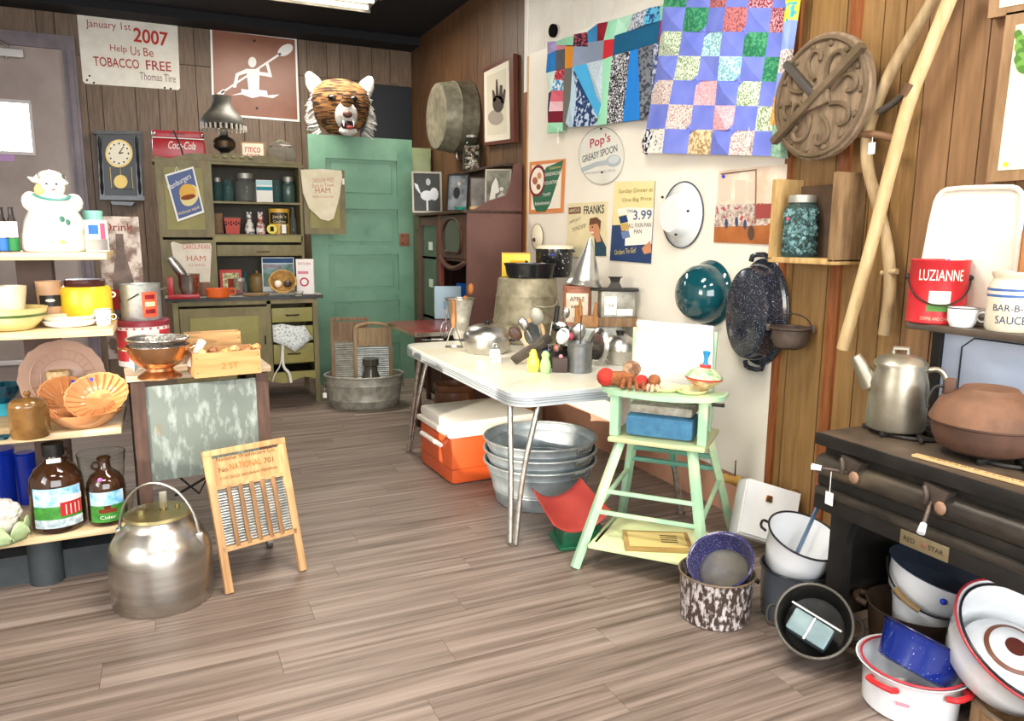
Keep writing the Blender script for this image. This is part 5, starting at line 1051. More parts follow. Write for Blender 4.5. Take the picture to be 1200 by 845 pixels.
# --- things on the table (far to near)
BOIL = mat('boiler_zinc', 'a8a088', '857d66', 16, .55, .45, bump=.08)
t, R, H = rd('wash_boiler', 'large dull galvanised tub turned upside down on the table', 'tub', 617, 404, tz, 40, 325)
MB().lathe(sc([(1.0, 0), (1.02, .02), (1, .05), (.98, .3), (1.0, .32), (.97, .35), (.9, .7), (.91, .72), (.88, .75), (.84, .97), (.8, 1), (0, 1)], R, H), 40).build('body', BOIL, t)
bc, bz = Vector(t.location), tz + H + .0005; bs = mpp(bc)
for s_ in (-1, 1): MB().tube([(s_*R*.35 + .5*R, -R*.86, H*.68), (s_*R*.3 + .5*R, -R*.95, H*.6), (.5*R, -R*.97, H*.58)], .008, 6, smooth=1).build('handle', BOIL, t)
t = thing('yellow_tin', 'bright yellow square tin with print on the upturned tub', 'tin', bc + right_of(604)*(-13*bs) + Vector((0, 0, bz - bc.z)) + away(604)*.08, F(604)); H = (318 - 290)*bs
MB().box((0, 0, H/2), (33*bs, .1, H), .006).build('body', paint('e8c42c', .35), t); MB().box((0, 0, H - .004), (33.6*bs, .102, .008)).build('rim', paint('b5902a', .4), t, smooth=False); MB().box((.1*33*bs, -.0505, H*.5), (20*bs, .001, H*.35)).build('print_band', paper('d9a018'), t, smooth=False); MB().ball((12*bs, -.05, H*.6), .012, 10, 1.2, 1, .2).build('print_spot', INK, t)
SPK = mat('black_speckle', '17181b', 'd9dadd', 75, .2, lo=.66, hi=.70, detail=2, coat=.4)
t = thing('stock_pot', 'black speckled enamel pot with a pale lid rim on the upturned tub', 'pot', bc + right_of(646)*(31*bs) + Vector((0, 0, bz - bc.z)) + away(646)*.09, F(646)); R = 22*bs; H = (322 - 287)*bs
MB().lathe(sc([(0, 0), (.9, 0), (.95, .05), (1, .9), (1, .96), (0, .96)], R, H), 32).build('body', SPK, t); MB().lathe(sc([(1.03, .93), (1.03, 1), (.9, 1.05), (0, 1.06)], R, H), 32).build('lid', CREAM, t); MB().ball((-R*.1, -R, H*.75), .009, 8, 1, 1, .3).build('price_dot', BLUEDOT, t); MB().box((R*1.02, 0, H*.9), (.02, .05, .03), .005).build('ear', SPK, t)
t = thing('roasting_pan', 'shallow black enamel pan in front of the yellow tin on the upturned tub', 'pan', bc + right_of(622)*(3*bs) + Vector((0, 0, bz - bc.z)) - away(622)*.10, F(622)); R = 28*bs; H = 17*bs
MB().vessel(sc([(.85, 0), (.95, .3), (1, .8), (1.05, .9), (1.05, 1)], R, H), .003, 32, sy=.45).build('body', mat('black_enamel', '16171a', rough=.2, coat=.4), t)
t = thing('enamel_cover', 'cream enamel pot cover with a knob hanging on the board above the yellow tin', 'lid', at(630, 278, x=XW - .03), tilt((-1, 0, 0), 0)); R = 15*mpp(t.location)
MB().lathe(sc([(0, .0), (1, 0), (1.02, .05), (.9, .12), (.3, .25), (0, .26)], R*1.0, R), 28).build('disc', CREAM, t); MB().ring((0, 0, .004), R*1.02, .003, n=28).build('rim', paint('6b6862', .4), t); MB().ball((R*-.2, 0, R*.3), R*.16, 10).build('knob', DKWOOD, t)
# colander funnel, spoons, masher
t, R, H = rd('food_strainer', 'grey cone strainer with a rim standing at the table end', 'strainer', 539, 398, tz, 10, 350)
R *= 1.6; MB().vessel(sc([(.45, .0), (.55, .15), (.85, .7), (1, .95), (1.08, 1)], R, H), .003, 26).build('cone', mat('canvas_grey', 'c2bfb4', 'aaa79b', 40, .5, .4), t); MB().ring((0, 0, H), R*1.06, .005, n=26).build('rim', ALU, t)
cs = t; csH = H; csR = R
for px, c, lab, hh in ((553, '2f8a4a', 'wooden spoon with a green handle leaning in the cone strainer', 1.28), (545, 'a8672f', 'thin brown wooden stick leaning in the cone strainer', .95)):
    t = thing('wooden_spoon', lab, 'spoon', cs.location + right_of(px)*((px - 541)*mpp(cs.location)*.7) + Vector((0, 0, .02)), (.05, .08, F(px)))
    MB().cyl((0, 0, 0), (0, 0, csH*hh*.75), .008, .007).build('handle', paint(c, .4), t); MB().ball((0, 0, csH*hh*.92), .02, 12, 1.9, 1, .5).build('spoon_head', paint('a8672f', .5), t)
t, R, H = rd('potato_masher', 'potato masher with a brown wooden handle and wire foot', 'masher', 532, 409, tz, 11, 350)
MB().lathe([(0, H*.42), (R*.22, H*.42), (R*.28, H*.6), (R*.24, H*.97), (0, H)], 14).build('handle', paint('a06a3a', .45), t)
for s_ in (-1, 1): MB().tube([(0, 0, H*.45), (s_*R*.3, 0, H*.36), (s_*R*.85, 0, .012)], .004, 6, smooth=1).build('wire_leg', STEEL, t)
MB().tube([(R*.9*math.cos(a)*1, R*.5*math.sin(a), .006) for a in [2*PI*k/20 for k in range(20)]], .005, 6, closed=True).build('wire_foot', STEEL, t)
t, R, H = rd('wire_whisk', 'wire whisk leaning at the corner of the table', 'whisk', 520, 398, tz, 7, 352); t.rotation_euler = (0, .12, F(520))
for k in range(5): a = PI*k/5; MB().tube([(R*.8*math.cos(a)*math.sin(u), R*.8*math.sin(a)*math.sin(u), .004 + H*.45*(1 - math.cos(u))/2) for u in [2*PI*j/18 for j in range(18)]], .0018, 5, closed=True).build('wire_loop', STEEL, t)
MB().cyl((0, 0, H*.45), (0, 0, H), .006).build('handle', STEEL, t)
p = at(500, 399, z=tz); t = thing('table_knife', 'steel knife lying at the table corner', 'knife', p, F(500)); MB().box((0, 0, .004), (.06, .018, .002)).build('blade', STEEL, t, smooth=False); MB().box((.07, 0, .006), (.08, .02, .01), .004).build('handle', GALVD, t)
t, R, H = rd('aluminium_cooker', 'round aluminium cooker with a domed lid and black knob', 'cooker', 571, 417, tz, 27, 379)
MB().lathe(sc([(0, 0), (.8, 0), (.95, .12), (1, .3), (1, .48), (1.03, .5), (1.03, .53), (0, .53)], R, H), 36).build('base', ALU, t); ld = MB().lathe(sc([(1.02, .53), (1.02, .6), (.97, .72), (.8, .87), (.5, .96), (.15, .99), (0, 1)], R, H), 36).build('lid', ALU, t); MB().lathe(sc([(0, .98), (.1, .98), (.16, 1.06), (.14, 1.1), (0, 1.12)], R, H), 14).build('knob', BLACK, ld)
for s_ in (-1, 1): MB().box((s_*R*1.08, 0, H*.42), (.04, .04, .012), .004).build('handle', BLACK, t)
t, R, H = rd('box_grater', 'small tin lantern shaped box grater near the table edge', 'grater', 580, 426, tz, 9, 403)
m = MB(); m.lathe([(R*1.15, 0), (R*.9, H*.75), (R*.5, H*.85), (0, H*.85)], 4, a0=PI/4, a1=2*PI + PI/4); m.build('body', mat('punched_tin', 'a9aba8', '6f7270', 60, .45, .7, bump=.6), t, smooth=False); MB().ring((0, 0, H*.92), R*.25, .003, (0, 1, 0), 12).build('ring', STEEL, t)
# boards and brush behind
t = thing('oval_brush', 'oval wooden framed brush with dark bristles standing on edge', 'brush', at(624, 411, z=tz) + away(624)*.0, (PI/2 - .2, 0, F(624))); s = mpp(t.location); t.location.z = tz + 20*s
MB().lathe(sc([(.72, 0), (1, 0), (1, .12), (.72, .12)], 19*s, 19*s), 30, sx=.75).build('wood_frame', PINE, t); MB().lathe([(0, .0), (14.5*s, 0), (14.5*s, 1.2*s), (0, 1.2*s)], 30, sx=.75).build('bristle_face', mat('bristle', '2f3133', '45484a', 60, .9, bump=.6), t)
# clutter in a dark pan: utensils
t, R, H = rd('utensil_pan', 'dark round pan heaped with old kitchen gadgets', 'pan', 648, 432, tz, 24, 408); MB().vessel(sc([(.85, 0), (1, .9), (1.04, 1)], R, H), .003, 26).build('body', IRON, t); up = Vector(t.location); us_ = mpp(up); uH = H
def gadget(lab, dx, dz, build, rot=(0, 0, 0), cat='gadget', name='kitchen_gadget', dy=0.0):
    t = thing(name, lab, cat, up + right_of(648)*(dx*us_) + away(648)*dy + Vector((0, 0, uH*.3 + dz*us_)), (rot[0], rot[1], rot[2] + F(648))); t.scale = (1.45, 1.45, 1.45); build(t); return t
def beater(t):
    g = 1.0
    for s_ in (-1, 1):
        for k in range(2): MB().ring((s_*.016, 0, .03), .02, .0018, (math.cos(k*PI/2), math.sin(k*PI/2), 0), 16, 6).build('beater_loop', STEEL, t)
        MB().cyl((s_*.016, 0, .05), (s_*.012, 0, .14), .003).build('shaft', STEEL, t)
    MB().lathe([(0, -.004), (.032, -.004), (.032, .004), (0, .004)], 20).build('gear_wheel', IRON, t); t.children[-1].data.transform(Matrix.Translation((0, -.01, .12)) @ Matrix.Rotation(PI/2, 4, 'X')); MB().cyl((0, 0, .14), (0, 0, .2), .009).build('handle', BLACK, t); MB().cyl((.0, -.02, .12), (.04, -.03, .12), .005).build('crank', BLACK, t)
gadget('rotary egg beater with black handle standing in the utensil pan', -3, 0, beater, (0, .12, .2), 'egg beater', 'egg_beater', .03)
def scoop(t): MB().ball((0, 0, .12), .035, 14, .6).build('bowl', BLACK, t); MB().ball((0, -.004, .125), .028, 12, .6).build('label_face', LABELW, t); MB().cyl((0, 0, 0), (0, 0, .1), .006).build('handle', STEEL, t)
gadget('black ladle with a pale face sticking out of the utensil pan', 0, 0, scoop, (.1, .2, 0), 'ladle', 'ladle', .08)
for k, (c, dx, dz, lab) in enumerate((('b3485a', 20, 22, 'pink'), ('7a9a5c', 10, 16, 'green'), ('8a5548', 5, 8, 'brown'), ('2a3f9a', -9, 1, 'blue'))):
    def knob(t, c=c): MB().ball((0, 0, .02), .016, 12).build('ball_end', paint(c, .35), t); MB().cyl((0, 0, -.06), (0, 0, .01), .003).build('pick', STEEL, t)
    gadget('kitchen pick with a %s ball end in the utensil pan' % lab, dx, dz, knob, (.1, .1*k - .2, 0), 'pick', 'kitchen_pick')
def spoonlike(c, r, l):
    def b(t): MB().cyl((0, 0, 0), (0, 0, l), .004).build('handle', STEEL, t); MB().ball((0, 0, l + r), r, 10, 1.4, 1, .4).build('head', c, t)
    return b
for k, (lab, dx, dz, dy, c, r, l, rot) in enumerate((('steel basting spoon', -14, 2, .05, STEEL, .02, .12, -.5), ('slotted grey spatula', -8, 2, .09, GALVD, .026, .13, -.25), ('white plastic measuring scoop', 3, 4, -.02, LABELW, .024, .06, .3), ('small tin strainer', 14, 3, .05, ALU, .03, .07, .45), ('dark wooden paddle', -18, 3, .0, DKWOOD, .022, .1, -.75), ('bent steel meat fork', 8, 2, .1, STEEL, .016, .15, .12))):
    gadget(lab + ' sticking out of the utensil pan', dx, dz, spoonlike(c, r, l), (.1, rot, 0), 'utensil', 'kitchen_utensil', dy)
t = thing('iron_press', 'long dark cast iron press leaning across the utensil pan', 'iron press', at(600, 427, z=tz) + Vector((0, 0, .014)), (0, 0, 0)); e = up + right_of(648)*(-2*us_) - away(648)*.03 + Vector((0, 0, uH + .07)) - Vector(t.location)
t.rotation_euler = tilt(e).to_euler(); Ln = e.length
MB().box((0, 0, Ln*.5), (.055, .03, Ln*.95), .012).build('body', mat('iron_brown', '5b544c', '45403a', 12, .5, .5, bump=.2), t); MB().box((.0, -.02, Ln*.6), (.04, .02, Ln*.5), .008).build('lever', mat('iron_brown', '5b544c'), t)
t, R, H = rd('tin_sifter', 'ribbed grey tin sifter with a wire stem near the table edge', 'sifter', 679, 438, tz, 14.5, 401)
MB().vessel([(R, 0), (R, H*.1)] + [(R*(1 - (.03 if k % 2 else 0)), H*(.12 + .8*k/12)) for k in range(13)] + [(R*1.02, H*.95), (R*1.02, H)], .002, 26).build('body', mat('grey_tin', '8f918e', '74767a', 10, .4, .75), t); MB().tube([(0, 0, H*.3), (.003, 0, H*1.9)], .003, 6).build('stem', IRON, t); MB().box((0, 0, H*.9), (R*1.5, .01, .008)).build('inner_bar', mat('rust_red', '7a3a30', rough=.6), t, smooth=False)
t, R, H = rd('shaker_bird', 'yellow bird shaped salt shaker on the table edge', 'shaker', 625, 437, tz, 8, 409); YB_ = paint('e6cf4a', .3)
MB().lathe(sc([(0, 0), (.7, 0), (.95, .25), (.9, .5), (.6, .68), (.55, .8), (.35, .97), (0, 1)], R, H), 18).build('body', YB_, t); MB().ball((-R*.4, -R*.3, H*.82), R*.25, 8, .7).build('beak', paint('d99a3a', .4), t); MB().ball((R*.5, .0, H*.3), R*.5, 10, 1.4).build('wing', YB_, t)
t, R, H = rd('shaker_bird', 'pale green bird shaped salt shaker on the table edge', 'shaker', 639, 438, tz, 7, 411); GB = paint('a8dc8c', .3)
MB().lathe(sc([(0, 0), (.7, 0), (.9, .25), (.8, .5), (.55, .66), (.7, .82), (.4, .97), (0, 1)], R, H), 18).build('body', GB, t); MB().ball((-R*.45, -R*.3, H*.8), R*.22, 8, .7).build('beak', paint('c9b06a', .4), t); MB().ball((R*.5, 0, H*.3), R*.45, 10, 1.4).build('wing', GB, t)
t, R, H = rd('grinder_box', 'small dark wooden box with a pink knob between bird shaker and sifter', 'box', 656, 437, tz, 9, 419); MB().box((0, 0, H/2), (R*2, R*1.6, H), .004).build('box', mat('box_dark', '463833', rough=.6), t); MB().ball((R*.1, -R*.2, H + .006), .012, 10).build('knob', paint('d98a98', .4), t)
t = thing('oval_cover', 'oval grey metal cover standing on edge behind the sifter', 'lid', at(700, 430, z=tz) + away(700)*.05, (PI/2 - .12, .0, F(700) - .75)); s = mpp(t.location); t.location.z = tz + 22*s; MB().lathe(sc([(0, .1), (.7, .1), (.75, .16), (.95, .05), (1, 0), (.95, 0), (.7, .06), (0, .06)], 22*s, 22*s), 32, sx=.8).build('lid', STEEL, t)
t, R, H = rd('domed_pot', 'silver domed pot with a black knob at the table corner', 'pot', 726, 429, tz, 20, 390)
MB().lathe(sc([(0, 0), (.75, 0), (.95, .2), (1, .45), (1.03, .48), (.97, .6), (.75, .82), (.35, .95), (0, .97)], R, H), 32).build('body', ALU, t); MB().lathe(sc([(0, .95), (.2, .95), (.26, 1.02), (.26, 1.08), (0, 1.1)], R, H), 16).build('knob', BLACK, t); MB().ring((0, 0, H*.47), R*1.03, .004, n=32).build('seam', STEEL, t)
# galvanised pan carrying canisters
t, R, H = rd('galvanised_pan', 'wide galvanised pan upside down under the canisters', 'pan', 695, 419, tz, 38, 381)
MB().lathe(sc([(1.05, 0), (1, .05), (.9, .9), (.86, 1), (0, 1)], R, H), 36).build('body', GALV, t); gp = Vector(t.location); gs = mpp(gp); gz = tz + H + .0005
def ongp(px, d=0): return gp + right_of(px)*((px - 695)*gs) + away(px)*d + Vector((0, 0, gz - gp.z))
t = thing('wood_block', 'rough wooden block on the galvanised pan', 'block', ongp(721), F(721)); bh = 10*gs; MB().box((0, 0, bh/2), (47*gs, .12, bh), .003).build('block', OLDW, t)
t = thing('canister', 'grey tin canister with white paper labels on the wooden block', 'canister', ongp(720, .01) + Vector((0, 0, bh + .0005)), F(720) + .25); H = 30*gs; MB().box((0, 0, H/2), (40*gs, .1, H), .008).build('body', GALVD, t); MB().box((-9*gs, -.051, H*.45), (14*gs, .001, H*.7)).build('paper_label', LABELW, t, smooth=False); text_mesh('TEA', INK, 'lettering', t, width=9*gs, loc=(-14*gs, -.0525, H*.4)); MB().box((8*gs, -.051, H*.2), (18*gs, .001, H*.25)).build('paper_label', LABELW, t, smooth=False)
ch = H
t = thing('funnel_top', 'black flared cast top with a square neck on the grey canister', 'lid', ongp(718, .01) + Vector((0, 0, bh + ch + .001)), F(718)); MB().box((0, 0, .008), (54*gs, .12, .014), .004).build('plate', IRON, t); MB().lathe([(0, .014), (.06, .014), (.035, .05), (.045, .075), (.06, .08), (0, .08)], 4, a0=PI/4, a1=2*PI + PI/4).build('neck', IRON, t, smooth=False)
t = thing('lard_tin', 'rusty pink round tin with a torn paper label on the galvanised pan', 'tin', ongp(675, .0), F(675)); H, R = 46*gs, 16.5*gs; MB().lathe(sc([(0, 0), (1, 0), (1, .93), (1.04, .94), (1.04, 1), (0, 1)], R, H), 26).build('body', mat('pink_rust', 'b07a62', '8c5540', 10, .6), t); arc(t, R*1.02, H*.1, H*.82, .85, mat('aged_label', 'e6dcc8', 'd2b8a0', 9, .7)); ctext(t, 'APPLE', R*1.04, H*.62, .5, H*.12, INK); ctext(t, 'BUTTER', R*1.04, H*.46, .4, H*.07, INK)
lt = Vector(t.location); lH = H
t = thing('cone_strainer', 'shiny tin cone strainer upside down on the rusty pink tin', 'strainer', lt + right_of(684)*(7*gs) + Vector((0, 0, lH + .001)), (0, .12, F(684))); H, R = 55*gs, 21*gs; MB().lathe(sc([(1.0, 0), (1.02, .03), (.9, .1), (.86, .12), (.8, .22), (.42, .62), (.06, 1), (0, 1)], R, H), 30).build('cone', mat('bright_tin', 'd3d3cd', 'b5b4ac', 8, .28, .85), t)
t = thing('leather_holder', 'tan leather tool pouch with two wooden handles before the canisters', 'pouch', ongp(686, -.12) - Vector((0, 0, H*.0)), F(686)); MB().box((0, 0, .035), (.14, .035, .07), .015).build('pouch', mat('leather_tan', 'b58a5c', '966c42', 8, .6), t)
for x, l in ((-.03, .14), (.045, .12), (-.05, .1)): MB().xf((x, -.01, .03), (.1, x*2, 0)).lathe(sc([(0, 0), (.9, 0), (1, .5), (.7, .8), (.8, .95), (0, 1)], .012, l), 12).build('wood_handle', paint('a8703c', .5), t)
# notebook and blue box on the red pull-out top
p = at(525, 374, z=.707) + Vector((0, 0, .004)); t = thing('note_pad', 'pale blue spiral note pad propped on the red top', 'notebook', p, (-.16, 0, F(525))); s = mpp(p); MB().box((0, .006, 19*s), (31*s, .012, 38*s), .002).build('cover', paper('b9d3e3'), t)
for k in range(12): MB().ring((-15.5*s, .006, (3 + 3*k)*s), .008, .0016, (0, 0, 1), 10, 5).build('spiral_ring', STEEL, t)
MB().box((-2*s, -.001, 16*s), (7*s, .001, 10*s)).build('emblem', paper('8fb4cc'), t, smooth=False)
p = at(546, 374, z=.707) + away(546)*.12; t = thing('blue_box', 'bright blue flat box standing behind the note pad', 'box', p, F(546)); s = mpp(p); MB().box((0, .03, 20*s), (22*s, .06, 40*s), .003).build('box', paper('2468c0'), t)

# ================================================================ under the table
c = at(527, 568, z=0)
ORC = mat('cooler_orange', 'd9602e', 'cf5526', 3, .4); CW = mat('cooler_white', 'e9e5dc', 'ddd7ca', 3, .4)
a0 = at(527, 568, z=0); b0 = at(497, 545, z=0); dv = (b0 - a0); dv.z = 0
rz = math.atan2(dv.y, dv.x) - PI/2
t = thing('picnic_cooler', 'orange cooler with a white lid under the table', 'cooler', a0 + Vector((.0, .0, 0)), rz + .0)
CWd, CL, CHt = .56, dv.length + .1, zat(527, 512, a0)
MB().box((CWd/2, CL/2 - .03, CHt/2 + .0), (CWd, CL, CHt - .004), .03).build('body', ORC, t)
MB().box((CWd/2, CL/2 - .03, CHt*.33), (CWd + .002, CL + .002, .004)).build('seam', paint('a8431c', .4), t, smooth=False)
MB().box((CWd/2, CL/2 - .03, CHt + .012), (CWd + .03, CL + .03, .03), .01).build('lid_rim', CW, t); MB().box((CWd/2, CL/2 - .03, CHt + .055), (CWd, CL, .07), .03).build('lid', CW, t)
MB().tube([(-.002, CL*.22, CHt*.72), (-.035, CL*.22, CHt*.8), (-.035, CL*.68, CHt*.8), (-.002, CL*.68, CHt*.72)], .014, 8).build('side_handle', CW, t)
t, R, H = rd('stoneware_crock', 'brown stoneware crock behind the cooler', 'crock', 533, 505, 0, 24, 449); MB().vessel(sc([(.85, 0), (.98, .2), (1, .6), (.9, .85), (1.0, .88), (1.02, .98), (.98, 1)], R, H), .018, 30).build('body', mat('crock_brown', '5c3f2e', '8a5a3a', 3, .35, lo=.4, hi=.7), t)
t, R, H = rd('stoneware_crock', 'yellow glazed crock between the cooler and the wall', 'crock', 592, 505, 0, 30, 446); t.location.y = 4.85; t.location.x = 2.3; MB().vessel(sc([(.85, 0), (.98, .2), (1, .75), (.92, .85), (1, .9), (1, 1)], .14, .36), .015, 28).build('body', mat('crock_yellow', 'd9a848', 'b97f30', 3, .4), t)
# nested wash tubs
c, s = stand(632, 604, 0, 60)
hl_ = [0, .062, .124]
TUBP = [(.82, 0), (.825, .02), (.87, .3), (.88, .32), (.876, .34), (.88, .37), (.89, .39), (.887, .41), (.972, .78), (.984, .8), (.982, .82), (1.02, .97), (1.04, 1)]
Rt = 62*s; Ht = zat(632, 511, c) - .124
BLUEG = mat('galvanised_blue', 'b9c1c4', '8a979e', 9, .45, .55, bump=.04, lo=.35, hi=.7)
for k, lab in enumerate(('lowest of three nested galvanised wash tubs under the table', 'middle of three nested galvanised wash tubs under the table', 'topmost of three nested galvanised wash tubs, its blue grey inside showing')):
    t = thing('wash_tub', lab, 'tub', (c.x, c.y, .003 + hl_[k]), F(632) + .25*k)
    kk = 1
    MB().vessel(sc(TUBP, Rt*kk, Ht), .0025, 48).build('body', BLUEG, t); MB().ring((0, 0, Ht), Rt*1.04*kk, .007, n=48).build('rolled_rim', GALV, t)
    for a in (-PI/2 + .75 - .2*k, PI/2 + .75 - .2*k):
        q = Vector((math.cos(a), math.sin(a), 0)); w = Vector((-math.sin(a), math.cos(a), 0)); r0 = Rt*1.01*kk
        MB().tube([q*(r0 + .008) + w*x + Vector((0, 0, z)) for x, z in ((-.05, Ht*.97), (-.052, Ht*.86), (.052, Ht*.86), (.05, Ht*.97))], .005, 8, closed=True).build('drop_handle', STEEL, t); MB().tube([q*(r0 + .009) + w*x + Vector((0, 0, Ht*.965)) for x in (-.035, .035)], .0065, 8).build('handle_ear', GALV, t)
t_top = t
# green scale with red scoop
t = thing('grocery_scale', 'green enamel grocery scale under a red pan by the high chair', 'scale', at(678, 644, z=0) + away(678)*.10, F(678) + .30); s = mpp(t.location)
GRN = mat('scale_green', '1f6b48', '17583a', 4, .35); H = zat(678, 612, t.location)
MB().box((0, 0, H*.5), (.20, .17, H - .01), .012).build('body', GRN, t); MB().box((0, 0, .008), (.24, .2, .016), .004).build('base', GRN, t); MB().box((.101, 0, H*.5), (.002, .1, H*.5)).build('side_plate', mat('scale_dark', '12432c', rough=.4), t, smooth=False); MB().box((0, 0, H + .006), (.1, .08, .014)).build('pan_mount', IRON, t, smooth=False)
sp = at(655, 605, z=H + .03) + away(655)*.02
t = thing('scale_pan', 'worn red curved metal scoop lying on the green scale', 'scoop', Vector((t.location.x, t.location.y, H + .03)) - right_of(660)*.05 + away(660)*.0, (.22, -.08, F(655) + .45))
RD = mat('worn_red', 'b0423a', '9a3630', 6, .5, c3='a8865c', lo3=.66, hi3=.75, scale3=9)
MB().grid(lambda u, v: ((u - .5)*.29*(1 - .12*v), (v - .5)*.27, .004 + .075*abs(2*u - 1)**2.2 + .02*v*v), 16, 10).build('scoop', RD, t, solid=.004)
# ================================================================ HIGH CHAIR
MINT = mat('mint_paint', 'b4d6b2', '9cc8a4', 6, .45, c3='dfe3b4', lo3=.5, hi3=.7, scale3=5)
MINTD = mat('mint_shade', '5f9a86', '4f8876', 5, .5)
hch = thing('high_chair', 'mint green painted wooden high chair with tray and foot board', 'high chair', (1.94, 2.60, 0), math.radians(-49.4))
ST_Z, TR_Z = .535, .727
def bar(mb, a, b, w, d):
    a, b = Vector(a), Vector(b); ax = (b - a); L = ax.length; q = tilt(ax)
    return mb.xf(a, q).box((0, 0, L/2), (w, d, L), .004)
LF = {(-1, -1): ((-.16, -.10, ST_Z - .02), (-.275, -.345, 0)), (1, -1): ((.15, -.10, ST_Z - .02), (.275, -.335, 0)), (-1, 1): ((-.17, .17, ST_Z - .02), (-.27, .35, 0)), (1, 1): ((.17, .17, ST_Z - .02), (.275, .35, 0))}
def lerp(p, q, k): return Vector(p)*(1 - k) + Vector(q)*k
for k, (a, b) in LF.items(): bar(MB(), a, b, .034, .034).build('leg', MINT if k[1] < 0 else MINT, hch)
for z in (.40, .56): bar(MB(), lerp(*LF[(-1, -1)], z), lerp(*LF[(1, -1)], z), .016, .02).build('stretcher', MINT, hch)
for s_ in (-1, 1): bar(MB(), lerp(*LF[(s_, -1)], .55), lerp(*LF[(s_, 1)], .45), .018, .018).build('side_stretcher', MINT, hch)
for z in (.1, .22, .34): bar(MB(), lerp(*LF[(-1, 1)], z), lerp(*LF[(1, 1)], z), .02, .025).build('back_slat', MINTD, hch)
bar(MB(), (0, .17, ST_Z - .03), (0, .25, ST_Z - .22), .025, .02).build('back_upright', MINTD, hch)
MB().box((0, .04, ST_Z - .012), (.42, .36, .022), .008).build('seat', mat('mint_worn', 'a8c49a', 'c2b98a', 7, .5), hch)
MB().box((0, -.16, .105), (.44, .36, .016), .004).build('foot_board', mat('mint_yellow', 'c8dca0', 'dfe2b0', 5, .5), hch)
for s_ in (-1, 1): bar(MB(), (s_*.2, -.30, .098), (s_*.2, .01, .098), .02, .03).build('foot_board_rail', MINT, hch)
for s_ in (-1, 1):
    MB().box((s_*.19, -.09, (ST_Z + TR_Z)/2), (.04, .05, TR_Z - ST_Z), .006).build('tray_post', MINT, hch)
    bar(MB(), (s_*.165, .14, ST_Z), (s_*.17, .16, .985), .04, .025).build('back_post', MINT, hch)
    MB().box((s_*.20, -.01, TR_Z - .012), (.05, .2, .02), .006).build('arm_rest', MINT, hch)
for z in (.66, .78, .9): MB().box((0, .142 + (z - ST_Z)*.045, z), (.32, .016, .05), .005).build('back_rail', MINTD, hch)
poly_t = [(.27*math.cos(a), -.045 + .15*math.sin(a)) for a in [PI + PI*k/20 for k in range(21)]] + [(.27, -.02), (.27, .02), (-.27, .02), (-.27, -.02)]
m = MB(); n = len(poly_t); m._add([(x, y, TR_Z) for x, y in poly_t] + [(x, y, TR_Z + .02) for x, y in poly_t], [tuple(range(n))[::-1], tuple(range(n, 2*n))] + [(i, (i+1) % n, n + (i+1) % n, n+i) for i in range(n)])
m.build('tray', MINT, hch, ang=30)
for x in (.14, .25): MB().box((x, -.12, TR_Z - .008), (.05, .02, .012)).build('tray_clip', IRON, hch, smooth=False)
HM = Matrix.Translation(hch.location) @ Matrix.Rotation(math.radians(-49.4), 4, 'Z')
HR = math.radians(-49.4)
def onh(x, y, z): return HM @ Vector((x, y, z))
t = thing('baby_quilt', 'white baby pad draped over the high chair back', 'pad', onh(.0, .118, ST_Z + .14), (-.02, .03, HR)); MB().grid(lambda u, v: ((u - .5)*.36*(1 - .06*v*v), -.012 - .006*math.sin(9*u + 5*v) - (.02 if v > .96 else 0), v*.34), 14, 14).build('pad', mat('pad_white', 'dedcd8', 'c9ccd2', 26, .75, lo=.6, hi=.7, bump=.2), t, solid=.022)
t = thing('folded_blanket', 'folded blue blanket lying on the high chair seat', 'blanket', onh(0, .0, ST_Z), HR); MB().box((0, 0, .05), (.3, .18, .098), .03).build('blue_fold', mat('blue_blanket', '4f86a8', '3f6f94', 20, .9, bump=.4), t); MB().box((0, .01, .122), (.28, .16, .044), .02).build('grey_fold', mat('grey_blanket', 'b9b2a4', '8d8678', 25, .9), t)
ty = TR_Z + .0205
t = thing('melamine_plate', 'pale yellow divided plate on the high chair tray', 'plate', onh(.07, -.055, ty), HR); PY = paint('e3dda8', .3)
for x in (-.055, .055): MB().vessel(sc([(.75, 0), (.9, .5), (1, 1)], .075, .018), .003, 24, c=(x, 0, 0)).build('plate_well', PY, t)
t = thing('spinning_top', 'painted tin spinning top with a blue handle on the tray', 'toy top', onh(.17, -.04, ty + .0045), (.0, .06, HR)); TR = .078
MB().lathe(sc([(0, .0), (.2, .05), (.8, .45), (1, .62)], TR, TR*1.2), 30).build('lower_shell', mat('top_lower', 'e0d8a8', 'b85a3c', 22, .3), t); MB().lathe(sc([(1.0, .62), (1.0, .7)], TR, TR*1.2), 30).build('red_belt', paint('b8382f', .3), t); MB().lathe(sc([(1, .7), (.75, .95), (.35, 1.12), (0, 1.15)], TR, TR*1.2), 30).build('upper_shell', mat('top_upper', 'ece4c0', '6f9a70', 20, .3), t); MB().lathe(sc([(.3, 1.12), (.3, 1.25), (0, 1.28)], TR, TR*1.2), 16).build('red_cap', paint('c23a35', .3), t); MB().lathe(sc([(0, 1.25), (.14, 1.25), (.1, 1.5), (.22, 1.85), (0, 1.9)], TR, TR*1.2), 14).build('knob', paint('2f8fc4', .3), t)
t = thing('toy_rattle', 'red and brown knitted doll lying on the tray', 'doll', onh(-.15, -.075, ty), HR); t.scale = (1.2, 1.2, 1.2); KR = mat('knit_red', 'c8382c', 'a82c24', 40, .9, bump=.5); KB = mat('knit_brown', '9a6038', '7a4426', 40, .9, bump=.5)
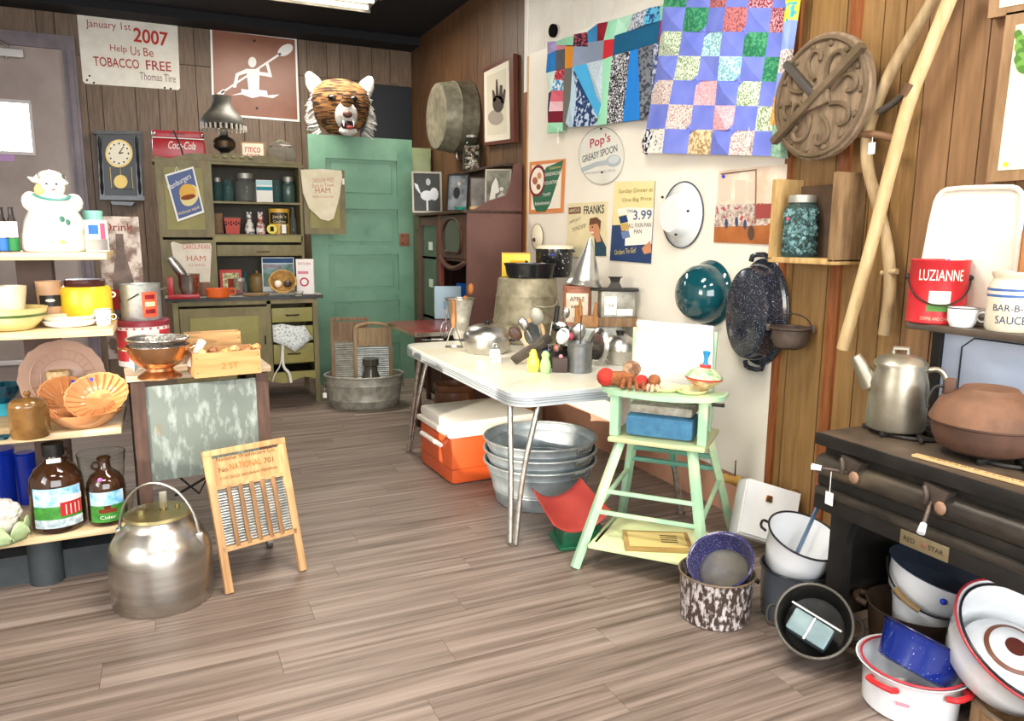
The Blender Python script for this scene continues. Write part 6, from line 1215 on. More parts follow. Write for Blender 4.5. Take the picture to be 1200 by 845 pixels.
MB().ball((-.075, -.01, .034), .034, 14).build('red_ball', KR, t); MB().xf((-.03, 0, .03), (0, PI/2, .1)).lathe([(0, -.04), (.026, -.03), (.03, .02), (.02, .06), (0, .065)], 14).build('body', KB, t); MB().ball((.06, -.02, .03), .026, 12).build('red_ball', KR, t)
for k in range(4): MB().tube([(.0 + .02*k, -.02, .04), (.0 + .025*k, -.05, .025), (.0 + .028*k, -.06, .008)], .008, 6, smooth=1).build('yarn_limb', KB, t)
MB().ball((.01, .03, .065), .034, 14, .9).build('head', mat('knit_tan', 'cdb08a', '6b4632', 25, .8), t)
t = thing('toy_octopus', 'small striped brown yarn toy on the tray', 'toy', onh(-.02, -.11, ty), HR); t.scale = (1.4, 1.4, 1.4); MB().ball((0, 0, .034), .02, 12).build('head', KB, t)
for k in range(5): a = -PI*k/4; MB().tube([(0, 0, .03), (.02*math.cos(a), .02*math.sin(a), .02), (.026*math.cos(a), .026*math.sin(a), .005)], .005, 6, smooth=1).build('arm', mat('yarn_pink', 'd9a890', rough=.9), t)
t = thing('wooden_plaque', 'tan wooden plaque lying on the high chair foot board', 'plaque', onh(.04, -.2, .1135), HR + .35); MB().box((0, 0, .008), (.28, .19, .016), .003).build('frame', mat('plaque_wood', 'b5975c', '9a7c44', 8, .5), t); MB().box((0, 0, .0165), (.24, .15, .002)).build('plate', paper('d3bd7c'), t, smooth=False)
for k in range(4): MB().box((.05, .04 - .022*k, .0182), (.07, .008, .001)).build('print_line', paper('5d4a28'), t, smooth=False)

# ================================================================ quilts
QX = XW - .068
def qpoly(t, f, pts, m, rip, off=0.0, name='patch'):
    P = [f(*q) for q in pts]; n = len(P)
    ar = sum(P[i][0]*P[(i+1) % n][1] - P[(i+1) % n][0]*P[i][1] for i in range(n))
    if ar < 0: P = P[::-1]
    cx, cz = sum(p[0] for p in P)/n, sum(p[1] for p in P)/n
    vs = [(x, -.004 + rip(x, z) + off, z) for x, z in P] + [(x, .012 + rip(x, z), z) for x, z in P] + [(cx, -.010 + rip(cx, cz) + off, cz)]
    fs = [(i, (i+1) % n, 2*n) for i in range(n)] + [tuple(range(n, 2*n))[::-1]] + [(i, n+i, n+(i+1) % n, (i+1) % n) for i in range(n)]
    m_ = MB(); m_._add(vs, fs); m_.build(name, m, t, smooth=False)
def fab(c, c2=None, sc_=60, lo=.5, hi=.56, kind='noise'): return mat('fab_%s_%s_%d' % (c, c2, sc_), c, c2, sc_, .85, spec=.15, lo=lo, hi=hi, detail=1, kind=kind)
t, f = sign_root('patchwork_quilt', 'teal, navy and mint strip patchwork quilt hung on the white wall', 'quilt', 700, 90, x=QX)
qz = lambda pts: [(620 + x/3.75, y/3.75) for x, y in pts]
mint = fab('9fe0bc'); lav = fab('a99cc8'); gry = fab('8d8f96'); gb = fab('8f9cb4')
Q1 = [([(85,185),(120,180),(120,222),(85,240)], lav), ([(120,180),(210,155),(206,200),(120,198)], mint), ([(120,198),(166,195),(166,216),(120,222)], fab('d98a98')), ([(210,152),(255,140),(258,205),(206,206)], fab('2a2a38', 'b04a5a')), ([(255,138),(310,105),(300,182),(258,186)], fab('3f8fc8')), ([(310,105),(350,95),(336,178),(300,182)], fab('8a2230')), ([(350,94),(390,80),(378,172),(336,178)], mint), ([(390,80),(465,62),(430,142),(380,158)], fab('b9ead2')), ([(465,62),(525,40),(512,112),(430,142)], fab('cfd3da', '6a7a94')), ([(525,38),(570,25),(576,90),(512,112)], fab('5fb0d8', '2a4a78', 40)), ([(570,24),(624,2),(606,80),(576,90)], mint),
 ([(85,240),(118,222),(118,310),(80,320)], fab('2f7fc8')), ([(118,222),(163,215),(160,302),(118,310)], fab('5d5f66')), ([(163,205),(208,205),(204,298),(160,302)], fab('e89a30')), ([(208,206),(258,205),(252,278),(204,298)], gb), ([(258,186),(337,178),(332,263),(252,278)], gb), ([(337,178),(376,172),(373,246),(332,263)], fab('cc3038')), ([(380,157),(576,90),(566,185),(373,246)], fab('1f5f86')), ([(576,90),(606,80),(560,190),(566,185)], fab('b02a44')),
 ([(85,320),(118,310),(113,400),(92,410)], fab('cfe8dc')), ([(118,309),(160,302),(152,350),(113,352)], fab('b8283c', 'e9d0d4', 90, .6, .64)), ([(113,352),(152,350),(151,397),(108,398)], fab('4f9ac8', 'e8eef2', 40)), ([(108,398),(151,397),(149,446),(102,447)], fab('d86a7a')), ([(102,447),(149,446),(148,487),(95,490)], fab('ecc4cc')), ([(95,490),(148,487),(148,538),(88,540)], fab('7a2030')), ([(88,540),(148,538),(148,578),(82,586)], mint), ([(92,410),(108,398),(102,447),(88,540),(86,480)], fab('2c3a58')),
 ([(160,302),(204,298),(190,430),(148,576),(149,446),(152,350)], fab('76746f')), ([(204,298),(216,420),(206,558),(172,560),(160,540),(190,430)], fab('bcd8ea')), ([(206,300),(262,440),(312,520),(302,552),(206,558),(216,420)], fab('26406e', 'b9cbe0', 30)), ([(204,298),(252,278),(292,420),(332,475),(312,520),(262,440)], fab('4fb0e4')), ([(252,278),(332,263),(328,440),(332,475),(292,420)], fab('cfe0ea', 'b5cfe0', 80)), ([(332,263),(373,246),(356,400),(347,545),(302,552),(312,520),(332,475),(328,440)], mint), ([(373,246),(450,225),(402,535),(347,545),(356,400)], fab('2b2d33', 'd9dade', 110, .52, .56)), ([(450,225),(488,214),(500,420),(497,526),(402,535)], fab('2a8ae8')), ([(488,214),(542,193),(532,480),(502,530),(500,420)], fab('6f747c', '3a3f48', 50)), ([(542,193),(566,185),(548,380),(532,478)], fab('4a5a8a', 'c3c9da', 60))]
rip1 = lambda x, z: -.012*math.sin(x*17 + 1.5*z) - .008*math.sin(x*41)
for pts, m in Q1: qpoly(t, f, qz(pts), m, rip1)
price_tag(t, (f(657, 150)[0], -.02, f(657, 150)[1]), .03, .06)
t, f = sign_root('bow_tie_quilt', 'periwinkle blue quilt of bow tie print patches hung beside the round plate', 'quilt', 840, 90, x=QX - .022)
blue = fab('6a78d0', '7c89da', 8, .3, .7); prints = [fab('dcc9a8', '7a5a44', 70, .56, .62), fab('2f7a58', '4f9a70', 60), fab('e9bcc4', 'd392a2', 120), fab('e6e4de', '4a4a54', 70, .60, .64), fab('c27a7c', '96545c', 90), fab('d3dccc', '7f9a6c', 110), fab('d9c9a4', 'a88a60', 60), fab('8a3a4a', 'd9a8b0', 130), fab('bfe0e4', '6fb0c0', 90), fab('d9d4cc', 'b08a90', 120)]
NC, NR = 6, 7
TL, TRc, BR_, BL = (784, -20), (931, -20), (908, 183), (753, 179)
def bil(u, v):
    a = (TL[0] + (TRc[0]-TL[0])*u, TL[1] + (TRc[1]-TL[1])*u); b = (BL[0] + (BR_[0]-BL[0])*u, BL[1] + (BR_[1]-BL[1])*u)
    return (a[0] + (b[0]-a[0])*v, a[1] + (b[1]-a[1])*v)
rip2 = lambda x, z: -.010*math.sin(x*13) - .007*math.sin(x*29 + 2*z)
for j in range(NR):
    for i in range(NC):
        u0, u1, v0, v1 = i/NC, (i+1)/NC, j/NR, (j+1)/NR; sk = .012*math.sin(j*2.1 + i)
        corners = [bil(u0, v0), bil(u1, v0), bil(u1, v1), bil(u0, v1)]
        if (i + j) % 2: qpoly(t, f, corners, blue, rip2)
        else:
            k = (i//2*3 + j//2*4 + 1) % len(prints)
            cc = lambda a, b, w=.22: (a[0] + (b[0]-a[0])*w, a[1] + (b[1]-a[1])*w)
            if i % 2 == 0: pts = [cc(corners[0], corners[1]), corners[1], corners[2], corners[3], cc(corners[0], corners[3])]; tri = [corners[0], cc(corners[0], corners[1]), cc(corners[0], corners[3])]
            else: pts = [corners[0], corners[1], cc(corners[1], corners[2], .75), cc(corners[2], corners[3]), corners[3]]; tri = [cc(corners[1], corners[2], .75), corners[2], cc(corners[2], corners[3])]
            qpoly(t, f, pts, prints[k], rip2); qpoly(t, f, tri, blue, rip2)
for pts_, m_ in (([(928, -20), (940, -20), (937, 3), (926, 5)], fab('e6d94a')), ([(926, 5), (937, 3), (934, 24), (923, 27)], fab('e3d84e', '4fb0b8', 25)), ([(923, 27), (934, 24), (929, 58), (919, 60)], fab('8fa6e0')), ([(919, 60), (929, 58), (926, 86), (914, 86)], fab('e2dcd8', '9a8a8c', 110)), ([(914, 86), (926, 86), (921, 114), (909, 114)], fab('8a9ade')), ([(909, 114), (921, 114), (917, 147), (904, 146)], fab('e0b060', 'c98a48', 90)), ([(908, 146), (917, 147), (922, 186), (905, 183)], fab('9ac0a8', '7fa890', 40))): qpoly(t, f, pts_, m_, rip2, -.022, 'folded_edge')
qpoly(t, f, [(752, 168), (760, 150), (765, 160), (757, 181)], fab('26242c', 'd9d9e0', 60), rip2, -.006, 'binding'); price_tag(t, (f(884, 150)[0], -.03, f(884, 150)[1]), .022, .05)
# black remote-like holder on the white boards
t, f = sign_root('wall_bracket', 'small black oval bracket on the white boards above the strip quilt', 'bracket', 649, 36, x=XW - .012); poly(t, f, ell(648.5, 36, 4, 8, 16, .1), mat('matt_black', '060606', rough=.9, spec=.1), 'pad', -.012, .008)
# ================================================================ signs on the display board
PX = XW - .024
t, f = sign_root('greasy_spoon_sign', 'round white sign reading Pops Greasy Spoon with a spoon', 'sign', 705, 182, x=PX)
poly(t, f, ell(705.5, 182.5, 27, 34, 40), mat('sign_pale', 'e4e4dc', 'd8d8ce', 4, .4), 'disc'); stroke(t, f, ell(705.5, 182.5, 26.6, 33.6, 40) + [ell(705.5, 182.5, 26.6, 33.6, 40)[0]], .8, paper('9a9a92'), 'rim_line')
wt(t, f, "Pop's", (692, 177), (716, 169), 14, paper('b0485a'), bold=.02); wt(t, f, 'GREASY SPOON', (683, 191), (724, 177.5), 8, paper('4a5a60'), bold=.01)
poly(t, f, ell(719.5, 188.5, 9, 7, 20, -.25), paper('aeb9c0'), 'spoon_bowl', -.0045, -.003); poly(t, f, [(681, 197), (683, 202), (700, 195), (714, 193), (712, 187), (698, 190)], paper('aeb9c0'), 'spoon_handle', -.0044, -.003); poly(t, f, ell(720, 187, 6.5, 4.5, 20, -.25), paper('c9d2d6'), 'spoon_hollow', -.005, -.004)
wt(t, f, 'HOME MADE EATS DAILY SPECIAL', (686, 205), (722, 201), 3, paper('9a9a96'))
for q in ((705, 151), (706, 202)): poly(t, f, ell(*q, 1.2, 1.3, 8), IRON, 'nail', -.006, -.003)
t, f = sign_root('refreshment_sign', 'orange bordered sign with a green refreshments banner', 'sign', 641, 218, x=PX)
poly(t, f, [(621, 190), (663, 186), (660.5, 249), (620, 250.5)], paint('d98a50', .4), 'plate'); poly(t, f, [(624, 194), (659, 190), (657, 244), (623, 246)], paint('efe9dc', .4), 'field', -.004, -.003)
poly(t, f, [(641, 196), (661, 187.5), (658, 200), (645, 240), (640, 248), (629, 248), (626, 240), (624, 225)], paint('2f6a50', .4), 'banner', -.005, -.0035); poly(t, f, ell(630.5, 212, 9.5, 19, 24, .1), paper('7a2a30'), 'badge_ring', -.0058, -.004); poly(t, f, ell(630.5, 212, 7.5, 15.5, 24, .1), paper('eee6da'), 'badge', -.0066, -.005)
for q, c in (((628, 212, 3, 4.5), 'a8684a'), ((633, 206, 2.5, 4), 'c98f60'), ((632, 219, 2.5, 3.5), '8a5038')): poly(t, f, ell(*q, 14), paper(c), 'food_print', -.0074, -.006)
wt(t, f, 'SANDWICHES', (639.5, 207), (659, 204), 4, paper('f2efe6'), -.006); wt(t, f, 'FOUNTAIN', (639, 217), (656, 214.5), 4, paper('f2efe6'), -.006); wt(t, f, 'Tasty', (637, 232), (646, 229), 5, paper('f2efe6'), -.006); wt(t, f, 'Refreshments', (628, 241), (645, 239), 4, paper('f2efe6'), -.006); wt(t, f, 'Delicious', (645, 199), (658, 196.5), 3.2, paper('d9c98a'), -.006)
t, f = sign_root('franks_sign', 'cream poster advertising franks with a smiling boy', 'sign', 689, 268, x=PX)
poly(t, f, [(665.4, 238.5), (712.8, 236), (711, 300), (664, 302)], mat('poster_cream', 'e6dcb8', 'd9cda4', 5, .5), 'plate'); poly(t, f, [(667, 243.5), (681, 242.5), (681, 250), (667, 251)], paper('6b4038'), 'brand_patch', -.004, -.003); wt(t, f, 'ARMOUR', (668, 249.5), (680, 248.5), 4.5, paper('e6dcb8'), -.005); wt(t, f, 'FRANKS', (684.5, 251.5), (708.5, 250), 10, paper('3a3a3c'), bold=.02)
wt(t, f, 'MMM! JUICY', (668, 264), (682, 258), 4.5, paper('55524c'), shear=.2); wt(t, f, 'TENDER!', (671, 272), (688, 266), 4.5, paper('55524c'), shear=.2)
SKN = paper('c98f6a'); poly(t, f, ell(697.5, 268, 6.5, 9.5, 20, -.15), SKN, 'face_print', -.0045, -.003); poly(t, f, [(691, 264), (692, 256), (700, 254.5), (705, 259), (704, 270), (701, 262)], paper('6b4a34'), 'hair_print', -.005, -.004); poly(t, f, [(697, 276), (703, 273), (707, 282), (711, 290), (711, 300), (698, 300)], paper('2f4a5a'), 'shirt_print', -.0042, -.003); poly(t, f, [(697, 276), (703, 273), (705, 283), (700, 284)], SKN, 'neck_print', -.0048, -.004); poly(t, f, ell(694.5, 272.5, 2, 1.2, 10), paper('f0e0d0'), 'smile_print', -.0052, -.004); poly(t, f, ell(695, 266, .9, 1, 8), INK, 'eye_print', -.0052, -.004)
t, f = sign_root('seed_poster', 'yellow and navy poster with price lettering hung by the white basin', 'poster', 742, 260, x=PX)
poly(t, f, [(721, 213), (768, 212), (763, 309), (715, 305)], paint('26406e', .5), 'sheet'); poly(t, f, [(721, 213), (768, 212), (765.5, 262), (718, 264)], paper('e6dca4'), 'yellow_half', -.004, -.003); poly(t, f, [(735, 243), (766.5, 244), (764, 286), (733, 288)], paper('f0ede4'), 'price_card', -.005, -.0035)
wt(t, f, 'Sunday Dinner at', (726, 228), (766, 226), 6, paper('94782e'), -.0052); wt(t, f, 'One Big Price', (730, 238), (764, 236), 5.5, paper('94782e'), -.0052); wt(t, f, 'ONLY', (736, 249), (746, 249), 3.5, paper('3a4a70'), -.006); wt(t, f, '3.99', (743, 258), (764.5, 257), 11, paper('5a6a94'), -.006, bold=.015); wt(t, f, 'ALL FIXIN PAN', (737, 267), (764, 266), 5, INK, -.006); wt(t, f, 'PAN', (744, 274), (753, 273.5), 5, INK, -.006); wt(t, f, 'Orders To Go!', (721, 299), (746, 296), 6, paper('d9c878'), -.005)
for k, (q, c) in enumerate((((729, 248), 'f0ede4'), ((731, 257), '26406e'), ((732.5, 266), 'c9a860'), ((733.5, 275), '6f86b0'))): poly(t, f, [(q[0] - 5, q[1] - 3), (q[0] + 4, q[1] - 5), (q[0] + 6, q[1] + 3), (q[0] - 3, q[1] + 5)], paper(c), 'letter_tile', -.006, -.004)
poly(t, f, [(753, 291), (763, 282), (764, 296), (756, 298)], SKN, 'hand_print', -.006, -.004)
t, f = sign_root('street_photo', 'colour photo print of a crowd in a street pinned to the board', 'poster', 878, 240, x=PX)
poly(t, f, [(843, 200.5), (923, 192), (917, 287), (837, 284)], mat('photo_sky', 'e9dccb', 'd6b8a0', 8, .5), 'sheet'); poly(t, f, [(838, 262), (918, 262), (917, 287), (837, 284)], mat('photo_ground', 'b06a34', '98562a', 8, .5), 'ground_print', -.004, -.003); poly(t, f, [(839.5, 240), (900, 238), (900, 264), (838, 266)], mat('photo_crowd', '8a7468', 'd9cfc6', 60, .6, c3='a8413a', lo3=.58, hi3=.6, scale3=40), 'crowd_print', -.0045, -.003)
for q in ((850, 222, 7, 12), (868, 225, 6, 14), (882, 224, 5, 10)): poly(t, f, [(q[0] - q[2], q[1] - q[3]), (q[0] + q[2], q[1] - q[3]), (q[0] + q[2], q[1] + q[3]), (q[0] - q[2], q[1] + q[3])], paper('d3bfae'), 'building_print', -.0044, -.003)
stroke(t, f, [(846, 204), (887, 199), (886, 262)], 2, paper('7d6a5c'), 'arch_print', -.005); poly(t, f, [(887, 240), (910, 238), (912, 256), (886, 256)], paper('9a4a48'), 'truck_print', -.005, -.003); poly(t, f, ell(881, 273, 4, 9, 12), paper('5a4438'), 'figure_print', -.005, -.003)
for q in ((852, 262), (864, 260), (874, 263)): poly(t, f, ell(q[0], q[1], 2, 6, 10), paper('3f4a66'), 'figure_print', -.005, -.003)
poly(t, f, ell(848.5, 207, 2, 2.2, 12), BLUEDOT, 'price_dot', -.005, -.003)
# ---- bowls hung on the board (axis out of the wall)
def hung(name, lab, cat, px, py, rpx, prof, m, sy=1.0, depth=1.0, twist=0.0, rimm=None):
    c = at(px, py, x=XW - .026); s = mpp(c); R = rpx*s
    t = thing(name, lab, cat, c, tilt((-1, 0, 0), twist))
    P = [(r*R, z*R*depth) for r, z in prof]
    MB().lathe([(0, P[0][1])] + P + [(r*.97, max(0.002, z - .005)) for r, z in P[::-1]] + [(0, P[0][1] - .005)], 44, sy=sy, sx=1).build('bowl', m, t)
    MB().ring((0, 0, .004), R*1.0, .004, n=44, sy=sy).build('rim', rimm or m, t)
    return t, R
HWE = mat('hung_white', 'dbe0e4', rough=.2, coat=.5)
t, R = hung('enamel_basin', 'white enamel basin with a dark rim hung upside down on the board', 'basin', 800, 252, 38, [(.50, .50), (.52, .50), (.55, .46), (.70, .16), (.74, .12), (.97, .03), (1, 0)], HWE, rimm=paint('3a4250', .3))
for q in ((.55, .5, .42), (-.6, -.2, .38), (.1, -.66, .32)): MB().ball((q[0]*R, q[1]*R, q[2]*R), .008, 8, 1, 1, 1).build('chip', paint('2c3038', .5), t)
TEAL = mat('teal_enamel', '0f4a52', '0c3f48', 4, .12, coat=.8)
t, R = hung('enamel_bowl', 'glossy dark teal mixing bowl hung upside down on the board', 'bowl', 832, 344, 38, [(.38, .95), (.42, .93), (.62, .86), (.84, .6), (.9, .3), (.9, .14), (1, .06), (1.02, 0)], TEAL)
NAV = mat('navy_speckle', '20242e', '9aa2b4', 200, .2, lo=.63, hi=.68, detail=2, coat=.6)
t, R = hung('oval_roaster', 'large oval navy speckled roaster hung upright beside the wooden trim', 'roaster', 893, 366, 62, [(.78, .42), (.84, .4), (.9, .2), (.92, .08), (1, .05), (1.02, 0)], NAV, sy=.66)
for s_ in (-1, 1): MB().tube([(s_*R*.95, -.06, .03), (s_*R*1.08, -.05, .03), (s_*R*1.08, .05, .03), (s_*R*.95, .06, .03)], .012, 8, smooth=1).build('handle', NAV, t)
# ================================================================ things on the wood panelled part
c = at(966, 115, x=XW - .118); s = mpp(c); R = 71*s
t = thing('foundry_pattern', 'round grey brown wooden foundry pattern disc with scrolls hung on the wall', 'wooden disc', (XW - .118, c.y, c.z), tilt((-1, 0, 0), PI/2))
FW = mat('grey_wood', '8a765f', '655440', 7, .75, stretch=(5, 1, 5), bump=.25); FWD = mat('grey_wood_dark', '6f5d49', '54452f', 8, .75, bump=.2)
MB().lathe([(0, .03), (R*.97, .03), (R, .025), (R, 0), (0, 0)], 48).build('disc', FW, t); MB().ring((0, 0, .034), R*.92, .010, n=48, m=6).build('outer_rib', FWD, t)
MB().xf((0, 0, .05), (0, 0, .62 + PI/2)).box((0, 0, 0), (.03, R*2.15, .035), .006).build('cross_bar', FWD, t)
MB().xf((0, 0, .045), (0, 0, -.75 + PI/2)).box((0, -R*.5, 0), (.03, R*.95, .03), .006).build('iron_strap', mat('strap_iron', '5c5752', rough=.5, metal=.6), t)
MB().xf((0, 0, .04), (0, 0, .2)).box((0, 0, 0), (R*.5, R*.35, .03), .02).build('hub', FW, t)
for k in range(8):
    a = 2*PI*k/8 + .2; MB().tube([(R*q*math.cos(a + w), R*q*math.sin(a + w), .036) for q, w in ((.3, .1), (.5, .28), (.68, .22), (.78, .0), (.72, -.2), (.58, -.18))], .010, 6, smooth=2).build('scroll_rib', FWD, t)
for k in range(14): a = 2*PI*k/14; MB().ball((R*.83*math.cos(a), R*.83*math.sin(a), .032), .014, 8, .7).build('boss', FWD, t)
MB().cyl((0, 0, -.105), (0, 0, .0), .015).build('hanger_peg', IRON, t)
t2 = MB().ring((R*.42, R*.18, .034), R*.15, .01, n=20, sx=.8); t2.build('oval_opening', FWD, t)
# plough handles
HXP = XW - .05
t, f = sign_root('plough_handles', 'pair of pale bent wooden plough handles joined by iron bars on the wall', 'plough handles', 1040, 200, x=HXP)
ASH = mat('ash_wood', 'cdb488', 'b3976a', 7, .55, stretch=(4, 4, .6), bump=.1); ASHD = mat('ash_wood_old', 'b39c78', '927b58', 7, .6, stretch=(4, 4, .6), bump=.12)
def pole(pts, r, m, y, name): MB().tube([(f(*q)[0], y, f(*q)[1]) for q in pts], r, 10, smooth=2).build(name, m, t)
k = mpp(t.location)
pole([(1110, -20), (1090, 15), (1047, 85), (1026, 136), (1019, 165), (1021, 200), (1033, 240), (1046, 295), (1048, 345), (1040, 392)], 7*k, ASHD, -.02, 'curved_handle')
pole([(1134, -20), (1104, 55), (1079, 114), (1058, 190), (1030, 300), (999, 408)], 7.5*k, ASH, -.055, 'straight_handle')
pole([(1038, 132), (1055, 122), (1070, 109), (1084, 104)], 4*k, mat('strap_iron', '5c5752'), -.035, 'iron_brace'); pole([(1014, 158), (1035, 158), (1060, 164)], 4.5*k, mat('bar_brown', '7a5a40', rough=.6), -.035, 'cross_rung'); pole([(1058, 318), (1040, 320)], 3.5*k, ASHD, -.03, 'peg')
MB().tube([(f(1083, 100)[0], -.055, f(1083, 100)[1]), (f(1076, 114)[0], -.055, f(1076, 114)[1])], 9*k, 12).build('iron_sleeve', mat('sleeve_brown', '6b4f3a', rough=.5, metal=.4), t)
a = f(1039, 162); price_tag(t, (a[0], -.075, a[1]), .03, .02)
# box shelf with button jar
bx0 = at(975, 306, x=2.38); by1 = at(899, 300, x=2.38)
Wb, zb_ = by1.y - bx0.y, 1.29; zt2 = 1.63; dpt = .155
t = thing('wall_box_shelf', 'rough barn wood box shelf nailed to the wall under the round disc', 'wall shelf', (XW - .012 - dpt, by1.y, zb_), -PI/2)
BARN = mat('barn_wood', '8f7350', '6b5236', 7, .8, stretch=(5, 5, .7), bump=.3); BARNL = mat('barn_wood_light', 'c2a06a', '9a7a48', 8, .8, stretch=(5, 5, .7), bump=.3)
Hb = zt2 - zb_
MB().box((Wb/2, dpt/2, .012), (Wb, dpt, .024), .004).build('bottom_board', BARNL, t); MB().box((.014, dpt/2, Hb/2 + .012), (.028, dpt, Hb), .004).build('side_board', BARNL, t); MB().box((Wb - .014, dpt/2, Hb/2 + .015), (.028, dpt, Hb + .01), .004).build('side_board', BARN, t); MB().box((Wb/2, dpt - .008, Hb/2), (Wb - .056, .014, Hb - .03)).build('back_board', mat('barn_dark', '5a4634', '45352a', 7, .8, bump=.2), t, smooth=False)
jp = at(936, 303, x=2.45); t = thing('button_jar', 'blue green glass jar full of buttons in the box shelf', 'jar', (2.452, jp.y + .005, zb_ + .0248), F(936)); s = mpp(t.location); R, H = 19.5*s, zat(936, 229, t.location) - zb_ - .025
MB().lathe(sc([(0, 0), (.93, 0), (1, .03), (1, .72), (.94, .8), (.72, .86), (.7, .9), (0, .9)], R, H), 28).build('glass', mat('aqua_glass', '9cc4c6', rough=.03, trans=.92, ior=1.08), t); MB().lathe(sc([(0, .9), (.8, .88), (.8, .98), (.76, 1), (0, 1)], R, H), 24).build('lid', ZINC, t)
rr = random.Random(11); g = MB()
for k in range(150):
    a = rr.random()*6.28; q = R*.86*math.sqrt(rr.random()*.5 + .5); g.xf((q*math.cos(a), q*math.sin(a), .012 + rr.random()*H*.72), (rr.random()*3, rr.random()*3, 0)).lathe([(0, -.0015), (.011, -.0015), (.011, .0015), (0, .0015)], 8)
tag(g.build('buttons', mat('button_mix', 'd3dedb', '2f5258', 60, .3, lo=.48, hi=.54), t), kind='stuff'); MB().ball((-R*.7, -R*.74, H*.62), .008, 8, 1, 1, .4).build('price_dot', paint('c23a45', .4), t)
c = at(926, 386, x=2.46); t = thing('hanging_iron_pot', 'small cast iron kettle pot hanging by its bail on the wall', 'pot', (2.462, c.y, c.z - .03), F(926)); s = mpp(c); R = 23*s
MB().vessel(sc([(.5, -.55), (.75, -.45), (.92, -.1), (.9, .3), (1.05, .36), (1.05, .42)], R, R*1.15), .006, 30).build('body', mat('iron_brown2', '5e5046', '463a32', 12, .6, .3, bump=.2), t); bail(t, R, R*.4, IRON, R*.75, .003); MB().tube([(0, .0, R*1.1), (0, .075, R*1.12)], .003, 6).build('wall_hook', IRON, t)
for s_ in (-1, 1): MB().box((s_*R*1.08, 0, R*.42), (.016, .02, .03), .004).build('ear', mat('iron_brown2', '5e5046'), t)
# picture frames at the far end
def wframe(lab, cs, inner, m, name='framed_picture'):
    t, f = sign_root(name, lab, 'picture', cs[0][0] + 10, sum(c[1] for c in cs)/4, x=XW - .03); poly(t, f, cs, m, 'frame', -.012, .02); poly(t, f, inner, mat('pic_cream', 'efe9cf', 'e3dab4', 3, .4), 'picture', -.014, -.01); return t, f
FRW = mat('frame_oak', '9a7a58', '7f6142', 8, .55, stretch=(4, 4, .6), bump=.1)
t, f = wframe('large oak framed pale picture with green leaves above the enamel tray', [(1182, 16), (1262, 2), (1250, 208), (1158, 214)], [(1194, 30), (1252, 20), (1240, 196), (1172, 200)], FRW)
for k in range(9): poly(t, f, ell(1197 + 3*(k % 3), 42 + 5*k, 5, 7, 10, k), paper('6f9a4a' if k % 2 else '4f7a38'), 'leaf_print', -.0152 - .0003*k, -.013)
poly(t, f, ell(1182, 193, 3, 3, 10), paper('e8b83a'), 'flower_print', -.016, -.013)
t, f = wframe('small oak framed picture whose corner shows above the large frame', [(1166, -40), (1240, -60), (1234, 10), (1160, 22)], [(1178, -34), (1232, -50), (1228, 0), (1174, 10)], FRW)

# ================================================================ STOVE
SX, SYL, SLN, SDP = 1.925, 1.73, 1.05, .55
SZT = .765
t = stove = thing('gas_range', 'black cast iron gas range on legs with enamel splashback and shelf', 'stove', (SX, SYL, 0), -PI/2)
SB = mat('stove_black', '2a2826', '1c1b1a', 8, .42, .3, bump=.06, c3='55483c', lo3=.6, hi3=.75, scale3=4); SBR = mat('stove_worn', '4a433b', '2c2926', 6, .4, .4, stretch=(1, 3, 3), c3='8a7a62', lo3=.55, hi3=.8, scale3=3)
SRT = mat('stove_rust', '5f5042', '453a30', 8, .6, .3, bump=.1, c3='7d5c48', lo3=.6, hi3=.7, scale3=5)
MB().box((SLN/2, SDP/2, SZT - .016), (SLN + .02, SDP + .01, .03), .008).build('cooktop', SRT, t); MB().box((SLN/2, -.002, SZT - .022), (SLN + .02, .012, .04), .004).build('front_lip', SB, t)
MB().box((SLN/2, .05, SZT - .07), (SLN - .02, .05, .08)).build('manifold_panel', SB, t, smooth=False)
MB().cyl((0, .025, SZT - .112), (SLN, .025, SZT - .112), .038, n=20).build('manifold_roll', SBR, t)
MB().box((SLN/2, .03, SZT - .16), (SLN, .05, .04), .006).build('upper_band', SB, t); MB().box((SLN/2, .02, SZT - .195), (SLN, .06, .03), .012).build('ledge', SBR, t); MB().box((SLN/2, .02, SZT - .234), (SLN, .05, .052), .006).build('apron', SB, t)
MB().box((.008, SDP/2 + .06, (SZT + .06)/2), (.016, SDP - .14, SZT - .1)).build('side_plate', SB, t, smooth=False); MB().box((SLN/2, SDP - .02, SZT/2), (SLN, .02, SZT - .03)).build('void_back_sheet', SB, t, smooth=False)  # black back sheet added to make the space under the range dark
for x in (.03, SLN - .03):
    for y in (.11, SDP - .05):
        MB().prism([(x - .035, 0), (x + .03, 0), (x + .028, .38), (x + .07 if x < .5 else x + .03, SZT - .246), (x - .035, SZT - .246)], y - .02, y + .02).build('leg', SB, t, smooth=False)
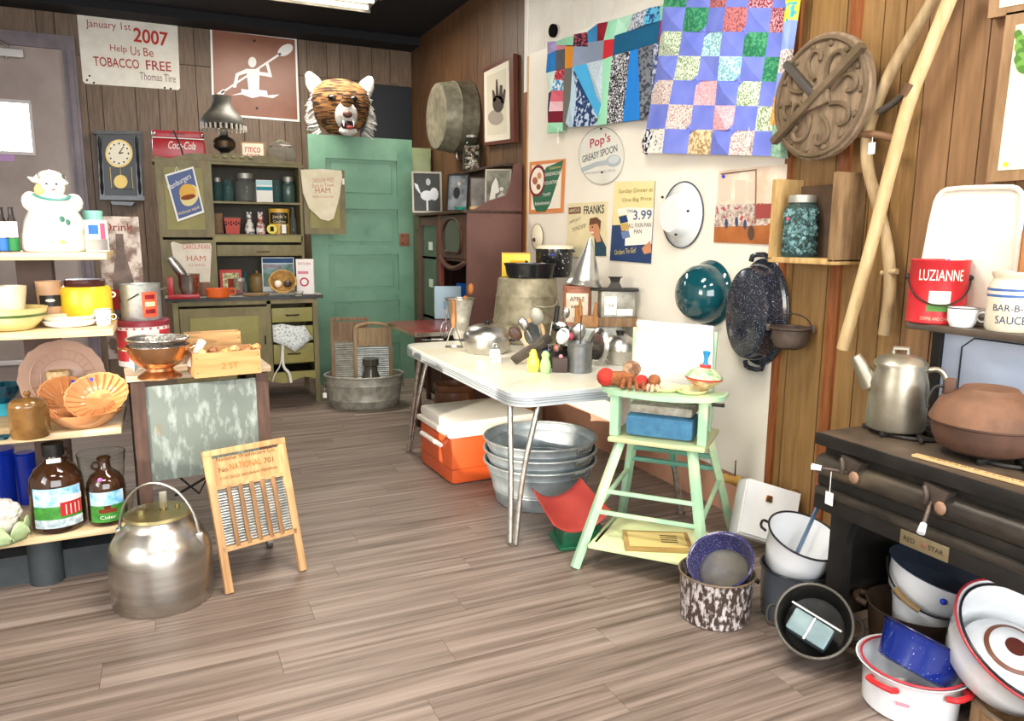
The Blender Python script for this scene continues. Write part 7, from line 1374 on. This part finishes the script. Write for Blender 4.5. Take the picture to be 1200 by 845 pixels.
# name plate
c = at(1091, 629, x=SX + .02); npx = SYL - c.y; npz = SZT - .234
pl = MB().box((npx, -.007, npz), (.15, .006, .045), .002).build('name_plate', mat('plate_brass', '8d8064', rough=.4, metal=.6), t); text_mesh('RED', paper('2a2620'), 'lettering', pl, width=.035, height=.014, loc=(npx - .062, -.0108, npz - .007)); text_mesh('STAR', paper('2a2620'), 'lettering', pl, width=.045, height=.014, loc=(npx + .016, -.0108, npz - .007)); MB().ball((npx, -.0095, npz), .009, 10, 1, 1, .2).build('star_boss', mat('boss_red', '7a4a3c', rough=.5), pl)
for k, px in enumerate((1000, 1100)):
    x = SYL - at(px, 535 + 32*k, x=SX).y
    v = MB().prism([(x - .035, SZT - .05), (x + .04, SZT - .06), (x + .02, SZT - .11), (x - .02, SZT - .10)], -.014, .03).build('valve_plate', mat('valve_iron', '5c5048', '453c36', 12, .5, .5, bump=.2), t, smooth=False)
    MB().tube([(x - .03, -.014, SZT - .06), (x - .015, -.024, SZT - .08), (x - .02, -.02, SZT - .105)], .008, 8, smooth=2).build('scroll', mat('valve_iron', '5c5048'), v); MB().ball((x + .025, -.02, SZT - .105), .018, 12, 1.1, 1, .5).build('valve_flap', mat('valve_tan', '8a6a54', rough=.5), v)
    e = (x - .075, -.05, SZT - .1) if k == 0 else (x + .01, -.06, SZT - .15); MB().cyl((x - .01, -.01, SZT - .1), e, .006).build('valve_stem', mat('valve_iron', '5c5048'), v); e2 = Vector(e) + (Vector(e) - Vector((x - .01, -.01, SZT - .1))).normalized()*.03; MB().cyl(e, e2, .009, .011).build('porcelain_tip', WENAM, v)
x = SYL - at(984, 545, x=SX).y; price_tag(t, (x, -.035, SZT - .1), .03, .075)
# grates
for k, (gx, gy) in enumerate(((SYL - 1.60, .28), (SYL - 1.28, .28))):
    g = MB().ring((gx, gy, SZT + .006), .12, .007, n=28, m=6); g.build('grate_ring', IRON, t)
    for j in range(8): a = 2*PI*j/8; MB().xf((gx, gy, SZT + .009), (0, 0, a)).box((.095, 0, 0), (.12, .012, .016), .003).build('grate_finger', IRON, t)
# splashback and shelf
zs_ = 1.112
sb = MB().box((SLN/2 + .0, SDP - .015, (SZT + zs_)/2), (SLN - .06, .016, zs_ - SZT - .03), .01).build('splashback', mat('splash_enamel', 'c9d3e6', 'b3bfd8', 2, .18, coat=.5), t)
pts = [(.1, SDP - .025, SZT + .03), (.1, SDP - .025, zs_ - .08), (.14, SDP - .025, zs_ - .045), (SLN - .1, SDP - .025, zs_ - .045)]; MB().tube(pts, .003, 5).build('pin_line', paint('2a2c34', .4), sb)
for x in (.015, SLN - .015): MB().box((x, SDP - .02, (SZT + zs_)/2), (.03, .04, zs_ - SZT)).build('shelf_post', SB, t, smooth=False)
MB().box((SLN/2, SDP - .075, zs_ - .012), (SLN + .04, .17, .024), .008).build('top_shelf', mat('shelf_brown', '5d5146', '473d35', 7, .5, .2), t)
# --- kettle, dutch oven, stick on the range
gz_ = SZT + .0178
t, R, H = rd('coffee_boiler', 'tall dented aluminium coffee boiler with spout on the range', 'coffee pot', 1048, 508, gz_, 32, 414); AB = mat('boiler_alu', 'b8b3a4', '968f7d', 6, .38, .9, bump=.08)
MB().lathe(sc([(0, 0), (.96, 0), (1, .04), (.98, .6), (.95, .66), (.85, .78), (.82, .86), (0, .86)], R, H), 34).build('body', AB, t); l = MB().lathe(sc([(.9, .85), (.9, .88), (.7, .96), (.3, 1.0), (0, 1.01)], R, H), 34).build('lid', AB, t); MB().tube([(-R*.25, 0, H*.99), (-R*.25, 0, H*1.07), (R*.2, 0, H*1.07), (R*.2, 0, H*.99)], .008, 6).build('lid_handle', AB, l)
MB().tube([(-R*.85, -.0, H*.55), (-R*1.15, 0, H*.72), (-R*1.5, 0, H*.93)], [.035, .026, .018], 12).build('spout', AB, t); MB().tube([(R*.8, 0, H*.8), (R*1.25, 0, H*.84), (R*1.5, 0, H*.7), (R*1.5, 0, H*.42)], .009, 8, smooth=2).build('handle_wire', AB, t); MB().box((R*1.5, 0, H*.56), (.022, .03, H*.3), .006).build('handle_grip', mat('bronze', '4b3a28'), t)
t, R, H = rd('dutch_oven', 'rusty brown cast iron dutch oven with a domed lid on the range', 'dutch oven', 1152, 541, gz_, 56, 452); RB = mat('rust_brown', '6a4a3a', '4e382e', 7, .65, .2, bump=.15); RB2 = mat('rust_brown_light', '7c5842', '5d4232', 7, .65, .2, bump=.15)
MB().lathe(sc([(0, 0), (.7, 0), (.9, .08), (1, .25), (1.02, .42), (1.06, .44), (1.06, .47), (0, .47)], R, H), 40).build('pot', RB, t); l = MB().lathe(sc([(1.08, .47), (1.06, .52), (.9, .78), (.6, .9), (.55, .93), (.5, .98), (.25, 1), (0, 1)], R, H), 40).build('lid', RB2, t)
for s_ in (-1, 1): MB().box((s_*R*.72, 0, H*.94), (.03, .03, .05), .008).build('lid_lug', RB, l)
MB().tube([(-R*.75, 0, H*.9), (-R*.98, -.0, H*.95), (-R*1.12, -.02, H*.72), (-R*1.08, -.03, H*.6)], .005, 6, smooth=2).build('wire_bail', IRON, t)
a_, b_2 = at(1072, 527, z=SZT + .02), at(1210, 563, z=SZT + .02); d = b_2 - a_
t = thing('yard_stick', 'yellow printed wooden stove advertising stick on the range front', 'ruler', (a_ + b_2)/2 + Vector((0, 0, -.0195)), math.atan2(d.y, d.x)); MB().box((0, 0, .004), (d.length, .026, .007), .001).build('stick', PINEX, t)
tx = text_mesh('RELIABLE STOVES', paper('8a4a34'), 'lettering', t, xform=lambda u, v: (-.11 + u, -.007 + v, .0079), width=d.length*.85, height=.012)
# --- shelf over the range
zz = zs_ + .001
c = at(1096, 366, x=2.40); t = thing('coffee_pail', 'red Luzianne coffee pail with a wire bail on the range shelf', 'coffee pail', (2.40, c.y, zz), F(1096) + .1); s = mpp(t.location); R, H = 33*s, zat(1096, 304, t.location) - zz
R = min(R, .09)
LZ = mat('luzianne_red', 'c0252c', 'a81f26', 5, .4, c3='8a3a30', lo3=.66, hi3=.75, scale3=8)
MB().lathe(sc([(0, 0), (1, 0), (1.02, .02), (1, .04), (1, .96), (1.03, .98), (1.03, 1), (.95, 1), (.9, .97), (0, .97)], R, H), 36).build('body', LZ, t); ctext(t, 'LUZIANNE', R*1.012, H*.68, .78, H*.17, paper('f0e6d2')); ctext(t, 'COFFEE AND CHICORY', R*1.012, H*.06, .6, H*.05, paper('d9b8a0'))
arc(t, R*1.01, H*.22, H*.52, .36, paper('ece0c8'), 'cream_emblem'); arc(t, R*1.014, H*.2, H*.32, .4, paper('5f8a4a'), 'green_emblem')
bail(t, R*1.05, H*.72, IRON, R*1.0, .003, drop=True, lean=-R*1.08)
for s_ in (-1, 1): MB().ball((s_*R*1.03, 0, H*.72), .011, 10).build('ear', IRON, t)
MB().ball((R*.2, -R*.6, H*1.0), .006, 8, .5).build('price_dot', BLUEDOT, t)
c = at(1131, 372, x=2.37); t = thing('enamel_cup', 'tiny white enamel cup with a dark rim on the range shelf', 'cup', (2.355, c.y, zz), F(1131)); s = mpp(t.location); R, H = 16*s, 22*s; MB().vessel(sc([(.75, 0), (.95, .3), (1, 1)], R, H), .002, 24).build('body', WENAM, t); MB().ring((0, 0, H), R, .002, n=24, m=6).build('rim', paint('4a3a38', .4), t); MB().ring((R*1.25, 0, H*.55), R*.35, .003, (0, 1, 0), 12, 6).build('handle', WENAM, t)
c = at(1153, 362, x=2.45); t = thing('enamel_cup', 'grey enamel cup half hidden behind the stoneware crock', 'cup', (2.445, c.y, zz), F(1153)); s = mpp(t.location); R, H = 10*s, 20*s; MB().vessel(sc([(.8, 0), (1, 1)], R, H), .002, 20).build('body', mat('grey_enamel', 'b9b4ac', rough=.3), t); MB().ring((0, 0, H*.5), R*1.01, .002, n=20, m=6).build('band', paint('8a847c', .4), t)
c = at(1183, 375, x=2.39); t = thing('sauce_crock', 'cream stoneware crock lettered Bar-B-Q Sauce with blue bands', 'crock', (2.395, c.y, zz), F(1183)); s = mpp(t.location); R, H = 26*s, zat(1183, 318, t.location) - zz; SWC = mat('stoneware', 'd9d2bc', 'cbc2a8', 6, .35, coat=.3)
MB().vessel(sc([(.92, 0), (1, .06), (1, .68), (.94, .8), (.82, .86), (.82, .9), (.9, .94), (.9, 1)], R, H), .006, 32).build('body', SWC, t)
for z in (.6, .7): MB().lathe([(R*1.006, H*z - .004), (R*1.006, H*z + .004)], 32).build('blue_band', paint('3f5f9a', .4), t)
ctext(t, 'BAR-B-Q', R*1.012, H*.33, .75, H*.13, paper('2a3a66')); ctext(t, 'SAUCE', R*1.012, H*.14, .6, H*.13, paper('2a3a66'))
t, f = sign_root('enamel_tray', 'large white enamel tray propped upright on the range shelf', 'tray', 1132, 300, x=XW - .07)
TP = [(1070, 372), (1080, 330), (1097, 240), (1104, 226), (1114, 221), (1186, 219), (1196, 222), (1201, 232), (1190, 330), (1185, 377)]
poly(t, f, TP, mat('tray_enamel', 'ebe7dc', 'd9d3c4', 4, .25, coat=.4), 'tray_floor', -.004, .006); pts = [(f(*q)[0], -.008, f(*q)[1]) for q in TP]; MB().tube(pts, .009, 8, closed=True, smooth=1).build('tray_lip', mat('tray_enamel', 'ebe7dc'), t)
t, f = sign_root('wooden_spindle', 'short brown wooden spindle leaning beside the enamel tray', 'spindle', 1199, 310, x=XW - .1); pole2 = [(1203, 270), (1197, 320), (1192, 372)]; MB().tube([(f(*q)[0], 0, f(*q)[1]) for q in pole2], .012, 8).build('spindle', paint('9a6434', .5), t)

# ================================================================ POTS ON THE FLOOR
def tax(px, toward, up, right): return -away(px)*toward + Vector((0, 0, up)) + right_of(px)*right
BARK = mat('bark_enamel', '3f322c', 'c4bbb8', 70, .35, stretch=(1, 1, .45), lo=.46, hi=.60, detail=2, coat=.3)
t, R, H = rd('bark_pot', 'mottled brown and white enamel pot on the floor by the high chair', 'pot', 837, 741, 0, 42, 668); MB().vessel(sc([(.9, 0), (.94, .03), (.97, .5), (1, .95), (1.03, 1)], R, H), .004, 40).build('body', BARK, t); MB().ring((0, 0, H), R*1.02, .004, n=40).build('rim', paint('6b5a44', .4), t); MB().tube([(R*1.0, 0, H*.86), (R*1.12, .0, H*.9), (R*1.1, .02, H*.78)], .006, 6, smooth=1).build('ear', IRON, t)
bpz, bpR, bpl = H, R, Vector(t.location)
PUR = mat('purple_speckle', '2c2a52', '7f80a8', 220, .2, lo=.6, hi=.66, detail=2, coat=.5); PIN = mat('pan_inside', '5a564c', '3c3a40', 7, .45, lo=.4, hi=.6)
ax = tax(845, .55, .80, -.22).normalized(); R = 36*mpp(bpl)
t = thing('speckled_pan', 'purple speckled enamel pan tipped inside the mottled pot', 'pan', bpl + Vector((0, 0, bpz + .014)) + right_of(845)*.02 - ax*.035, tilt(ax)); MB().vessel(sc([(.7, 0), (.8, .12), (.93, .5), (1, .85), (1.06, .9)], R, R*.85), .003, 40).build('body', PUR, t); MB().lathe([(0, .004), (R*.68, .004), (R*.76, R*.1), (R*.78, R*.14)], 36).build('worn_inside', PIN, t)
t, R, H = rd('stock_pot', 'tall slate grey enamel pot on the floor beside the stove leg', 'pot', 929, 738, 0, 39, 662); GEN = mat('slate_enamel', '5a616b', '4c525c', 4, .22, coat=.5); MB().vessel(sc([(.88, 0), (.95, .05), (.98, .5), (1, .97), (1.03, 1)], R, H), .004, 40).build('body', GEN, t); MB().ring((0, 0, H), R*1.02, .004, n=40).build('rim', paint('23262b', .3), t); gpl, gpz = Vector(t.location), H
ax = tax(925, .22, .93, .25).normalized(); R = 40*mpp(gpl)
t = thing('enamel_pot', 'white enamel pot with a black rim sitting tipped in the grey pot', 'pot', gpl + Vector((0, 0, gpz - .01)) - right_of(925)*.018, tilt(ax)); H = .155; MB().vessel(sc([(.72, 0), (.8, .06), (.92, .5), (1, .95), (1.04, 1)], R, H), .003, 40).build('body', WENAM, t); MB().ring((0, 0, H), R*1.03, .004, n=40).build('rim', paint('1b1c20', .3), t)
wpl = Vector(t.location); wM = Matrix.Translation(wpl) @ tilt(ax).to_4x4()
for a in (-.5, PI - .9): q = Vector((math.cos(a), math.sin(a), 0)); w = Vector((-q.y, q.x, 0)); MB().tube([q*R*1.0 - w*.03 + Vector((0, 0, H*.8)), q*R*1.2 - w*.025 + Vector((0, 0, H*.84)), q*R*1.2 + w*.025 + Vector((0, 0, H*.84)), q*R*1.0 + w*.03 + Vector((0, 0, H*.8))], .005, 8, smooth=1).build('side_handle', paint('1b1c20', .3), t)
t = thing('ladle', 'blue grey enamel ladle standing in the white enamel pot', 'ladle', wpl + Vector((0, 0, .03)) + right_of(940)*.01 + away(940)*.02, tilt(tax(940, .05, .93, .28))); MB().box((0, 0, .13), (.02, .006, .25), .003).build('handle', paint('5f7a96', .35), t); MB().ball((0, .0, .0), .022, 12).build('bowl', paint('5f7a96', .35), t)
p = Vector((2.33, 2.36, 0)); t = thing('enamel_roaster', 'white rectangular enamel box leaning by the wall behind the pots', 'roaster', p + Vector((-.02, .0, .06)), (-.42, .3, F(885) + .35)); MB().box((0, 0, .13), (.27, .1, .26), .025).build('body', WENAM, t); MB().box((0, -.052, .135), (.25, .006, .24), .004).build('rim_line', WENAM, t); MB().ring((.1, -.05, .24), .025, .004, (0, 1, 0), 14).build('wire_loop', COP, t); MB().box((-.02, -.06, .19), (.03, .01, .03), .004).build('latch', COP, t)
p = at(856, 562, x=2.44); t = thing('gourd', 'yellow brown gourd hanging below the display board', 'gourd', (2.44, p.y, p.z), (0, .0, F(856))); MB().xf((0, 0, 0), (0, PI/2 + .15, 0)).lathe(sc([(0, -1), (.5, -.92), (.75, -.5), (.6, 0), (.85, .4), (1, .7), (.7, .95), (0, 1)], .03, .055), 18).build('body', mat('gourd_yellow', 'd3a850', 'a8783a', 9, .4), t); MB().cyl((.02, 0, .02), (.02, .03, .09), .003).build('cord', IRON, t)
# tipped iron pot with a galvanised box
c = at(952, 780, z=0) + away(952)*.07; ax = tax(955, .78, .60, -.06).normalized(); s = mpp(c); R = 40*s
t = thing('iron_kettle', 'black cast iron pot tipped toward the room with two loop handles', 'pot', c + Vector((0, 0, .09)) + away(955)*.02, tilt(ax)); H = .115
BI = mat('black_iron', '33312e', '211f1d', 10, .5, .5, bump=.12)
MB().vessel(sc([(.75, 0), (.86, .1), (.94, .5), (1, .95), (1.04, 1)], R, H), .005, 40).build('body', BI, t); MB().ring((0, 0, H), R*1.02, .005, n=40).build('rim', mat('rim_iron', '5a564f', rough=.45, metal=.6), t)
iM = Matrix.Translation(t.location) @ tilt(ax).to_4x4(); xr_ = (iM.to_3x3().inverted() @ right_of(955)); aR = math.atan2(xr_.y, xr_.x)
for a in (aR, aR + PI): q = Vector((math.cos(a), math.sin(a), 0)); w = Vector((-q.y, q.x, 0)); MB().tube([q*R*.98 - w*.035 + Vector((0, 0, H*.8)), q*R*1.28 - w*.03 + Vector((0, 0, H*.8)), q*R*1.28 + w*.03 + Vector((0, 0, H*.8)), q*R*.98 + w*.035 + Vector((0, 0, H*.8))], .005, 8, smooth=2).build('loop_handle', BI, t)
t = thing('tin_box', 'pale blue grey tin loaf box lying in the tipped iron pot', 'loaf tin', iM @ Vector((0, 0, .012)), (tilt(ax) @ Matrix.Rotation(aR + .0, 3, 'Z') @ Matrix.Rotation(-.42, 3, 'Z'))); MB().box((0, -.026, .05), (.135, .078, .08), .01).build('box', mat('pale_zinc', '64797e', '7c8e90', 8, .4, .3), t); MB().box((0, .018, .092), (.17, .006, .008)).build('rim_bar', GALV, t, smooth=False); MB().box((0, -.028, .093), (.006, .08, .002)).build('seam', STEEL, t, smooth=False)
# rusty dutch oven under the range with the bucket
t, R, H = rd('iron_cauldron', 'wide rusty brown iron pot with ear handles under the range', 'pot', 1066, 793, 0, 50, 707); MB().vessel(sc([(.7, 0), (.85, .1), (.95, .5), (1, .92), (1.05, 1)], R, H), .006, 40).build('body', mat('cauldron_rust', '54402f', '3a2d24', 8, .7, .2, bump=.2), t)
for s_ in (-1, 1): MB().tube([(s_*R*1.0, -.04, H*.92), (s_*R*1.25, -.03, H*.96), (s_*R*1.25, .03, H*.96), (s_*R*1.0, .04, H*.92)], .011, 8, smooth=1).build('ear_handle', mat('cauldron_rust', '54402f'), t)
cpl, cz2 = Vector(t.location), H; cs_ = mpp(cpl)
t = thing('enamel_pot', 'low white enamel bowl under the lidded bucket in the rusty pot', 'bowl', cpl + right_of(1068)*(6*cs_) + Vector((0, 0, .012)), tilt(tax(1070, .0, 1, .05))); MB().vessel(sc([(.6, 0), (.9, .5), (1, .9), (1.04, 1)], 34*cs_, cz2 + .02), .003, 36).build('body', WENAM, t)
ax = tax(1078, -.02, .95, .24).normalized(); bp = cpl + right_of(1075)*(10*cs_) + Vector((0, 0, cz2 + .034)); R = 49*cs_
t = thing('enamel_bucket', 'white enamel bucket with a dark blue grey lid under the range', 'bucket', bp, tilt(ax)); H = zat(1080, 664, bp) - bp.z
MB().vessel(sc([(.82, 0), (.86, .05), (.96, .6), (1, 1)], R, H), .003, 40).build('body', WENAM, t); MB().lathe(sc([(1.07, 1.0), (1.07, 1.03), (.8, 1.02), (.4, 1.06), (0, 1.07)], R, H), 40).build('lid', mat('slate_lid', '4a5668', '3f4a5a', 4, .25, coat=.4), t)
bM = tilt(ax).inverted(); q = bM @ (-away(1078)); fa = math.atan2(q.y, q.x)
MB().ball((R*.97*math.cos(fa + .2), R*.97*math.sin(fa + .2), H*.6), .011, 10, 1, 1, 1).build('price_dot', BLUEDOT, t)
pts = []
for k in range(21):
    u = -1.5 + 3.0*k/20; pts.append((R*1.06*math.cos(fa + u), R*1.06*math.sin(fa + u), H*(.82 - .75*math.cos(u/1.5*PI/2))))
MB().tube(pts, .0035, 6).build('bail_handle', IRON, t); MB().tube(pts[5:10], .011, 8).build('wood_grip', paint('8a7048', .6), t)
# red trimmed pot and blue speckled pot
REDH = paint('c0282c', .3)
t, R, H = rd('enamel_pot', 'white enamel pot with red rims and handles on the floor', 'pot', 1064, 853, 0, 53, 773); MB().vessel(sc([(.88, 0), (.95, .05), (.97, .5), (1, .85), (1.12, .97), (1.14, 1)], R, H), .004, 44).build('body', WENAM, t); MB().ring((0, 0, H), R*1.03, .004, n=44).build('inner_rim', paint('b03038', .35), t); MB().lathe([(R*.885, .001), (R*.93, .008)], 40).build('base_wear', paint('23222a', .4), t)
for a in (-PI/2 - .55, -PI/2 + .95): q = Vector((math.cos(a), math.sin(a), 0)); w = Vector((-q.y, q.x, 0)); MB().tube([q*R*1.0 - w*.04 + Vector((0, 0, H*.78)), q*R*1.2 - w*.035 + Vector((0, 0, H*.83)), q*R*1.2 + w*.035 + Vector((0, 0, H*.83)), q*R*1.0 + w*.04 + Vector((0, 0, H*.78))], .009, 8, smooth=1).build('side_handle', REDH, t)
MB().box((-.02, -R*1.0, H*.5), (.035, .004, .008)).build('chalk_mark', paint('e08a98', .6), t, smooth=False)
rpl, rz2 = Vector(t.location), H
ax = tax(1060, -.42, .86, .30).normalized(); R = 46*mpp(rpl); H = .11
COB = mat('cobalt_speckle', '0c2678', 'a9b4e2', 150, .14, lo=.69, hi=.72, detail=2, coat=.25)
t = thing('speckled_pot', 'cobalt blue speckled enamel pot sitting tipped in the red rimmed pot', 'pot', rpl + Vector((0, 0, rz2 - .035)) + right_of(1060)*.0, tilt(ax)); MB().vessel(sc([(.78, 0), (.86, .06), (.96, .7), (1.02, .95), (1.06, 1)], R, H), .004, 40).build('body', COB, t); MB().ring((0, 0, H), R*1.04, .004, n=40).build('rim', paint('0e1648', .3), t)
# big basin on a wooden tub
c = at(1203, 905, z=0) + away(1203)*.13
t = thing('wooden_tub', 'round banded wooden tub under the big white basin', 'tub', c, F(1188)); R = .135; H = zat(1188, 812, c) - .03; WT = mat('tub_wood', '9a7a56', '7a5c3c', 8, .7, stretch=(4, 4, .6), bump=.15)
for k in range(16):
    a = 2*PI*k/16; MB().xf((R*math.cos(a), R*math.sin(a), H/2), (0, 0, a)).box((0, 0, 0), (.012, 2*PI*R/16 - .001, H), .002).build('stave', WT, t)
MB().ring((0, 0, H - .005), R, .009, n=32, m=6).build('rim_hoop', mat('hoop', '6b5a48', rough=.6), t); MB().lathe([(R*1.03, H*.2), (R*1.05, H*.22), (R*1.05, H*.32), (R*1.03, H*.34)], 32).build('band', mat('hoop', '6b5a48'), t); MB().lathe([(0, .004), (R*.97, .004), (R*.97, .014), (0, .014)], 24).build('bottom', WT, t)
ax = tax(1165, .36, .80, .34).normalized(); bb = c + Vector((0, 0, H + .085)) + right_of(1165)*.02 + away(1165)*.03; R = 92*mpp(bb)
ax = tax(1165, .34, .80, .40).normalized(); bb = at(1204, 752, y=1.12) - ax*.13
t = thing('enamel_basin', 'large white enamel basin with red and black rims tipped on the wooden tub', 'basin', bb, tilt(ax)); H = .13; R = .188
MB().vessel(sc([(.7, -.2), (.78, -.1), (.9, .4), (.96, .9), (1.04, 1)], R, H), .004, 48).build('body', WENAM, t); MB().ring((0, 0, H), R*1.035, .004, n=48).build('red_rim', paint('a3343a', .35), t); MB().ring((0, 0, H*.97), R*.955, .004, n=48).build('black_line', paint('1b1c20', .3), t)
lM = Matrix.Translation(bb) @ tilt(ax).to_4x4()
t = thing('enamel_cover', 'white enamel cover with a brown band resting inside the big basin', 'lid', lM @ Vector((.0, .0, .03)), tilt(tax(1175, .45, .80, .25))); R = .115; MB().lathe(sc([(1, 0), (1.04, .06), (.9, .32), (.6, .5), (.3, .6), (0, .62)], R, R), 40).build('dome', WENAM, t); MB().lathe([(R*.66, R*.475), (R*.56, R*.53)], 40).build('brown_band', paint('7a4a34', .4), t); MB().lathe([(R*.24, R*.62), (0, R*.635)], 20).build('brown_knob', paint('5a2c24', .4), t)
